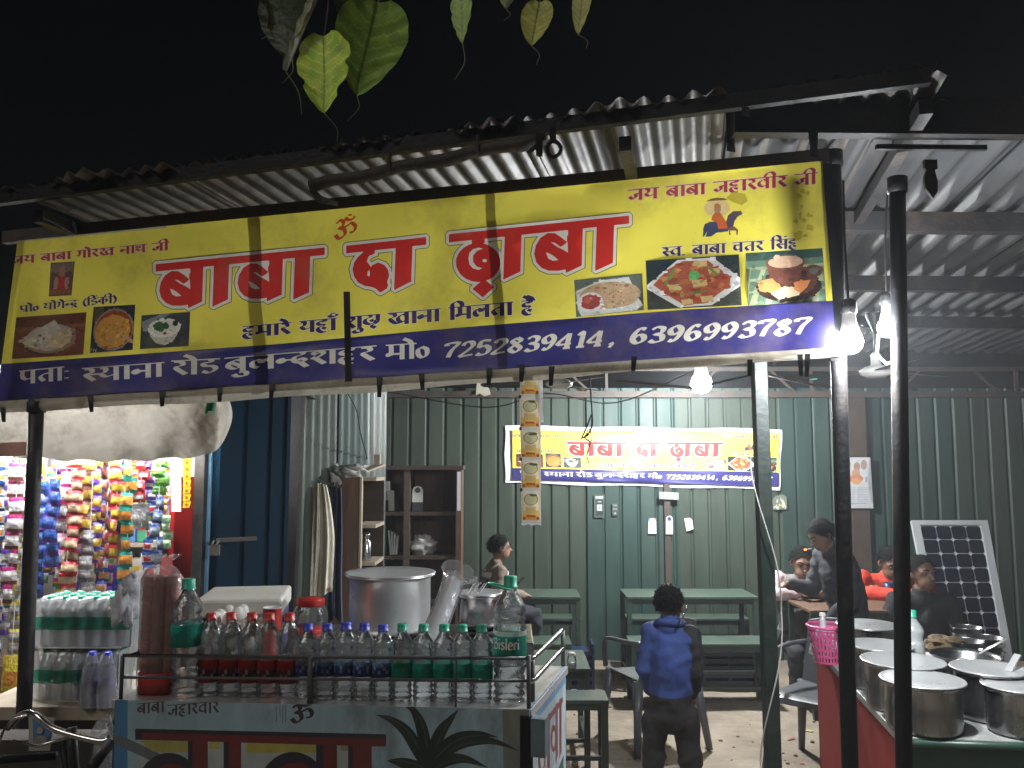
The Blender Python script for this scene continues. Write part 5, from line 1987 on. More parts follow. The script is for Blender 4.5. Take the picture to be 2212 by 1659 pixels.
for x in (1150, 1216):
    m = MB()
    a = spt(x, 1424 if x < 1200 else 1362, -.01)
    m.tube([a, Vector((a.x, a.y, CZ - .004))], .007, n=8)
    m.build('rail_post', 'rail_grey', cart, world=True)

# bottles along the front of the cart
def along(x, y):
    p = onfloor(x, y, CZ)
    return p


cola_lab = [[(.42, .012, .012)], [(.40, .012, .012), (.44, .014, .014), (.44, .02, .02), (.42, .012, .012), (.36, .01, .01)], [(.12, .02, .02), (.10, .02, .02), (.38, .30, .28), (.14, .02, .02)], [(.06, .012, .012), (.3, .24, .22), (.07, .014, .014), (.06, .012, .012)], [(.22, .01, .012)]]
blue_lab = [[(.10, .16, .22), (.16, .24, .30)], [(.03, .05, .22), (.03, .05, .24), (.30, .38, .48), (.04, .06, .26)], [(.02, .04, .20), (.25, .3, .4), (.03, .05, .24)], [(.02, .03, .14)]]
gre_lab = [[(.01, .26, .17)], [(.012, .30, .20), (.01, .28, .18), (.04, .34, .25)], [(.012, .30, .20)], [(.01, .24, .16)]]
ordn = ['leftmost', 'second', 'middle', 'fourth', 'rightmost']
for i, x in enumerate((453, 497, 537, 580, 622)):
    make_bottle('cola_bottle', .236, .0315, 'cap_red', 'red capped cola bottle, %s of the five on the cart' % ordn[i], '', 'bottle', lab_cols=cola_lab, lab_z=(.24, .62), loc=along(x, 1500 + i * .8), ribs=0, group='cola bottles along the cart').rotation_euler.z = i * 1.1
for i, x in enumerate((661, 702, 743, 784, 827)):
    make_bottle('water_bottle', .211, .0305, 'cap_blue', 'blue capped water bottle, %s of the five on the cart' % ordn[i], '', 'bottle', lab_cols=blue_lab, lab_z=(.44, .70), loc=along(x, 1507 + i * .8), group='blue capped water bottles along the cart').rotation_euler.z = i * .7 + 4
for i, x in enumerate((868, 914, 957, 1000, 1042)):
    make_bottle('water_bottle', .211, .0305, 'cap_green', 'green capped water bottle, %s of the five small ones' % ordn[i], '', 'bottle', lab_cols=gre_lab, lab_z=(.38, .70), loc=along(x, 1511 + i * .8), group='green capped water bottles along the cart').rotation_euler.z = i * .9
big_lab = [[(.5, .6, .55)], [(.01, .30, .22)], [(.01, .30, .22)], [(.01, .28, .2)], [(.01, .26, .18), (.03, .3, .16)], [(.01, .22, .16)]]
make_bottle('water_bottle', .355, .0465, 'cap_green', 'tall water bottle with green carry ring at the cart corner', '', 'bottle', shell='pet', lab_cols=big_lab, lab_z=(.50, .80), word='Bisleri', handle=True, loc=along(1100, 1518), ribs=9, group='tall green capped water bottles')
make_bottle('water_bottle', .338, .045, 'cap_green', 'tall water bottle with green label beside the pink cup stacks', '', 'bottle', shell='pet', lab_cols=big_lab[1:], lab_z=(.60, .86), loc=along(402, 1503), ribs=9, group='tall green capped water bottles')

# wrapped columns of paper cups
a = along(340, 1496)
t = thing('cup_stacks', 'three tall columns of pinkish paper cups wrapped in plastic', 'cups', a)
for i, (dx, dy) in enumerate(((-.030, 0), (.0, -.004), (.031, .004))):
    m = MB()
    prof = [(0, .0)]
    for k in range(52):
        z = .004 + k * .0064
        prof += [(.0225, z), (.0252, z + .0046), (.0252, z + .0060)]
    prof.append((0, .345))
    m.lathe(prof, n=16)
    o = m.build('cup_column', 'cup_pink', t)
    o.location = (dx, dy, 0)
m = MB()
m.lathe([(.062, 0), (.064, .05), (.062, .2), (.063, .33), (.045, .36), (.02, .375), (.055, .40)], n=26, sq=(1, .55))
for q in range(len(m.v)):
    v = m.v[q]
    k = 1 + .08 * noise.noise(Vector((v[0] * 30, v[1] * 30, v[2] * 16)))
    m.v[q] = (v[0] * k, v[1] * k, v[2])
m.build('plastic_sleeve', 'wrap_soft', t)
m = MB()
m.lathe([(0, 0.001), (.052, .001), (.054, .06), (.05, .062), (0, .06)], n=20, sq=(1, .5))
m.build('red_base_cups', 'cup_red', t).location = (0, -.012, 0)

# tilted sleeve of white printed cups leaning on the pots
a, b_ = P(925, 1398, 2.56), P(985, 1246, 2.72)
t = thing('cup_sleeve', 'clear sleeve of white printed cups leaning against the pots', 'cups', a)
ax = (b_ - a)
LN = ax.length
q_ = ax.to_track_quat('Z', 'Y').to_matrix()
m = MB()
prof = [(0, 0)]
for k in range(26):
    z = LN * (.04 + .9 * k / 26)
    prof += [(.026, z), (.029, z + LN * .026)]
prof.append((0, LN * .97))
m.lathe(prof, n=18, axis=q_)
cup = m.build('cup_column', 'paper_white', t)
m = MB()
m.lathe([(.036, -.01), (.037, LN * .3), (.036, LN * .7), (.037, LN * .97), (.05, LN * 1.05), (.056, LN * 1.1)], n=22, axis=q_)
for q in range(len(m.v)):
    v = m.v[q]
    k = .012 * noise.noise(Vector((v[0] * 45, v[1] * 45, v[2] * 45)))
    m.v[q] = (v[0] + k, v[1] + k, v[2] + k * .6)
m.build('plastic_sleeve', 'wrap_soft', t)
m = MB()
c = b_ - a
m.sheet(lambda u, v: c + Vector((-.03 + u * .10, -.03 + .03 * v + .012 * noise.noise(Vector((u * 9, v * 9, 3))), .02 - .05 * v * u + .02 * math.sin(u * 6 + v * 4) - .015)), 10, 8)
m.build('loose_end', 'wrap_soft', t)
mm = MB()
ps = text_polys(['Lp', 'La', 'Lr', 'Ls', 'La', 'Ln', 'Ld'], (0, 0), (1, 0), .3, .3, w=.14, thin=.10)
for p in ps:
    n_ = len(p) // 2
    L, Rr = p[:n_], p[n_:][::-1]

    def f(q):
        th = (q[1] - .25) * 2.6 - .1
        return q_ @ Vector((math.sin(th) * .0302, -math.cos(th) * .0302, 0)) + ax * (.25 + .6 * q[0])
    mm.col = (.07, .07, .25)
    mm.add([f(q) for q in L] + [f(q) for q in Rr], [(i, i + 1, n_ + i + 1, n_ + i) for i in range(n_ - 1)])
mm.build('lettering', 'print', cup)


# pots
def pot(name, x, y, d, wpx, hpx, mat, label, lid=True, zbase=None, rimw=.012, lidm='aluminium', group='cooking pots', dome=.012, tilt=0.0, open_depth=None):
    """x, y: centre of the rim"""
    c = P(x, y, d)
    R = wpx / F * d / 2 * .94
    H = hpx / F * d
    if zbase is not None:
        H = c.z - zbase
    t = thing(name, label, 'pot', (c.x, c.y, c.z - H), group=group)
    Rb = R * .90
    m = MB()
    m.lathe([(0, 0), (Rb * .9, 0), (Rb * .985, .006), (Rb, .02), (Rb, H * .5), (Rb, H - .012), (Rb + rimw * .6, H - .004), (R, H), (R, H + .004), (R - .004, H + .004), (Rb - .005, H - .012), (Rb - .006, .03), (0, .02)], n=44)
    m.build('pot_body', mat, t)
    if lid:
        m = MB()
        m.lathe([(0, H + .004 + dome), (R * .5, H + .004 + dome * .9), (R * .86, H + .006 + dome * .4), (R * .93, H + .005), (R * 1.0, H + .010), (R * 1.015, H + .006), (R * 1.0, H + .0045)], n=44)
        o = m.build('lid', lidm, t)
        o.rotation_euler = (tilt, tilt * .4, 0)
    return t, c, R, H


pot('cooking_pot', 843, 1241, 2.97, 202, 110, 'aluminium', 'large aluminium pot on the cart stove', zbase=1.185, dome=-.004, lidm='aluminium')
pot('cooking_pot', 1034, 1284, 3.02, 104, 72, 'steel_shiny', 'smaller steel pot behind the tall green capped bottle', zbase=1.185, dome=-.003)
# stove below the pots
a, b_ = P(700, 1352, 3.0), P(1150, 1352, 3.0)
sv_ = thing('gas_stove', 'steel topped gas stove under the pots on the cart', 'stove', ((a.x + b_.x) / 2, 3.0, CZ))
m = MB()
m.box(((a.x + b_.x) / 2, 3.0, CZ + .04), (b_.x - a.x, .34, .075))
m.build('stove_body', 'steel_sooty', sv_, world=True, bevel=.004)
for x in (843, 1034):
    m = MB()
    c = P(x, 1352, 2.97)
    m.lathe([(.06, CZ + .078), (.075, CZ + .09), (.06, CZ + .094), (.045, CZ + .08)], n=20, c=(c.x, c.y + .01, 0))
    m.build('burner_ring', 'black_steel', sv_, world=True)
# tongs on the small pot
c = P(1040, 1280, 2.98)
m = MB()
for dx in (0, .016, .034, .042):
    m.tube([c + Vector((-.05 + dx, 0, .0)), c + Vector((-.025 + dx, 0, .032)), c + Vector((-.01 + dx * .6, 0, .034))], .0028, n=5)
m.tube([c + Vector((.12, 0, .02)), c + Vector((.15, .02, .05))], .004, n=5)
solo(m, 'wire_tongs', 'chrome', 'wire tongs resting across the smaller steel pot', 'tongs', loc=c)
# jar with red lid
def jar(x, ytop, ybot, d, w, label, grp='clear jars with red lids'):
    top, bot = P(x, ytop, d), P(x, ybot, d)
    H, R = top.z - bot.z, w / F * d / 2
    t = thing('plastic_jar', label, 'jar', bot, group=grp)
    m = MB()
    m.lathe([(0, .002), (R * .8, 0), (R * .95, H * .12), (R, H * .4), (R * .95, H * .62), (R * .78, H * .78), (R * .74, H * .82)], n=26)
    m.build('jar_body', 'pet', t)
    m = MB()
    m.lathe([(0, H), (R * .78, H), (R * .80, H * .985), (R * .80, H * .80), (R * .77, H * .79)], n=26)
    m.build('lid', 'cap_red', t)
    m = MB()
    m.lathe([(0, H * .03), (R * .8, H * .03), (R * .9, H * .12), (R * .9, H * .2), (0, H * .22)], n=20)
    m.build('contents', 'food', t)
    return t, H


jar(670, 1292, 1366, 2.80, 74, 'round clear jar with red lid standing higher behind the cola')
tj, Hj = jar(665, 1356, 1432, 2.74, 84, 'wide clear jar with red lid behind the blue caps')
# red paper cups
a = P(586, 1400, 2.66)
a.z = CZ
t = thing('paper_cups', 'stack of red paper cups behind the cola bottles', 'cups', a)
top = P(586, 1313, 2.66).z - CZ
m = MB()
prof = [(0, 0)]
for k in range(9):
    z = .004 + k * .0075
    prof += [(.026, z), (.029, z + .006), (.0295, z + .0072)]
prof += [(.0255, .075), (.0285, top - .002), (.0298, top), (.028, top), (.024, top - .06), (0, top - .06)]
m.lathe(prof, n=24)
m.build('cup', 'cup_red', t)
m = MB()
m.lathe([(.0287, top + .0005), (.0302, top + .0014), (.0285, top + .0024), (.0270, top + .0006), (.0235, top - .055), (0, top - .055)], n=24)
m.build('cup_rim', 'paper_white', t)
# egg tray
m = MB()
m.box((P(500, 1372, 2.80).x + .01, P(500, 1372, 2.80).y + .02, CZ + .024), (.24, .22, .046))
solo(m, 'cardboard_box', 'egg_tray', 'flat cardboard box under the egg trays', 'box', loc=(P(500, 1372, 2.80).x + .01, P(500, 1372, 2.80).y + .02, CZ))
tp = P(500, 1372, 2.80)
EZ = CZ
for lv in range(2):
    t = thing('egg_tray', ['grey pulp egg tray with white eggs on the cart, lower one', 'upper grey pulp egg tray holding white eggs'][lv], 'egg tray', (tp.x + (.03 if lv else 0), tp.y + .02, EZ + .05 + lv * .072), group='egg trays')
    m = MB()
    n = 5
    s = .046
    def tray(u, v, s=s, n=n):
        x, y = (u - .5) * s * n, (v - .5) * s * n
        z = .022 + .018 * (math.cos(x / s * 2 * PI) * math.cos(y / s * 2 * PI))
        return Vector((x, y, z))
    m.sheet(tray, 30, 30)
    m.build('tray', 'egg_tray', t)
    em = MB()
    em.lathe([(0, -.028), (.012, -.025), (.0195, -.012), (.0215, .002), (.019, .014), (.012, .024), (0, .028)], n=14)
    eg = em.build('egg', 'egg', t)
    k = 0
    for i in range(4):
        for j in range(4):
            if lv == 1 and (i > 1 or (i + j) % 3 == 2):
                continue
            o = eg if k == 0 else eg.copy()
            if k:
                COL.objects.link(o)
                o.parent = t
            o.location = ((i - 1.5) * s, (j - 1.5) * s, .045)
            k += 1
# foam ice box
a, b_ = P(432, 1330, 3.0), P(608, 1330, 3.0)
t = thing('ice_box', 'white foam ice box with blue sides behind the egg trays', 'ice box', ((a.x + b_.x) / 2, 3.05, CZ))
fw = b_.x - a.x
zt_ = P(520, 1290, 3.0).z
Rz = Matrix.Rotation(.16, 3, 'Z')
m = MB()
m.box(((a.x + b_.x) / 2, 3.05, (CZ + zt_ - .05) / 2), (fw * .95, .30, zt_ - .05 - CZ), Rz)
m.build('box_body', 'foam_blue', t, world=True, bevel=.008)
m = MB()
m.box(((a.x + b_.x) / 2, 3.05, zt_ - .02), (fw, .33, .06), Rz)
m.build('lid', 'foam_white', t, world=True, bevel=.01)

# ---------------------------------------------------------------- wooden cabinet with open shelves
CD = 6.95
x0, x1 = PX(819, CD), PX(998, CD)
zt = P(900, 1010, CD).z
cab = thing('wooden_cabinet', 'old brown wooden cabinet with open shelves against the wall', 'cabinet', ((x0 + x1) / 2, CD, 0))
dv_ = PX(882, CD)
dep = .34
m = MB()
m.box(((x0 + x1) / 2, CD + dep, zt / 2), (x1 - x0, .02, zt - .02))
m.build('back_board', 'wood', cab, world=True)
for xx, w, mt in ((x0 + .015, .03, 'wood_dark'), (dv_, .05, 'wood_dark'), (x1 - .022, .045, 'wood')):
    m = MB()
    m.box((xx, CD + dep / 2 - .004, zt / 2 - .004), (w, dep - .005, zt - .03))
    m.build('upright', mt, cab, world=True)
for yy in (1110, 1205, 1300):
    zz_ = P(900, yy, CD).z
    for (xa, xb) in ((x0 + .03, dv_ - .026), (dv_ + .026, x1 - .046)):
        m = MB()
        m.box(((xa + xb) / 2, CD + dep / 2 + .004, zz_), (xb - xa, dep - .03, .03))
        m.build('shelf', 'wood_dark', cab, world=True)
m = MB()
m.box(((x0 + x1) / 2, CD + dep / 2, zt), (x1 - x0 + .03, dep + .03, .035))
m.build('top_board', 'wood_dark', cab, world=True)
# left wing
WD = 5.40
wx0, wx1 = PX(727, WD), PX(781, WD)
zt2 = P(760, 1030, WD).z
m = MB()
m.box(((wx0 + wx1) / 2, WD + .02, zt2 / 2), (wx1 - wx0, .03, zt2))
m.build('wing_panel', 'wood', cab, world=True)
m = MB()
m.box((wx1 + .008, WD + .02, zt2 / 2), (.014, .05, zt2 - .01))
m.build('wing_edge', 'wood_edge', cab, world=True)
for yy in (1035, 1135, 1215):
    m = MB()
    zz_ = P(800, yy, WD + .15).z
    m.box((PX(803, WD + .2), WD + .24, zz_), (.13, .36, .022))
    m.build('wing_shelf', 'wood_edge', cab, world=True)
m = MB()
m.box((PX(806, WD + .45), WD + .45, zt2 / 2), (.18, .02, zt2 - .02))
m.build('wing_back', 'wood_dark', cab, world=True)
m = MB()
m.box((x1 - .02, CD - .012, (P(990, 1019, CD).z + P(990, 1103, CD).z) / 2), (.03, .004, P(990, 1019, CD).z - P(990, 1103, CD).z))
m.build('edge_sticker', 'paper_white', cab, world=True)
zs = lambda y: P(900, y, CD).z
# things on the shelves
m = MB()
m.sheet(lambda u, v: Vector((PX(822, CD + .1) + u * .095, CD + .10 + .03 * v, zs(1040) - v * .16)), 2, 4)
solo(m, 'paper_note', 'paper_white', 'white paper note propped in the upper shelf of the cabinet', 'paper', loc=(PX(830, CD), CD + .12, zs(1082)))
m = MB()
m.sheet(lambda u, v: Vector((PX(842, CD + .06) + u * .05, CD + .06 + .03 * v, zs(1060) - v * .17)), 2, 4)
solo(m, 'paper_note', 'poly_dull', 'greyish paper leaning on the white note in the cabinet', 'paper', loc=(PX(846, CD), CD + .08, zs(1105)))
c = Vector((PX(903, CD), CD + .05, zs(1109)))
m = MB()
m.col = (.62, .6, .56)
m.prism([(-.045, .09), (.045, .09), (.045, .19), (.03, .215), (0, .225), (-.03, .215), (-.045, .19)], 0, .006, Matrix.Translation(c) @ Matrix.Rotation(PI / 2 - .1, 4, 'X'))
m.col = (.03, .03, .035)
m.prism(ell(0, .19, .024, .024, 14), .0065, .0085, Matrix.Translation(c) @ Matrix.Rotation(PI / 2 - .1, 4, 'X'))
m.prism(rect(-.042, .012, .042, .088), 0, .012, Matrix.Translation(c) @ Matrix.Rotation(PI / 2 - .1, 4, 'X'))
solo(m, 'payment_stand', 'print', 'small payment card stand with a round badge on the shelf', 'card stand', loc=c)
c = Vector((PX(914, CD), CD + .1, zs(1204) + .015))
m = MB()
m.blob(c + Vector((0, 0, .07)), (.11, .07, .075), n=26, amp=.6, seed=12)
m.blob(c + Vector((-.05, 0, .06)), (.06, .05, .05), n=18, amp=.7, seed=14)
solo(m, 'plastic_bag', 'poly_dull', 'crumpled pale plastic bag on the lower cabinet shelf', 'bag', loc=c)
c = Vector((PX(828, CD), CD + .08, zs(1204) + .015))
m = MB()
m.lathe([(0, 0), (.04, 0), (.04, .2), (.03, .24), (.02, .26), (0, .26)], n=14, c=c)
solo(m, 'green_bottle', 'green_plastic', 'dark green plastic bottle standing on the lower cabinet shelf', 'bottle', loc=c)
c = Vector((PX(853, CD), CD + .08, zs(1204) + .015))
m = MB()
for k in range(4):
    m.box(c + Vector((-.03 + k * .02, .03, .10 - k * .006)), (.014, .14, .2 - k * .015), Matrix.Rotation(.05 * (k - 2), 3, 'Y'))
solo(m, 'account_books', 'poly_dull', 'worn account books standing beside the green bottle', 'books', loc=c)
c = Vector((PX(796, WD + .15), WD + .15, P(800, 1215, WD + .15).z + .011))
m = MB()
m.lathe([(0, 0), (.034, 0), (.036, .01), (.036, .12), (.024, .135), (.024, .15), (.03, .152), (.03, .175), (.02, .185), (0, .185)], n=18, c=c)
solo(m, 'steel_flask', 'steel_shiny', 'small steel flask on the cabinet wing shelf', 'flask', loc=c)
c = P(750, 1020, WD + .02)
m = MB()
m.blob(c, (.085, .075, .04), n=26, amp=.8, seed=21)
m.blob(c + Vector((-.08, 0, -.03)), (.05, .05, .06), n=18, amp=.8, seed=22)
m.blob(c + Vector((.06, 0, .02)), (.07, .05, .03), n=18, amp=.9, seed=23)
solo(m, 'plastic_bundle', 'poly_dull', 'crumpled plastic bundle on top of the cabinet wing', 'bundle', loc=c)
c = P(800, 1010, WD + .2)
m = MB()
m.beam(P(780, 1020, WD + .1), P(822, 1004, WD + .3), .08, .012)
m.box(P(815, 996, WD + .3), (.04, .04, .09))
solo(m, 'folded_cardboard', 'wood_edge', 'folded cardboard pieces lying on the cabinet top', 'cardboard', loc=c)

# hanging clothes
def hanging(name, mat, xa, xb, ya, yb, d, label, folds, seed, wst=.35):
    m = MB()

    def fn(u, v):
        w = wst + (1 - wst) * min(1, v * 2.2) ** .7
        xc = (xa + xb) / 2
        x = xc + (u - .5) * (xb - xa) * w + 3 * math.sin(v * 4 + seed)
        low = 14 * math.sin(u * 5 + seed) if v > .95 else 0
        y = ya + (yb - ya) * v + low * (v > .9) + 10 * abs(u - .5) * (1 - v)
        return P(x, y, d + .028 * math.sin(u * folds + v * 1.5 + seed) * (.4 + .6 * v) + .012 * math.sin(u * folds * 2.3 + seed))
    m.sheet(fn, 34, 30)
    c = P((xa + xb) / 2, ya, d)
    t = thing(name, label, 'cloth', c, group='clothes hanging on the side wall')
    m.build('fabric', mat, t, world=True)
    m = MB()
    m.tube([c + Vector((0, .1, .02)), c + Vector((0, -.01, .0)), c + Vector((0, -.025, .02))], .005, n=6)
    m.build('hook', 'dark_steel', t, world=True)
    return t


hanging('hanging_cloth', 'cloth_navy', 703, 742, 1049, 1350, 5.30, 'dark navy trousers hanging by the cabinet', 16, 2, wst=.6)
hanging('hanging_cloth', 'cloth_cream', 662, 720, 1043, 1292, 5.18, 'cream shirt hanging by the cabinet', 14, 0, wst=.5)

# ---------------------------------------------------------------- benches and tables
def bench(name, xa, xb, d0, d1, z, label, cat, px=True, top='bench_green', leg=.035, mid=True, grp=None):
    dm = (d0 + d1) / 2
    X0, X1 = (PX(xa, dm), PX(xb, dm)) if px else (xa, xb)
    t = thing(name, label, cat, ((X0 + X1) / 2, dm, 0), group=grp)
    w, dp = X1 - X0, d1 - d0
    m = MB()
    m.box((0, 0, z - .011), (w, dp, .022))
    m.build('table_top' if cat == 'table' else 'seat', top, t, bevel=.003)
    for s in (-1, 1):
        m = MB()
        m.box((0, s * (dp / 2 - .03), z - .042), (w - .05, .03, .038))
        m.build('apron', 'bench_steel', t)
    for sx in (-1, 1):
        for sy in (-1, 1):
            m = MB()
            m.box((sx * (w / 2 - leg * .6), sy * (dp / 2 - leg * .6), (z - .022) / 2 - .01), (leg, leg, z - .022 + .02))
            m.build('leg', top if sy < 0 and top == 'bench_green' and leg > .034 else 'bench_steel', t)
    if mid:
        for sx in (-1, 1):
            m = MB()
            m.box((sx * (w / 2 - leg * .6), 0, .13), (leg * .7, dp - leg * 1.4, leg * .7))
            m.build('stretcher', 'bench_steel', t)
    m = MB()
    m.box((0, -dp / 2 + leg * .6, .13), (w - leg * 1.5, leg * .6, leg * .6))
    m.build('stretcher', 'bench_steel', t)
    return t


gb, gt = 'green steel benches', 'green steel tables'
bench('dining_table', 1340, 1608, 6.75, 7.2, .72, 'green table against the wall behind the boy', 'table', grp=gt)
bench('bench', 1345, 1597, 7.32, 7.56, .45, 'green bench behind the wall side table', 'bench', grp=gb)
bench('bench', 1350, 1637, 6.28, 6.6, .45, 'long green bench in front of the wall side table', 'bench', grp=gb)
bench('dining_table', 1085, 1246, 6.75, 7.2, .72, 'green table behind the tall bottle, by the seated child', 'table', grp=gt)
bench('bench', 1085, 1250, 7.32, 7.56, .45, 'green bench behind the table of the seated child', 'bench', grp=gb)
bench('bench', 1085, 1228, 6.28, 6.6, .45, 'green bench in front of the table of the seated child', 'bench', grp=gb)
bench('dining_table', 1120, 1262, 5.1, 5.62, .55, 'low green table carrying the salt shaker', 'table', grp=gt)
bench('bench', 1170, 1303, 4.80, 5.02, .45, 'nearest green bench, beside the cart corner', 'bench', grp=gb, leg=.038)
# salt shaker
a = onfloor(1235, 1443, .55)
t = thing('salt_shaker', 'small glass salt shaker with white salt', 'shaker', a)
m = MB()
m.lathe([(0, .001), (.028, 0), (.03, .01), (.029, .05), (.022, .075)], n=18)
m.build('glass_body', 'glass', t)
m = MB()
m.lathe([(0, .003), (.025, .003), (.027, .012), (.026, .030), (0, .036)], n=16)
m.build('salt', 'salt', t)
m = MB()
m.lathe([(.024, .074), (.024, .086), (.018, .092), (0, .092)], n=16)
m.build('cap', 'foam_white', t)
# black crate under the bench
a = onfloor(1545, 1482, 0)
t = thing('plastic_crate', 'black slatted plastic crate under the long bench', 'crate', (a.x, 6.95, 0))
w, h, dp = .62, .36, .3
for k in range(6):
    m = MB()
    m.box((0, -dp / 2, .04 + k * .056), (w, .014, .03))
    m.build('slat', 'crate_plastic', t)
for sx in (-1, -.34, .34, 1):
    m = MB()
    m.box((sx * (w / 2 - .01), -dp / 2 - .004, h / 2), (.024, .02, h))
    m.build('rib', 'crate_plastic', t)
for sx in (-1, 1):
    m = MB()
    m.box((sx * (w / 2 - .008), .01, h / 2), (.014, dp - .02, h))
    m.build('side', 'crate_plastic', t)
m = MB()
m.box((0, 0, .012), (w, dp, .02))
m.box((0, dp / 2, h / 2), (w, .014, h))
m.build('base', 'crate_plastic', t)
# bag under the wall table and blue crate by the left table
a = onfloor(1392, 1440, 0)
m = MB()
m.blob((a.x, 7.0, .17), (.16, .12, .19), n=20, amp=.5, seed=31)
solo(m, 'dark_sack', 'rubber', 'dark slumped sack under the wall side table', 'sack', loc=(a.x, 7.0, 0))
a = P(1240, 1390, 6.6)
m = MB()
for k in range(5):
    m.box((a.x + .02, 6.62, .08 + k * .062), (.24, .2, .03))
for s in (-1, 1):
    m.box((a.x + .02 + s * .12, 6.62, .2), (.02, .22, .4))
solo(m, 'blue_crate', 'blue_plastic', 'dark blue crate beneath the table of the seated child', 'crate', loc=(a.x + .02, 6.62, 0))


# moulded plastic chairs
def chair(name, loc, rz, label):
    t = thing(name, label, 'chair', loc, rz, group='grey moulded plastic chairs')
    m = MB()

    def seat(u, v):
        x, y = (u - .5) * (.44 - .04 * v), (v - .5) * .42
        return Vector((x, y, .43 - .018 * math.sin(PI * u) * math.sin(PI * v) + .02 * (v < .05) * -1))
    m.sheet(seat, 12, 10)
    m.sheet(lambda u, v: seat(u, v) + Vector((0, 0, -.008)), 12, 10)
    for v in (0, 1):
        m.sheet(lambda u, q, v=v: seat(u, v) + Vector((0, 0, -.035 * q)), 12, 1)
    m.build('seat', 'chair_plastic', t)
    m = MB()
    m.sheet(lambda u, v: Vector(((u - .5) * (.42 - .06 * v), .20 + .05 * v + .03 * math.sin(PI * u), .43 + .38 * v - .03 * (2 * u - 1) ** 2 * v)), 12, 10)
    m.sheet(lambda u, v: Vector(((u - .5) * (.42 - .06 * v), .206 + .05 * v + .03 * math.sin(PI * u), .43 + .38 * v - .03 * (2 * u - 1) ** 2 * v)), 12, 10)
    m.tube([Vector(((u - .5) * .36, .253 + .03 * math.sin(PI * u), .81 - .03 * (2 * u - 1) ** 2)) for u in [k / 12 for k in range(13)]], .011, n=7)
    m.build('backrest', 'chair_plastic', t)
    for s in (-1, 1):
        m = MB()
        m.tube(catmull([(s * .2, .24, .66), (s * .25, .1, .655), (s * .255, -.08, .64), (s * .25, -.18, .60), (s * .235, -.2, .44)], 4), .018, n=8, flat=.8)
        m.build('armrest', 'chair_plastic', t)
        for (yy, dy) in ((-.19, -.05), (.19, .07)):
            m = MB()
            a_, b2 = Vector((s * .205, yy, .425)), Vector((s * .255, yy + dy, -.012))
            m.tube([a_, a_.lerp(b2, .5), b2], [.034, .027, .021], n=8)
            m.build('leg', 'chair_plastic', t)
    return t


a = onfloor(1400, 1552, 0)
chair('plastic_chair', (PX(1398, 5.55), 5.55, 0), PI + .35, 'grey plastic chair standing behind the boy')
chair('plastic_chair', (PX(1752, 5.05), 5.05, 0), -.75, 'grey plastic chair beside the red counter')

# ---------------------------------------------------------------- cooking counter (right)
QZ = .76
qFL, qFR, qBL = onfloor(1944, 1592, QZ), onfloor(2420, 1608, QZ), onfloor(1757, 1392, QZ)
qBR = qBL + (qFR - qFL)
ctr = thing('cooking_counter', 'red sided green fronted counter carrying the pots', 'counter', (qFL.x, qFL.y, 0))
fp = [Vector((p.x, p.y)) for p in (qFL, qFR, qBR, qBL)]
cn = (fp[0] + fp[1] + fp[2] + fp[3]) / 4
m = MB()
ins = [cn + (p - cn) * .975 for p in fp]
m.add([(p.x, p.y, -.02) for p in ins] + [(p.x, p.y, QZ - .032) for p in ins], [(0, 1, 5, 4)])
m.add([(ins[i].x, ins[i].y, zq) for zq in (-.02, QZ - .032) for i in (1, 2, 3)], [(0, 1, 4, 3), (1, 2, 5, 4)])
m.build('green_front', 'counter_green', ctr, world=True)
m = MB()
m.add([(ins[3].x, ins[3].y, .0), (ins[0].x, ins[0].y, .0), (ins[0].x, ins[0].y, QZ - .032), (ins[3].x, ins[3].y, QZ - .032)], [(0, 1, 2, 3)])
m.build('red_side', 'counter_red', ctr, world=True)
m = MB()
m.prism([(p.x, p.y) for p in fp], QZ - .03, QZ)
m.build('counter_top', 'counter_stone', ctr, world=True, bevel=.004)
m = MB()
m.tube([(fp[0].x - .002, fp[0].y - .006, QZ - .018), (fp[1].x, fp[1].y - .006, QZ - .018)], .014, n=8)
m.build('front_lip', 'counter_green', ctr, world=True)


def base_d(ypx, z=QZ):
    return onfloor(1990, ypx, z).y


pot('cooking_pot', 1874, 1352, 4.2, 134, 0, 'steel_sooty', 'lidded pot farthest back beside the pink basket', zbase=QZ + .002, dome=.02)
pot('cooking_pot', 1900, 1396, 3.86, 140, 0, 'steel_sooty', 'lidded pot second from the back, between the two posts', zbase=QZ + .002, dome=-.01)
pot('cooking_pot', 1950, 1430, 3.54, 176, 0, 'steel_sooty', 'wide lidded pot half hidden by the front black post', zbase=QZ + .002, dome=-.004)
pot('cooking_pot', 1992, 1471, 3.27, 176, 0, 'steel_sooty', 'nearest lidded pot at the front edge of the counter', zbase=QZ + .002, dome=.012)
pot('cooking_pot', 2137, 1447, 3.41, 160, 0, 'steel_sooty', 'pot with a ladle sticking out from under its lid', zbase=QZ + .002, dome=-.012)
pot('cooking_pot', 2200, 1484, 3.22, 150, 0, 'steel_sooty', 'sooty pot at the picture edge, lid half on', zbase=QZ + .002, dome=.006)
t, c, R, H = pot('saucepan', 2086, 1416, 3.75, 148, 0, 'steel_shiny', 'open shiny steel pan holding a long ladle', lid=False, zbase=QZ + .002, group='cooking pots')
m = MB()
m.lathe([(0, .06), (R * .86, .06)], n=30)
m.build('contents', 'food', t)
m = MB()
m.tube([P(2115, 1412, 3.75), P(2165, 1385, 3.77), P(2174, 1381, 3.77)], [.006, .008, .009], n=7, flat=.5)
m.blob(P(2085, 1432, 3.73), (.04, .04, .02), n=12)
solo(m, 'ladle', 'aluminium', 'long handled ladle resting in the open pan', 'ladle', 'ladles', loc=P(2115, 1412, 3.75))
m = MB()
m.beam(P(2178, 1450, 3.41), P(2199, 1414, 3.43), .03, .006)
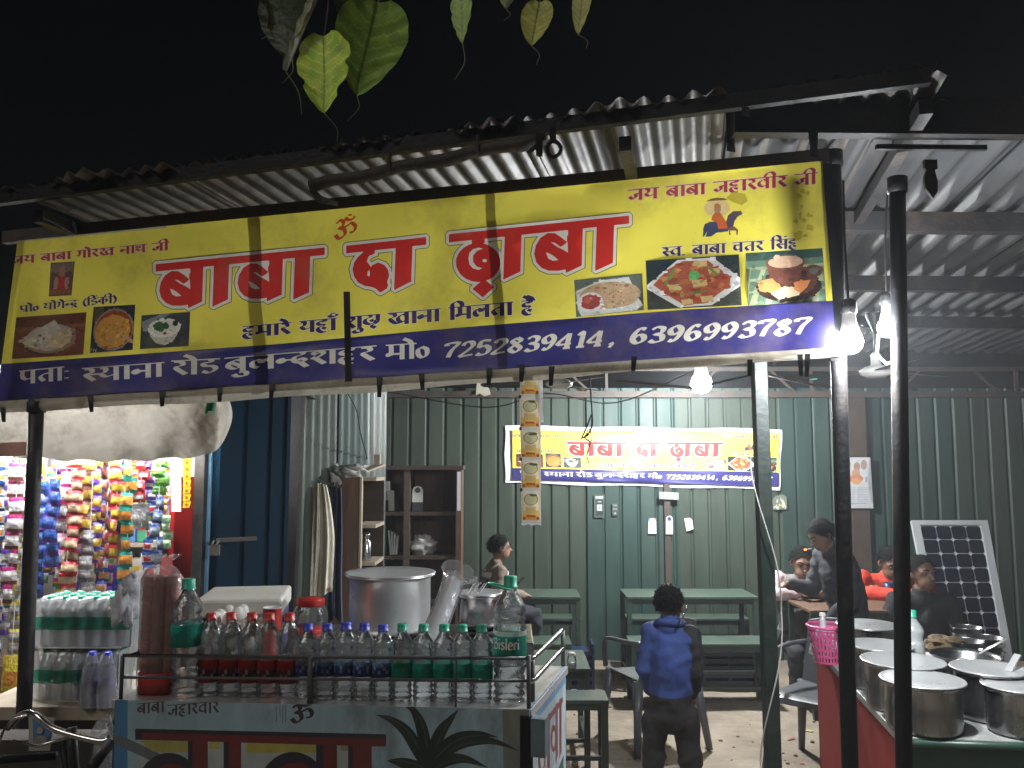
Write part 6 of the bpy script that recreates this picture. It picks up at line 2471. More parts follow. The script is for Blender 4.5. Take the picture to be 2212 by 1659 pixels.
solo(m, 'ladle', 'aluminium', 'flat handled ladle standing in the pot by the edge', 'ladle', 'ladles', loc=P(2178, 1450, 3.41))
t, c, R, H = pot('wide_pan', 2040, 1396, 4.1, 120, 0, 'steel_shiny', 'wide shallow steel pan behind the open pan', lid=False, zbase=QZ + .002)


def bowl(x, y, d, wpx, n, label):
    c = P(x, y, d)
    R = wpx / F * d / 2
    t = thing('steel_bowl', label, 'bowls', (c.x, c.y, QZ), group='stacked steel bowls')
    for k in range(n):
        m = MB()
        H = .05
        m.lathe([(0, 0), (R * .5, 0), (R * .85, H * .5), (R, H), (R * 1.05, H + .002), (R * .96, H - .002), (R * .8, H * .5), (0, .008)], n=24)
        o = m.build('bowl', 'steel_shiny', t)
        o.location = (0, 0, (c.z - QZ - .05) * (k + 1) / n if n > 1 else c.z - QZ - .05)
    m = MB()
    m.lathe([(0, 0), (R * .6, 0), (R * .6, max(.01, c.z - QZ - .05))], n=20)
    m.build('stand', 'steel_sooty', t)


bowl(2082, 1383, 4.05, 76, 3, 'shiny steel bowls stacked behind the open pan')
bowl(2128, 1376, 4.2, 70, 3, 'steel bowls stacked in front of the solar panel edge')
bowl(2088, 1354, 4.35, 60, 4, 'tallest stack of small steel bowls at the back')
# food packet and crumpled paper bag
c = P(2025, 1380, 4.1)
m = MB()
m.blob((c.x, c.y, QZ + .07), (.09, .08, .08), n=22, amp=.6, seed=41)
m.blob((c.x + .03, c.y, QZ + .15), (.075, .06, .03), n=20, amp=.8, seed=42)
solo(m, 'flatbread_pile', 'food', 'pile of browned flatbread on the back of the counter', 'bread', loc=(c.x, c.y, QZ))
m = MB()
c = P(2010, 1388, 3.98)
m.box((c.x, c.y, QZ + .06), (.10, .08, .12))
solo(m, 'paper_packet', 'foam_white', 'small pale packet in front of the flatbread pile', 'packet', loc=(c.x, c.y, QZ))
# milky bottle with teal cap
a = P(1972, 1398, 3.85)
a.z = QZ
t = make_bottle('sauce_bottle', P(1972, 1318, 3.85).z - QZ, .05, 'cap_green', 'cloudy plastic bottle with teal cap behind the front post', '', 'bottle', shell='wrap', lab_cols=[[(.6, .55, .55)], [(.2, .16, .4)], [(.55, .5, .5)]], lab_z=(.2, .5), loc=a, ribs=2)
m = MB()
m.lathe([(0, .01), (.042, .01), (.045, .03), (.045, .13), (.03, .17), (0, .172)], n=16)
m.build('contents', 'salt', t)
# pink basket
c = P(1786, 1350, 4.35)
t = thing('plastic_basket', 'pink plastic basket on the far corner of the counter', 'basket', (c.x, c.y, QZ))
R, H = 84 / F * 4.35 / 2, c.z - QZ
m = MB()
n = 28
for k in range(n):
    a0 = 2 * PI * k / n
    for j in range(5):
        z0, z1 = H * (.06 + j * .17), H * (.06 + j * .17 + .11)
        r0, r1 = R * (.62 + .34 * z0 / H), R * (.62 + .34 * z1 / H)
        a1 = a0 + 2 * PI / n * .62
        m.add([(math.cos(a0) * r0, math.sin(a0) * r0, z0), (math.cos(a1) * r0, math.sin(a1) * r0, z0), (math.cos(a1) * r1, math.sin(a1) * r1, z1), (math.cos(a0) * r1, math.sin(a0) * r1, z1)], [(0, 1, 2, 3)])
for j in range(6):
    z0, z1 = H * (.0 + j * .17), H * (.0 + j * .17 + .06)
    r0, r1 = R * (.62 + .34 * z0 / H), R * (.62 + .34 * z1 / H)
    m.lathe([(r0, z0), (r1, z1)], n=n)
m.lathe([(0, .002), (R * .62, .002)], n=n)
m.lathe([(R * .95, H * .93), (R * 1.02, H * .95), (R * 1.02, H), (R * .97, H + .004), (R * .94, H * .97)], n=n)
m.build('basket_shell', 'pink_plastic', t)
m = MB()
m.blob((0, 0, H * .55), (R * .7, R * .7, H * .4), n=18, amp=.5, seed=3)
solo_o = m.build('cutlery_wrap', 'poly_white', t)
a = P(1777, 1352, 4.33)
make_bottle('small_bottle', .17, .02, 'foam_white', 'small pale squeeze bottle standing in the pink basket', '', 'bottle', shell='wrap', loc=(a.x, a.y, QZ + H * .42), ribs=0)
c = P(1757, 1380, 4.40)
m = MB()
m.blob((c.x + .05, c.y, QZ + .05), (.06, .06, .06), n=20, amp=.8, seed=51)
solo(m, 'plastic_bag', 'poly_white', 'small white plastic bag beside the pink basket', 'bag', loc=(c.x + .05, c.y, QZ))

# ---------------------------------------------------------------- far table with diners, dishes
bench('dining_table', 1708, 1960, 6.0, 6.5, .74, 'dark table where the men sit eating', 'table', top='wood', grp='dark wooden tables')
dt = lambda x, y: onfloor(x, y, .741)
m = MB()
a = dt(1872, 1296)
m.lathe([(0, .003), (.08, .003), (.11, .016), (.112, .018), (.08, .007), (0, .007)], n=24, c=(a.x, a.y + .12, .741))
solo(m, 'steel_plate', 'steel_shiny', 'steel plate on the table of the eating men', 'plate', loc=(a.x, a.y + .12, .741))
a = dt(1902, 1297)
m = MB()
m.lathe([(0, .001), (.03, .001), (.035, .05), (.038, .10), (.036, .10), (.03, .01), (0, .008)], n=18, c=(a.x, a.y + .1, .741))
solo(m, 'steel_tumbler', 'steel_shiny', 'steel tumbler beside the plate on the dark table', 'tumbler', loc=(a.x, a.y + .1, .741))
a = dt(1934, 1297)
m = MB()
m.lathe([(0, .001), (.034, .001), (.04, .06), (.042, .12), (.039, .12), (.034, .02), (0, .01)], n=20, c=(a.x, a.y + .1, .741))
solo(m, 'water_jug', 'blue_plastic', 'dark blue plastic jug at the end of the dark table', 'jug', loc=(a.x, a.y + .1, .741))

# ---------------------------------------------------------------- solar panel leaning on the wall
sp0, sp1, sp2, sp3 = P(1968, 1125, 7.1), P(2132, 1125, 7.1), P(2190, 1440, 6.5), P(2030, 1440, 6.5)
t = thing('solar_panel', 'framed solar panel leaning against the green wall', 'solar panel', sp3)
sq = lambda u, v, o=0.0: (sp0 * (1 - u) + sp1 * u) * (1 - v) + (sp3 * (1 - u) + sp2 * u) * v + nsp * o
nsp = (sp1 - sp0).cross(sp3 - sp0).normalized()
if nsp.y > 0:
    nsp = -nsp
for (u0, v0, u1, v1) in ((0, 0, 1, .035), (0, .965, 1, 1), (0, .035, .10, .965), (.90, .035, 1, .965)):
    m = MB()
    q = [sq(u0, v0, .012), sq(u1, v0, .012), sq(u1, v1, .012), sq(u0, v1, .012), sq(u0, v0, -.02), sq(u1, v0, -.02), sq(u1, v1, -.02), sq(u0, v1, -.02)]
    m.add(q, [(0, 1, 2, 3), (7, 6, 5, 4), (0, 4, 5, 1), (1, 5, 6, 2), (2, 6, 7, 3), (3, 7, 4, 0)])
    m.build('frame_bar', 'solar_frame', t, world=True)
m = MB()
m.add([sq(.08, .02, .0), sq(.92, .02, .0), sq(.92, .98, .0), sq(.08, .98, .0)], [(0, 1, 2, 3)])
m.build('backing_sheet', 'solar_frame', t, world=True)
nc, nr = 4, 9
for i in range(nc):
    for j in range(nr):
        u0, u1 = .105 + .79 * (i + .03) / nc, .105 + .79 * (i + .97) / nc
        v0, v1 = .04 + .92 * (j + .03) / nr, .04 + .92 * (j + .97) / nr
        cu, cv = (u1 - u0) * .12, (v1 - v0) * .12
        m = MB()
        m.add([sq(*p, .004) for p in ((u0 + cu, v0), (u1 - cu, v0), (u1, v0 + cv), (u1, v1 - cv), (u1 - cu, v1), (u0 + cu, v1), (u0, v1 - cv), (u0, v0 + cv))], [tuple(range(8))])
        m.build('solar_cell', 'solar_cell', t, world=True)

# ---------------------------------------------------------------- bills, cards and marks on the wall
def flat_art(name, layers, frame, d, label, cat, mat='print', grp=None, curl=0.0):
    V, T, C = art(layers, frame)
    xs_, ys_ = [p[0] for p in frame], [p[1] for p in frame]
    c = P(sum(xs_) / len(xs_), max(ys_), d)
    o = art_mesh(name, V, T, C, lambda x, y: P(x, y, d - curl * math.sin((y - min(ys_)) / (max(ys_) - min(ys_)) * PI)) - c, mat, None, smooth=False)
    o.location = c
    m = MB()
    m.add([P(p[0], p[1], d + .003) - c for p in frame], [tuple(range(len(frame)))])
    m.build('backing', 'paper_white', o)
    return tag(o, label, cat, grp)


pf = [(1824, 988), (1880, 988), (1887, 1098), (1826, 1098)]
PL = [(pf, (.52, .53, .54)), (ell(1851, 1008, 7, 10, 10), (.34, .22, .16)), (ell(1832, 1004, 6, 10, 10), (.36, .26, .22)), (ell(1866, 1004, 7, 11, 10), (.36, .26, .2)), (ell(1849, 1022, 9, 10, 12), (.5, .28, .18)), (ell(1849, 1034, 16, 9, 14), (.52, .22, .14)), (ell(1850, 1040, 10, 7, 12), (.58, .3, .12)), (rect(1829, 1030, 1833, 1042), (.3, .3, .3)), (rect(1869, 1030, 1874, 1042), (.3, .3, .3))]
for k in range(9):
    PL.append((rect(1828, 1053 + k * 3.6, 1847, 1054.6 + k * 3.6), (.38, .38, .41)))
    PL.append((rect(1852, 1053 + k * 3.6, 1876, 1054.6 + k * 3.6), (.38, .38, .41)))
PL.append((rect(1832, 1086, 1872, 1088.5), (.36, .36, .38)))
flat_art('wall_calendar', PL, pf, WY - .075, 'white printed calendar sheet with an orange figure, left of the far post', 'calendar', curl=.012)
for i, (q, lab, extra) in enumerate((([(1401, 1119), (1417, 1119.5), (1418, 1153), (1400, 1153)], 'white payment card with blue corners, left of the door edge', [([(1401, 1119), (1406, 1119), (1401, 1127)], (.1, .2, .5)), ([(1412, 1119), (1418, 1119), (1418, 1126)], (.5, .1, .1))]),
                             ([(1439, 1119), (1442, 1115), (1446, 1114), (1450, 1115), (1453, 1119), (1454, 1154), (1438, 1154)], 'white payment card with dark round badge on the door edge', [(ell(1446, 1121, 4.6, 4.6, 12), (.06, .05, .14))]),
                             ([(1478, 1120), (1495, 1118), (1498, 1143), (1483, 1148)], 'tilted white payment card, rightmost of three on the wall', [([(1490, 1118.5), (1495, 1118), (1496, 1124)], (.08, .08, .09))]))):
    bb_ = [p for p in q]
    flat_art('payment_card', [(q, (.68, .70, .72))] + extra, q, WY - (.085 if i == 1 else .03), lab, 'card', grp='payment cards stuck on the wall')
q = [(1283, 1068), (1306, 1068), (1306, 1118), (1283, 1118)]
flat_art('wall_sticker', [(q, (.06, .09, .075)), (rect(1286, 1072, 1303, 1077), (.45, .47, .46)), (rect(1287, 1080, 1303, 1114), (.03, .035, .035)), (rect(1289.5, 1090, 1300.5, 1103), (.55, .57, .57)), (rect(1292, 1093, 1298, 1100), (.3, .32, .32)), (rect(1291, 1083, 1299, 1085), (.4, .42, .42))], q, WY - .03, 'dark meter sticker with a white square on the green wall', 'sticker', grp='dark stickers on the wall')
q = [(1322, 1087), (1335, 1087), (1335, 1114), (1322, 1114)]
flat_art('wall_sticker', [(q, (.05, .06, .055)), (rect(1324, 1090, 1333, 1093), (.2, .22, .2)), (rect(1324, 1098, 1333, 1101), (.2, .22, .2)), (rect(1326, 1107, 1331, 1111), (.3, .32, .3))], q, WY - .03, 'narrow dark sticker beside the meter sticker', 'sticker', grp='dark stickers on the wall')
q = [(1668, 1080), (1676, 1071), (1690, 1068), (1700, 1074), (1701, 1100), (1670, 1101)]
QL = [(q, (.16, .18, .14))]
for k in range(14):
    QL.append((ell(rk.uniform(1671, 1699), rk.uniform(1076, 1099), rk.uniform(1, 3.5), rk.uniform(1.5, 5), 7, wob=.8, seed=k), rk.choice([(.6, .6, .5), (.55, .5, .3), (.5, .52, .5)])))
flat_art('torn_bill', QL, q, WY - .03, 'torn pale paper scraps on the wall beside the green post', 'bill')
q = [(1424, 1062), (1466, 1064), (1466, 1080), (1424, 1078)]
flat_art('tin_plate', [(q, (.26, .27, .26))], q, WY - .09, 'small tin plate under the middle of the wall banner', 'plate')

# ---------------------------------------------------------------- strip of papad pouches
PD = 3.02
SL = thing('pouch_strip', 'strip of five clear papad pouches hanging below the banner', 'pouches', P(1146, 812, PD))
LS = SL.location.copy()
ptops = [(1123, 1166, 790, 858), (1122, 1167, 858, 928), (1124, 1168, 928, 994), (1125, 1168, 994, 1060), (1126, 1168, 1060, 1130)]
for k, (xa, xb, ya, yb) in enumerate(ptops):
    fr_ = [(xa, ya), (xb, ya), (xb + 1, yb), (xa + 1, yb)]
    H_ = yb - ya
    LL = [(fr_, (.75, .70, .60)), (rect(xa + 3, ya + 5, xb - 3, yb - 7), (.80, .70, .48)), (rect(xa + 3, ya + H_ * .62, xb - 3, yb - 7), (.80, .52, .14)), (rect(xa + 3, ya + H_ * .78, xb - 3, yb - 7), (.78, .42, .08)), (rect(xa + 10, ya + H_ * .50, xb - 10, ya + H_ * .70), (.70, .50, .20)),
          (ell((xa + xb) / 2, ya + H_ * .27, 15.5, 12.5, 22, wob=.06, seed=k), (.10, .10, .04)), (ell((xa + xb) / 2, ya + H_ * .275, 14, 11.3, 22, wob=.06, seed=k), (.56, .52, .30)), (ell((xa + xb) / 2 + 5, ya + H_ * .14, 9, 3, 10, wob=.5, seed=k + 3), (.08, .10, .04)),
          (rect(xa + 3, yb - 13, xa + 9, yb - 7), (.42, .08, .02)), (rect(xb - 9, yb - 13, xb - 3, yb - 7), (.42, .08, .02)), (rect(xa + 3, ya + 5, xa + 3.8, yb - 7), (.5, .2, .05)), (rect(xb - 3.8, ya + 5, xb - 3, yb - 7), (.5, .2, .05))]
    tp_ = text_polys(['LA', 'Ln', 'La', 'Ln', 'Ld', 'La'], (0, 0), (20, 0), 6, 6, w=.22, thin=.14)
    for p in tp_:
        LL.append(([((xa + xb) / 2 + 10 - q[0], ya + H_ * .84 - q[1]) for q in p], (.5, .07, .03)))
    V, T, C = art(LL, fr_, grid=9)
    pf_ = lambda x, y, xa=xa, xb=xb, ya=ya, yb=yb: P(x, y, PD - .010 * math.sin(PI * (x - xa) / (xb - xa + 1)) * math.sin(PI * (y - ya) / (yb - ya))) - LS
    art_mesh('pouch', V, T, C, pf_, 'print_thin', SL)
m = MB()
m.sheet(lambda u, v: P(1160 + u * 12 + v * 2, 812 + v * 100, PD + .02) - LS, 3, 6)
m.build('rear_pouch', 'poly_white', SL)
m = MB()
m.sheet(lambda u, v: P(1126 + u * 43, 1129 + v * 5 + 1.2 * math.sin(u * 14), PD) - LS, 8, 1)
m.build('torn_edge', 'poly_white', SL)
for k, y in enumerate((857, 926, 992, 1058)):
    m = MB()
    m.box(P(1123 + k, y, PD - .004) - LS, (.009, .003, .012))
    m.build('clip', 'strap', SL)

# ---------------------------------------------------------------- ceiling fans, wires
def fan(x, y, d, label, drop, rot, zc=None):
    c = P(x, y, d)
    t = thing('ceiling_fan', label, 'fan', c, rot, group='ceiling fans')
    m = MB()
    m.lathe([(0, -.02), (.05, -.022), (.085, -.005), (.09, .015), (.06, .035), (.028, .045), (.024, .09), (.03, .1), (.012, .12), (0, .12)], n=22)
    m.build('motor', 'ceramic', t)
    m = MB()
    m.tube([Vector((0, 0, .1)), Vector((0, 0, drop))], .009, n=8)
    m.lathe([(.012, drop - .1), (.045, drop - .02), (.045, drop)], n=14)
    m.build('down_rod', 'dark_steel', t)
    for k in range(3):
        a = k * 2 * PI / 3
        R_ = Matrix.Rotation(a, 3, 'Z')
        m = MB()
        m.add([R_ @ Vector(p) for p in ((.08, -.03, .005), (.16, -.06, .0), (.5, -.065, -.005), (.52, .0, .003), (.5, .06, .012), (.16, .05, .012), (.08, .03, .01))], [tuple(range(7))])
        m.build('blade', 'dark_steel', t)


fan(1893, 806, 4.6, 'ceiling fan hanging behind the two black posts', .34, .4)
fan(1208, 832, 5.4, 'ceiling fan showing below the banner beside the pouches', .30, 1.0)
m = MB()
w0 = [P(1274, 812, 3.3), P(1276, 850, 3.3), P(1279, 893, 3.3), P(1266, 925, 3.3), P(1256, 948, 3.28), P(1270, 940, 3.28), P(1280, 918, 3.3), P(1279, 893, 3.3)]
m.tube(w0, .0035, n=5)
m.tube(catmull([P(1279, 900, 3.3), P(1276, 930, 3.3), P(1262, 944, 3.3), P(1275, 955, 3.29), P(1272, 968, 3.29), P(1268, 985, 3.29), P(1272, 1000, 3.29)], 4), .0028, n=5)
m.tube(catmull([P(1265, 945, 3.28), P(1272, 925, 3.3), P(1278, 950, 3.3), P(1270, 962, 3.3)], 4), .002, n=5)
solo(m, 'tangled_wire', 'wire', 'tangled black wire dangling in front of the wall banner', 'wire', loc=P(1274, 812, 3.3))
m = MB()
m.tube(catmull([P(905, 835, 5.6), P(950, 900, 5.6), P(968, 980, 5.6), P(985, 1005, 5.6)], 5) if False else catmull([P(745, 840, 5.2), P(770, 885, 5.25), P(780, 940, 5.3), P(796, 1000, 6.2)], 5), .004, n=5)
solo(m, 'black_wire', 'wire', 'thin black wire sagging down the pale side wall', 'wire', loc=P(745, 840, 5.2))
m = MB()
m.tube(catmull([P(830, 845, 7.0), P(1050, 880, 6.8), P(1180, 850, 6.6), P(1330, 870, 6.6), P(1500, 800, 6.3)], 6), .005, n=5)
solo(m, 'black_wire', 'wire', 'long black cable slung along the top of the green wall', 'wire', loc=P(830, 845, 7.0))
m = MB()
m.box(P(1757, 815, 6.5), (.05, .03, .03))
solo(m, 'indicator_light', 'led_green', 'tiny glowing green indicator under the banner end', 'light', loc=P(1757, 815, 6.5))
# paper cut-out stuck on the beam
q = [(1030, 826), (1042, 822), (1047, 834), (1056, 838), (1060, 852), (1046, 856), (1036, 850), (1028, 854)]
flat_art('paper_cutout', [(q, (.45, .42, .33))], q, WY - .16, 'torn cream paper decoration on the truss above the wall', 'decoration')

# ---------------------------------------------------------------- people
def capsule(mb, a, b, ra, rb):
    a, b = Vector(a), Vector(b)
    if (b - a).length < 1e-5:
        mb.blob(a, ra, n=12)
        return
    mb.tube([a, a.lerp(b, .33), a.lerp(b, .66), b], [ra, ra * .67 + rb * .33, ra * .33 + rb * .67, rb], n=12)
    mb.blob(a, ra, n=12)
    mb.blob(b, rb, n=12)


def grow(name, prims, cols, parent, vox, mats, hem=None):
    """one continuous surface grown round the joints; each face takes the colour of the limb it belongs to"""
    mb = MB()
    for (kind, a, b, ra, rb, key) in prims:
        if kind == 'c':
            capsule(mb, a, b, ra, rb)
        else:
            mb.blob(a, b, n=18)
    ob = mb.build(name + '_cage', 'skin')
    md = ob.modifiers.new('r', 'REMESH')
    md.mode = 'VOXEL'
    md.voxel_size = vox
    ms = ob.modifiers.new('s', 'SMOOTH')
    ms.factor = .5
    ms.iterations = 4
    dg = bpy.context.evaluated_depsgraph_get()
    me = bpy.data.meshes.new_from_object(ob.evaluated_get(dg))
    bpy.data.objects.remove(ob, do_unlink=True)
    nv, nf = len(me.vertices), len(me.polygons)
    co = np.empty(nv * 3)
    me.vertices.foreach_get('co', co)
    co = co.reshape(-1, 3)
    cen = np.empty(nf * 3)
    me.polygons.foreach_get('center', cen)
    cen = cen.reshape(-1, 3)
    best = np.full(nf, 1e9)
    who = np.zeros(nf, int)
    keys = sorted(set(p[5] for p in prims))
    for (kind, a, b, ra, rb, key) in prims:
        A = np.array(a)
        if kind == 'c':
            B = np.array(b)
            ab = B - A
            t = np.clip(((cen - A) @ ab) / max(ab @ ab, 1e-9), 0, 1)
            d = np.linalg.norm(cen - (A + t[:, None] * ab), axis=1) - (ra + (rb - ra) * t)
        else:
            r = np.array(b if isinstance(b, (list, tuple)) else (b, b, b))
            q = (cen - A) / r
            L = np.linalg.norm(q, axis=1)
            d = (L - 1) * r.min()
        mk = d < best
        best[mk] = d[mk]
        who[mk] = keys.index(key)
    if hem is not None:
        who[np.isin(who, [keys.index('top')]) & (cen[:, 2] < hem)] = keys.index('leg')
    me.materials.clear()
    for mname in mats:
        me.materials.append(M[mname])
    colarr = np.array([cols[k] for k in keys])[who]
    # cloth folds: gentle wander of tone only through the material; skin keys use slot 0
    slot = np.array([0 if k.startswith('skin') else 1 for k in keys])[who]
    me.polygons.foreach_set('material_index', slot.astype(np.int32))
    me.polygons.foreach_set('use_smooth', np.ones(nf, bool))
    for at in list(me.color_attributes):
        me.color_attributes.remove(at)
    ca = me.color_attributes.new('print', 'FLOAT_COLOR', 'CORNER')
    ls = np.empty(nf, np.int32)
    me.polygons.foreach_get('loop_total', ls)
    c4 = np.ones((nf, 4))
    c4[:, :3] = colarr
    ca.data.foreach_set('color', np.repeat(c4, ls, axis=0).ravel())
    # folds pressed into the cloth
    nrm = np.empty(nv * 3)
    me.vertices.foreach_get('normal', nrm)
    nrm = nrm.reshape(-1, 3)
    vslot = np.zeros(nv)
    lv = np.empty(int(ls.sum()), np.int32)
    me.loops.foreach_get('vertex_index', lv)
    vslot[lv] = np.repeat(slot, ls)
    disp = np.array([1 - 2.6 * abs(noise.noise(Vector((p[0] * 7 + p[2] * 4, p[1] * 7 - p[2] * 3, p[2] * 11)))) + .5 * noise.noise(Vector((p[0] * 20, p[1] * 20, p[2] * 30))) for p in co])
    co2 = co + nrm * (disp * .0078 * vslot)[:, None]
    me.vertices.foreach_set('co', co2.ravel())
    me.update()
    o = bpy.data.objects.new(name, me)
    COL.objects.link(o)
    o.parent = parent
    return o


def person(label, loc, rz, J, cols, H=1.7, kid=False, vox=.011, hair=True, headrot=None, hand=True, hairlen=.020, bulk=1.12, hem=None):
    """J: joints in metres, figure faces -Y. needs head, neck, chest, pelvis, l/r shoulder, elbow, wrist, hip, knee, ankle"""
    t = thing('person', label, 'person', loc, rz)
    s = H / 1.7
    bk_ = s * bulk
    hs = .118 * (s if not kid else s * 1.10)          # half head height
    Hd = Vector(J['head'])
    R = headrot if headrot is not None else Matrix.Identity(3)
    pr = []
    c = lambda a, b, ra, rb, k: pr.append(('c', tuple(a), tuple(b), ra, rb, k))
    e = lambda a, r, k: pr.append(('e', tuple(a), r, 0, 0, k))
    V3 = lambda k: Vector(J[k])
    neck, chest, pel = V3('neck'), V3('chest'), V3('pelvis')
    # head
    e(Hd + R @ Vector((0, .01, .02)) * (hs / .118), (hs * .66, hs * .80, hs * .86), 'skin')
    e(Hd + R @ Vector((0, -.025, -.045)) * (hs / .118), (hs * .50, hs * .56, hs * .60), 'skin')
    c(Hd + R @ Vector((0, -.085, .008)) * (hs / .118), Hd + R @ Vector((0, -.108, -.026)) * (hs / .118), hs * .08, hs * .13, 'skin')
    for sx in (-1, 1):
        e(Hd + R @ Vector((sx * .079, .012, -.005)) * (hs / .118), (hs * .12, hs * .18, hs * .26), 'skin')
        c(Hd + R @ Vector((sx * .016, -.080, .030)) * (hs / .118), Hd + R @ Vector((sx * .052, -.070, .026)) * (hs / .118), hs * .10, hs * .08, 'skin')
    c(Hd + R @ Vector((-.022, -.082, -.066)) * (hs / .118), Hd + R @ Vector((.022, -.082, -.066)) * (hs / .118), hs * .075, hs * .075, 'skin_lip')
    c(neck, Hd + R @ Vector((0, .01, -.03)), .052 * s, .05 * s, 'skin')
    # trunk
    sh = [V3('l_sh'), V3('r_sh')]
    c(sh[0] * .8 + chest * .2, sh[1] * .8 + chest * .2, .072 * bk_, .072 * bk_, 'top')
    e(chest, (.155 * bk_, .118 * bk_, .17 * bk_), 'top')
    c(chest, pel + Vector((0, 0, .06 * s)), .135 * bk_, .132 * bk_, 'top')
    e(pel + Vector((0, 0, .0)), (.150 * bk_, .125 * bk_, .11 * bk_), 'leg' if J.get('tuck', True) else 'top')
    c(neck + Vector((0, .006, -.03 * s)), neck + Vector((0, .0, .012 * s)), .072 * s, .062 * s, 'top')
    for side in 'lr':
        S_, E_, Wr = V3(side + '_sh'), V3(side + '_el'), V3(side + '_wr')
        k = 'arm_' + side
        c(S_, E_, .064 * bk_, .054 * bk_, k)
        c(E_, Wr, .054 * bk_, .038 * bk_, k)
        if hand:
            d = (Wr - E_).normalized()
            F_ = J.get(side + '_hand')
            hd = (Vector(F_) - Wr).normalized() if F_ is not None else d
            up = Vector((0, 0, 1)) if abs(hd.z) < .8 else Vector((0, 1, 0))
            sd_ = hd.cross(up).normalized()
            palm = Wr + hd * .045 * s
            c(Wr, palm + hd * .03 * s, .024 * s, .027 * s, 'skin')
            for q, L in zip((-.027, -.009, .009, .027), (.058, .068, .064, .05)):
                f0 = palm + hd * .035 * s + sd_ * q * s
                f1 = f0 + hd * L * .55 * s
                f2 = f1 + (hd * .6 - sd_.cross(hd) * .7).normalized() * L * .45 * s
                c(f0, f1, .0095 * s, .009 * s, 'skin')
                c(f1, f2, .009 * s, .008 * s, 'skin')
            th0 = palm - sd_ * .028 * s * (1 if side == 'l' else -1)
            c(th0, th0 + (hd * .6 - sd_ * (1 if side == 'l' else -1)).normalized() * .042 * s, .0115 * s, .009 * s, 'skin')
        if side + '_hip' in J:
            hp, kn, an = V3(side + '_hip'), V3(side + '_kn'), V3(side + '_an')
            c(hp, kn, .088 * s, .062 * s, 'leg')
            c(kn, an, .062 * s, .05 * s, 'leg')
            tf = J.get('toe', (0, -1, 0))
            c(an + Vector((0, 0, -.035 * s)), an + Vector(tf) * .15 * s + Vector((0, 0, -.05 * s)), .042 * s, .034 * s, 'shoe')
    cc = dict(cols)
    cc.setdefault('arm_l', cc['top'])
    cc.setdefault('arm_r', cc['top'])
    cc.setdefault('shoe', (.02, .02, .02))
    cc.setdefault('skin_lip', tuple(x * y for x, y in zip(cc['skin'], (.75, .5, .5))))
    body = grow('body', pr, cc, t, vox, ['skin', 'cloth'], hem)
    # eyes
    for sx in (-1, 1):
        m = MB()
        p = Hd + R @ Vector((sx * .034, -.082, .012)) * (hs / .118)
        m.mat = 0
        m.blob(p, (hs * .10, hs * .06, hs * .05), n=10)
        m.mat = 1
        m.blob(p + R @ Vector((0, -.007, 0)) * (hs / .118), hs * .055, n=8)
        m.build('eye', ['eye_white', 'hair'], t)
        m = MB()
        q0 = Hd + R @ Vector((sx * .014, -.096, .034)) * (hs / .118)
        q1 = Hd + R @ Vector((sx * .056, -.078, .036)) * (hs / .118)
        m.tube([q0, (q0 + q1) / 2 + R @ Vector((0, -.004, .006)), q1], [hs * .03, hs * .045, hs * .02], n=6)
        m.build('eyebrow', 'hair', t)
    if hair:
        m = MB()
        rr = random.Random(len(label))
        hc = Hd + R @ Vector((0, .018, .03)) * (hs / .118)
        hr = Vector((hs * .71, hs * .84, hs * .86))
        n, mm_ = 28, 14
        vs, fs, okv = [], [], []
        for i in range(mm_ + 1):
            th = PI * .74 * i / mm_
            for k in range(n):
                a = 2 * PI * k / n
                front = max(0, -math.sin(a))
                thh = min(th, PI * (.70 - .43 * front ** .7))
                d = Vector((math.sin(thh) * math.cos(a), math.sin(thh) * math.sin(a), math.cos(thh)))
                q = 1 + .09 * noise.noise(d * 3 + Vector((len(label), 0, 0))) + .05 * noise.noise(d * 11)
                vs.append(hc + R @ Vector((d.x * hr.x * q, d.y * hr.y * q, d.z * hr.z * q)))
        for i in range(mm_):
            for k in range(n):
                fs.append((i * n + k, (i + 1) * n + k, (i + 1) * n + (k + 1) % n, i * n + (k + 1) % n))
        m.smooth = True
        m.add(vs, fs)
        m.smooth = False
        for q in range(1600):
            a, th = rr.uniform(0, 2 * PI), PI * .70 * math.sqrt(rr.random())
            front = max(0, -math.sin(a))
            th = min(th, PI * (.68 - .41 * front ** .7))
            d = Vector((math.sin(th) * math.cos(a), math.sin(th) * math.sin(a), math.cos(th)))
            p = hc + R @ Vector((d.x * hr.x, d.y * hr.y, d.z * hr.z))
            tang = R @ Vector((d.x * .6 + rr.uniform(-.5, .5), d.y * .6 + rr.uniform(-.5, .5), -.5 + rr.uniform(-.3, .6)))
            if th > PI * (.60 - .41 * front ** .7):
                tang = R @ Vector((d.x * .5 + rr.uniform(-.3, .3), d.y * .5, -1.2))
            tip = p + (tang.normalized() * .8 + (R @ d) * .35) * hairlen * rr.uniform(.6, 1.4)
            w = (tip - p).cross(R @ d).normalized() * .0022
            m.add([p - w, p + w, tip], [(0, 1, 2)])
        m.build('hair', 'hair', t)
    return t


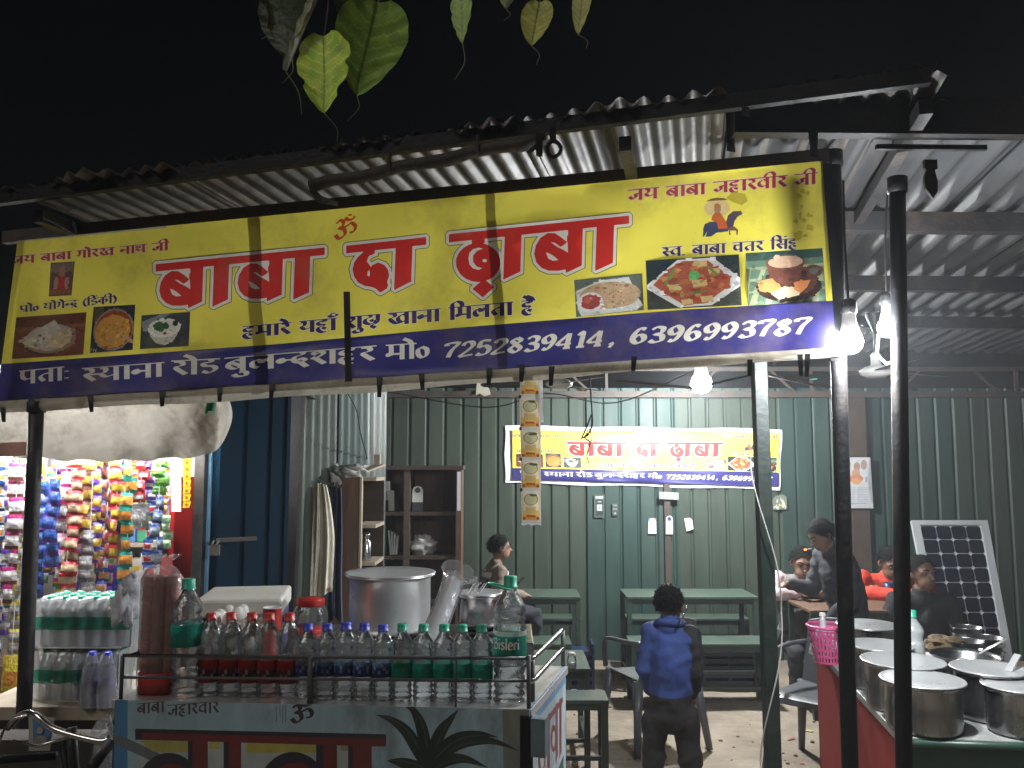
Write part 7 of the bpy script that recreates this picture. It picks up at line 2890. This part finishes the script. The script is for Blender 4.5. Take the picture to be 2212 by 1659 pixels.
def sit(Hs, lean=0.0, z=.46, arms=None, H=1.7):
    """seated joints, facing -Y; lean shifts the upper body forward"""
    s = H / 1.7
    J = dict(pelvis=(0, .0, z + .09 * s), chest=(0, -.10 * lean, z + .36 * s), neck=(0, -.19 * lean, z + .56 * s), head=(0, -.26 * lean, z + .70 * s),
             l_sh=(.175 * s, -.17 * lean, z + .50 * s), r_sh=(-.175 * s, -.17 * lean, z + .50 * s),
             l_hip=(.09 * s, -.02, z + .08 * s), r_hip=(-.09 * s, -.02, z + .08 * s), l_kn=(.11 * s, -.42 * s, z + .06 * s), r_kn=(-.11 * s, -.42 * s, z + .06 * s),
             l_an=(.11 * s, -.40 * s, .08), r_an=(-.11 * s, -.40 * s, .08))
    J.update(l_el=(.23 * s, -.24 * lean - .08, z + .26 * s), r_el=(-.23 * s, -.24 * lean - .08, z + .26 * s), l_wr=(.10 * s, -.48 * s, z + .30 * s), r_wr=(-.10 * s, -.48 * s, z + .30 * s))
    if arms:
        J.update(arms)
    return J


SK1, SK2, SK3 = (.20, .11, .072), (.25, .14, .092), (.17, .095, .062)
# the boy in the blue jacket, seen from behind
Hk = 1.22
s = Hk / 1.7
kx, kd = PX(1437, 3.98), 3.98
J = dict(pelvis=(0, 0, .62), chest=(0, .01, .88), neck=(0, .0, 1.035), head=(.0, -.03, 1.11), l_sh=(.092, .0, .985), r_sh=(-.092, .0, .985),
         l_el=(.118, .02, .82), r_el=(-.118, .02, .82), l_wr=(.095, -.085, .70), r_wr=(-.095, -.085, .70), l_hand=(.08, -.14, .62), r_hand=(-.08, -.14, .62),
         l_hip=(.072, 0, .60), r_hip=(-.072, 0, .60), l_kn=(.088, -.02, .33), r_kn=(-.088, .0, .33), l_an=(.09, .02, .06), r_an=(-.10, .03, .06), tuck=False)
boy = person('boy in blue jacket standing with his back turned', (kx, kd, -.012), PI - .22, J, dict(skin=SK3, top=(.028, .055, .21), arm_r=(.016, .016, .018), arm_l=(.03, .055, .20), leg=(.017, .015, .014), shoe=(.02, .018, .016)), H=Hk, kid=True, vox=.0085, bulk=1.0, hem=.715, headrot=Matrix.Rotation(-.25, 3, 'Z') @ Matrix.Rotation(.12, 3, 'X'), hairlen=.012)
# jacket collar and hem
m = MB()
m.tube([Vector((math.cos(a) * .058, math.sin(a) * .055 - .004, 1.036 + .010 * math.sin(a))) for a in [k * PI / 10 for k in range(21)]], .017, n=8)
m.col = None
m.c = [(.028, .055, .20)] * len(m.f)
m.build('collar', 'cloth', boy)
# steel spoon in his hand
m = MB()
c = P(1478, 1325, 3.9)
m.tube([c + Vector((-.02, 0, -.05)), c + Vector((0, 0, 0)), c + Vector((.012, 0, .018)), c + Vector((.016, 0, .026)), c + Vector((.006, 0, .032))], .004, n=6)
solo(m, 'steel_spoon', 'chrome', 'bent steel spoon handle beside the shoulder of the boy', 'spoon', loc=c)

# child in profile by the far table
J = sit(0, lean=.1, z=.56, H=1.30, arms=dict(l_el=(.17, .02, .80), r_el=(-.17, .02, .80), l_wr=(.09, -.20, .76), r_wr=(-.09, -.20, .76)))
J['head'] = (0, -.05, .56 + .70 * (1.30 / 1.7) + .02)
kid2 = person('child in patterned sweater sitting in profile by the wall', (PX(1068, 6.62), 6.62, 0), PI / 2 + .25, J, dict(skin=SK2, top=(.20, .15, .125), arm_l=(.22, .165, .13), arm_r=(.22, .165, .13), leg=(.03, .03, .04)), H=1.30, kid=True, vox=.010)
m = MB()
for (z0, z1, cc) in ((.90, .94, (.6, .6, .6)), (.82, .89, (.035, .035, .05))):
    m.col = cc
    m.lathe([(.118, z0), (.121, (z0 + z1) / 2), (.118, z1)], n=24, c=(0, -.01, 0), sq=(1.02, .88))
m.build('sweater_band', 'cloth', kid2)

# man in pink shirt and grey vest
J = sit(0, lean=.95, z=.30, arms=dict(l_sh=(.18, -.16, .86), r_sh=(-.18, -.16, .86), neck=(0, -.20, .88), l_el=(.25, -.26, .76), r_el=(-.27, -.26, .76), l_wr=(.07, -.42, .80), r_wr=(-.06, -.40, .80), l_hand=(.0, -.46, .80), r_hand=(.02, -.46, .80)))
mv = person('man in grey vest and pink shirt eating at the dark table', (PX(1704, 6.85), 6.85, 0), -.1, J, dict(skin=SK2, top=(.17, .16, .145), arm_l=(.52, .38, .38), arm_r=(.52, .38, .38), leg=(.03, .03, .03)), vox=.011, headrot=Matrix.Rotation(.25, 3, 'X'))
m = MB()
m.col = (.6, .5, .48)
m.add([(-.045, -.235, .98), (.045, -.235, .98), (.012, -.26, .80), (-.012, -.26, .80)], [(0, 1, 2, 3)])
m.build('shirt_front', 'cloth', mv)
# man in orange
J = sit(0, lean=1.0, z=.30, arms=dict(l_sh=(.19, -.17, .87), r_sh=(-.19, -.17, .87), neck=(0, -.21, .89), l_el=(.30, -.25, .80), r_el=(-.28, -.26, .78), l_wr=(.06, -.48, .79), r_wr=(-.04, -.50, .79), l_hand=(-.06, -.52, .79), r_hand=(.06, -.54, .79)))
person('man in bright orange red shirt bending over his plate', (PX(1872, 6.86), 6.86, 0), .05, J, dict(skin=SK3, top=(.62, .05, .025), leg=(.03, .03, .03)), vox=.011, headrot=Matrix.Rotation(.45, 3, 'X'))
# man in black facing the camera
J = sit(0, lean=.5, z=.30, arms=dict(l_el=(.25, -.06, .56), r_el=(-.25, -.06, .56), l_wr=(.12, -.28, .46), r_wr=(-.12, -.28, .46)))
person('man in dark jacket looking toward the street beside the solar panel', (PX(1960, 6.1), 6.1, 0), -.12, J, dict(skin=SK1, top=(.016, .016, .018), leg=(.015, .015, .017)), vox=.011, headrot=Matrix.Rotation(.25, 3, 'Z') @ Matrix.Rotation(-.08, 3, 'Y'))
# dark clothed youth leaning over the table
J = dict(pelvis=(0, .05, .78), chest=(0, -.0, 1.03), neck=(0, -.06, 1.19), head=(.0, -.13, 1.285), l_sh=(.15, -.04, 1.13), r_sh=(-.15, -.04, 1.13), l_el=(.2, -.06, .88), r_el=(-.2, -.08, .90), l_wr=(.14, -.20, .74), r_wr=(-.13, -.30, .95), r_hand=(-.10, -.36, .95),
         l_hip=(.085, .05, .76), r_hip=(-.085, .05, .76), l_kn=(.095, .0, .42), r_kn=(-.095, .04, .42), l_an=(.10, .04, .07), r_an=(-.10, .08, .07))
yt = person('youth in dark clothes standing with bowed head by the dark table', (PX(1798, 5.75), 5.75, 0), -1.35, J, dict(skin=SK3, top=(.016, .017, .022), leg=(.014, .014, .016), arm_r=(.05, .05, .055)), H=1.5, vox=.011, headrot=Matrix.Rotation(.5, 3, 'X'), hairlen=.03)
c = P(1742, 1187, 5.50)
m = MB()
m.tube([c, c + Vector((.04, .02, .004))], .004, n=6)
t = thing('cigarette', 'lit cigarette with glowing tip by the standing youth', 'cigarette', c)
m.build('paper', 'paper_white', t, world=True)
m = MB()
m.tube([c + Vector((-.014, 0, -.001)), c + Vector((-.0005, 0, 0))], .0045, n=6)
m.build('glowing_tip', 'ember', t, world=True)
# kiosk keeper: white sleeves, blue vest
J = sit(0, lean=.5, z=.62, arms=dict(l_el=(.25, -.16, .84), r_el=(-.25, -.16, .84), l_wr=(.12, -.34, .80), r_wr=(-.12, -.34, .80)))
J['head'] = (0, -.10, 1.34)
person('kiosk keeper in white shirt and blue vest behind the packets', (PX(262, 4.62), 4.62, 0), .2, J, dict(skin=SK1, top=(.03, .025, .26), arm_l=(.7, .7, .72), arm_r=(.7, .7, .72), leg=(.03, .03, .04)), vox=.011)

# ---------------------------------------------------------------- peepal leaves hanging in front
br_ = thing('peepal_branch', 'drooping peepal twig with heart shaped leaves over the roof', 'branch', P(900, -60, 1.72))
LB = br_.location.copy()
m = MB()
m.tube(catmull([P(430, -120, 1.9), P(620, -60, 1.72), P(800, -45, 1.70), P(1000, -50, 1.74), P(1250, -60, 1.85), P(1500, -110, 2.0)], 6), [.006 - .003 * k / 30 for k in range(31)], n=7)
m.build('twig', 'twig', br_, world=True)
rl = random.Random(9)


def leaf(base, tip, tail, wpx, d, col, twist=0.0, cup=.12, eaten=0.0, seed=0, col2=None):
    A, B, Tt = P(*base, d), P(*tip, d - .02), P(*tail, d - .03)
    ax = (B - A)
    L = ax.length
    ax.normalize()
    view = Vector((0, 1, 0))
    sx = ax.cross(view).normalized()
    sx = Matrix.Rotation(twist, 3, ax) @ sx
    nz = ax.cross(sx).normalized()
    W_ = wpx / F * d / 2
    m = MB()
    n, k = 44, 22
    r = random.Random(seed)
    ph = r.uniform(0, 6)
    prof = lambda t: (math.sin(PI * min(1, t ** .68)) ** .62) * (1 - .18 * t) * 1.08

    def fn(u, v):
        q = 2 * u - 1
        w = W_ * prof(v * .985 + .01)
        ed = 1 - eaten * max(0, noise.noise(Vector((v * 6 + seed, q * 1.0 if abs(q) > .5 else 0, seed)))) * (abs(q) ** 3)
        p = A + ax * (L * v + (.10 * L * (abs(q) ** 1.5) * -max(0, .35 - v))) + sx * (q * w * ed + .02 * L * math.sin(v * 3 + ph))
        return p + nz * (cup * W_ * q * q + .05 * L * math.sin(v * 2.6 + ph) + .01 * L * math.sin(v * 30 + abs(q) * 6) * abs(q)) - LB
    b = len(m.f)
    m.sheet(fn, k, n)
    c2 = col2 or col
    for j in range(n):
        for i in range(k):
            q = abs(2 * (i + .5) / k - 1)
            g = noise.noise(Vector((j * .16 + seed, i * .27, seed))) * .5 + .5
            vein = 1.35 if ((j / n * 8 + q * 1.5) % 1.0) < .16 else 1.0
            cc = [a_ * (1 - g) + b_2 * g for a_, b_2 in zip(col, c2)]
            m.c[b + j * k + i] = tuple(x * vein for x in cc)
    lf = m.build('leaf', 'leaf', br_)
    m = MB()
    m.tube([(A + ax * (L * q / 6)) + nz * (-.0015 + .05 * L * math.sin(q / 6 * 2.6 + ph)) + sx * (.02 * L * math.sin(q / 6 * 3 + ph)) - LB for q in range(7)], [.0014 - .0001 * q for q in range(7)], n=5)
    cv = catmull([B + nz * .05 * L * math.sin(2.6 + ph) + sx * .02 * L * math.sin(3 + ph) - LB, (B + Tt) / 2 + Vector((.012, 0, 0)) - LB, Tt - LB], 5)
    m.tube(cv, [.0016 - .0011 * q / (len(cv) - 1) for q in range(len(cv))], n=5)
    up = Vector((A.x, A.y, P(900, -55, d).z))
    m.tube(catmull([A + nz * .05 * L * math.sin(ph) + sx * .02 * L * math.sin(ph) - LB, (A * .6 + up * .4) + Vector((.006, .0, 0)) - LB, up + Vector((.01, 0, 0)) - LB], 4), .0013, n=5)
    m.build('midrib', 'twig', lf)


GR, GY, YB = (.10, .17, .025), (.30, .32, .04), (.24, .19, .05)
leaf((700, 74), (702, 250), (728, 305), 126, 1.66, (.17, .31, .035), .15, eaten=.35, seed=2, col2=(.42, .46, .05))
leaf((812, 10), (776, 205), (750, 262), 160, 1.76, (.10, .18, .03), -.25, eaten=.08, seed=3, col2=(.18, .25, .045))
leaf((712, -30), (612, 148), (652, 248), 46, 1.70, (.16, .17, .09), .9, seed=4, cup=.5)
leaf((600, -40), (630, 130), (610, 180), 120, 1.80, (.03, .04, .015), .3, seed=5)
leaf((995, -30), (1000, 98), (982, 172), 56, 1.74, (.17, .25, .04), .5, eaten=.5, seed=6, col2=(.16, .18, .09))
leaf((1165, 8), (1150, 96), (1158, 140), 72, 1.86, (.11, .12, .025), .2, seed=7, col2=(.17, .15, .035))
leaf((1262, -30), (1250, 72), (1266, 105), 46, 1.90, (.15, .14, .045), .4, seed=8)
leaf((1105, -60), (1094, 18), (1088, 45), 52, 1.84, (.10, .12, .05), .3, seed=9)
leaf((760, -60), (770, 75), (760, 110), 90, 1.84, (.02, .028, .012), -.2, seed=10)
leaf((575, 0), (578, 60), (565, 85), 34, 1.82, (.05, .05, .03), 1.0, seed=11)

# ---------------------------------------------------------------- thin haze added to give the lamps a bloom-like glow
m = MB()
m.box((0, 40, 1.2), (124, 150, 4.6))
hz = m.build('haze', 'twig', kind='stuff')
tag(hz, 'thin haze added for the glow around the lamps', 'haze')
hm = bpy.data.materials.new('glow_haze')
hm.use_nodes = True
hm.cycles.homogeneous_volume = True
hm.node_tree.nodes.remove(hm.node_tree.nodes['Principled BSDF'])
pv = hm.node_tree.nodes.new('ShaderNodeVolumePrincipled')
pv.inputs['Color'].default_value = (.9, .93, 1.0, 1)
pv.inputs['Density'].default_value = 0.0048
pv.inputs['Anisotropy'].default_value = 0.0
hm.node_tree.links.new(pv.outputs[0], hm.node_tree.nodes['Material Output'].inputs['Volume'])
hz.data.materials.clear()
hz.data.materials.append(hm)
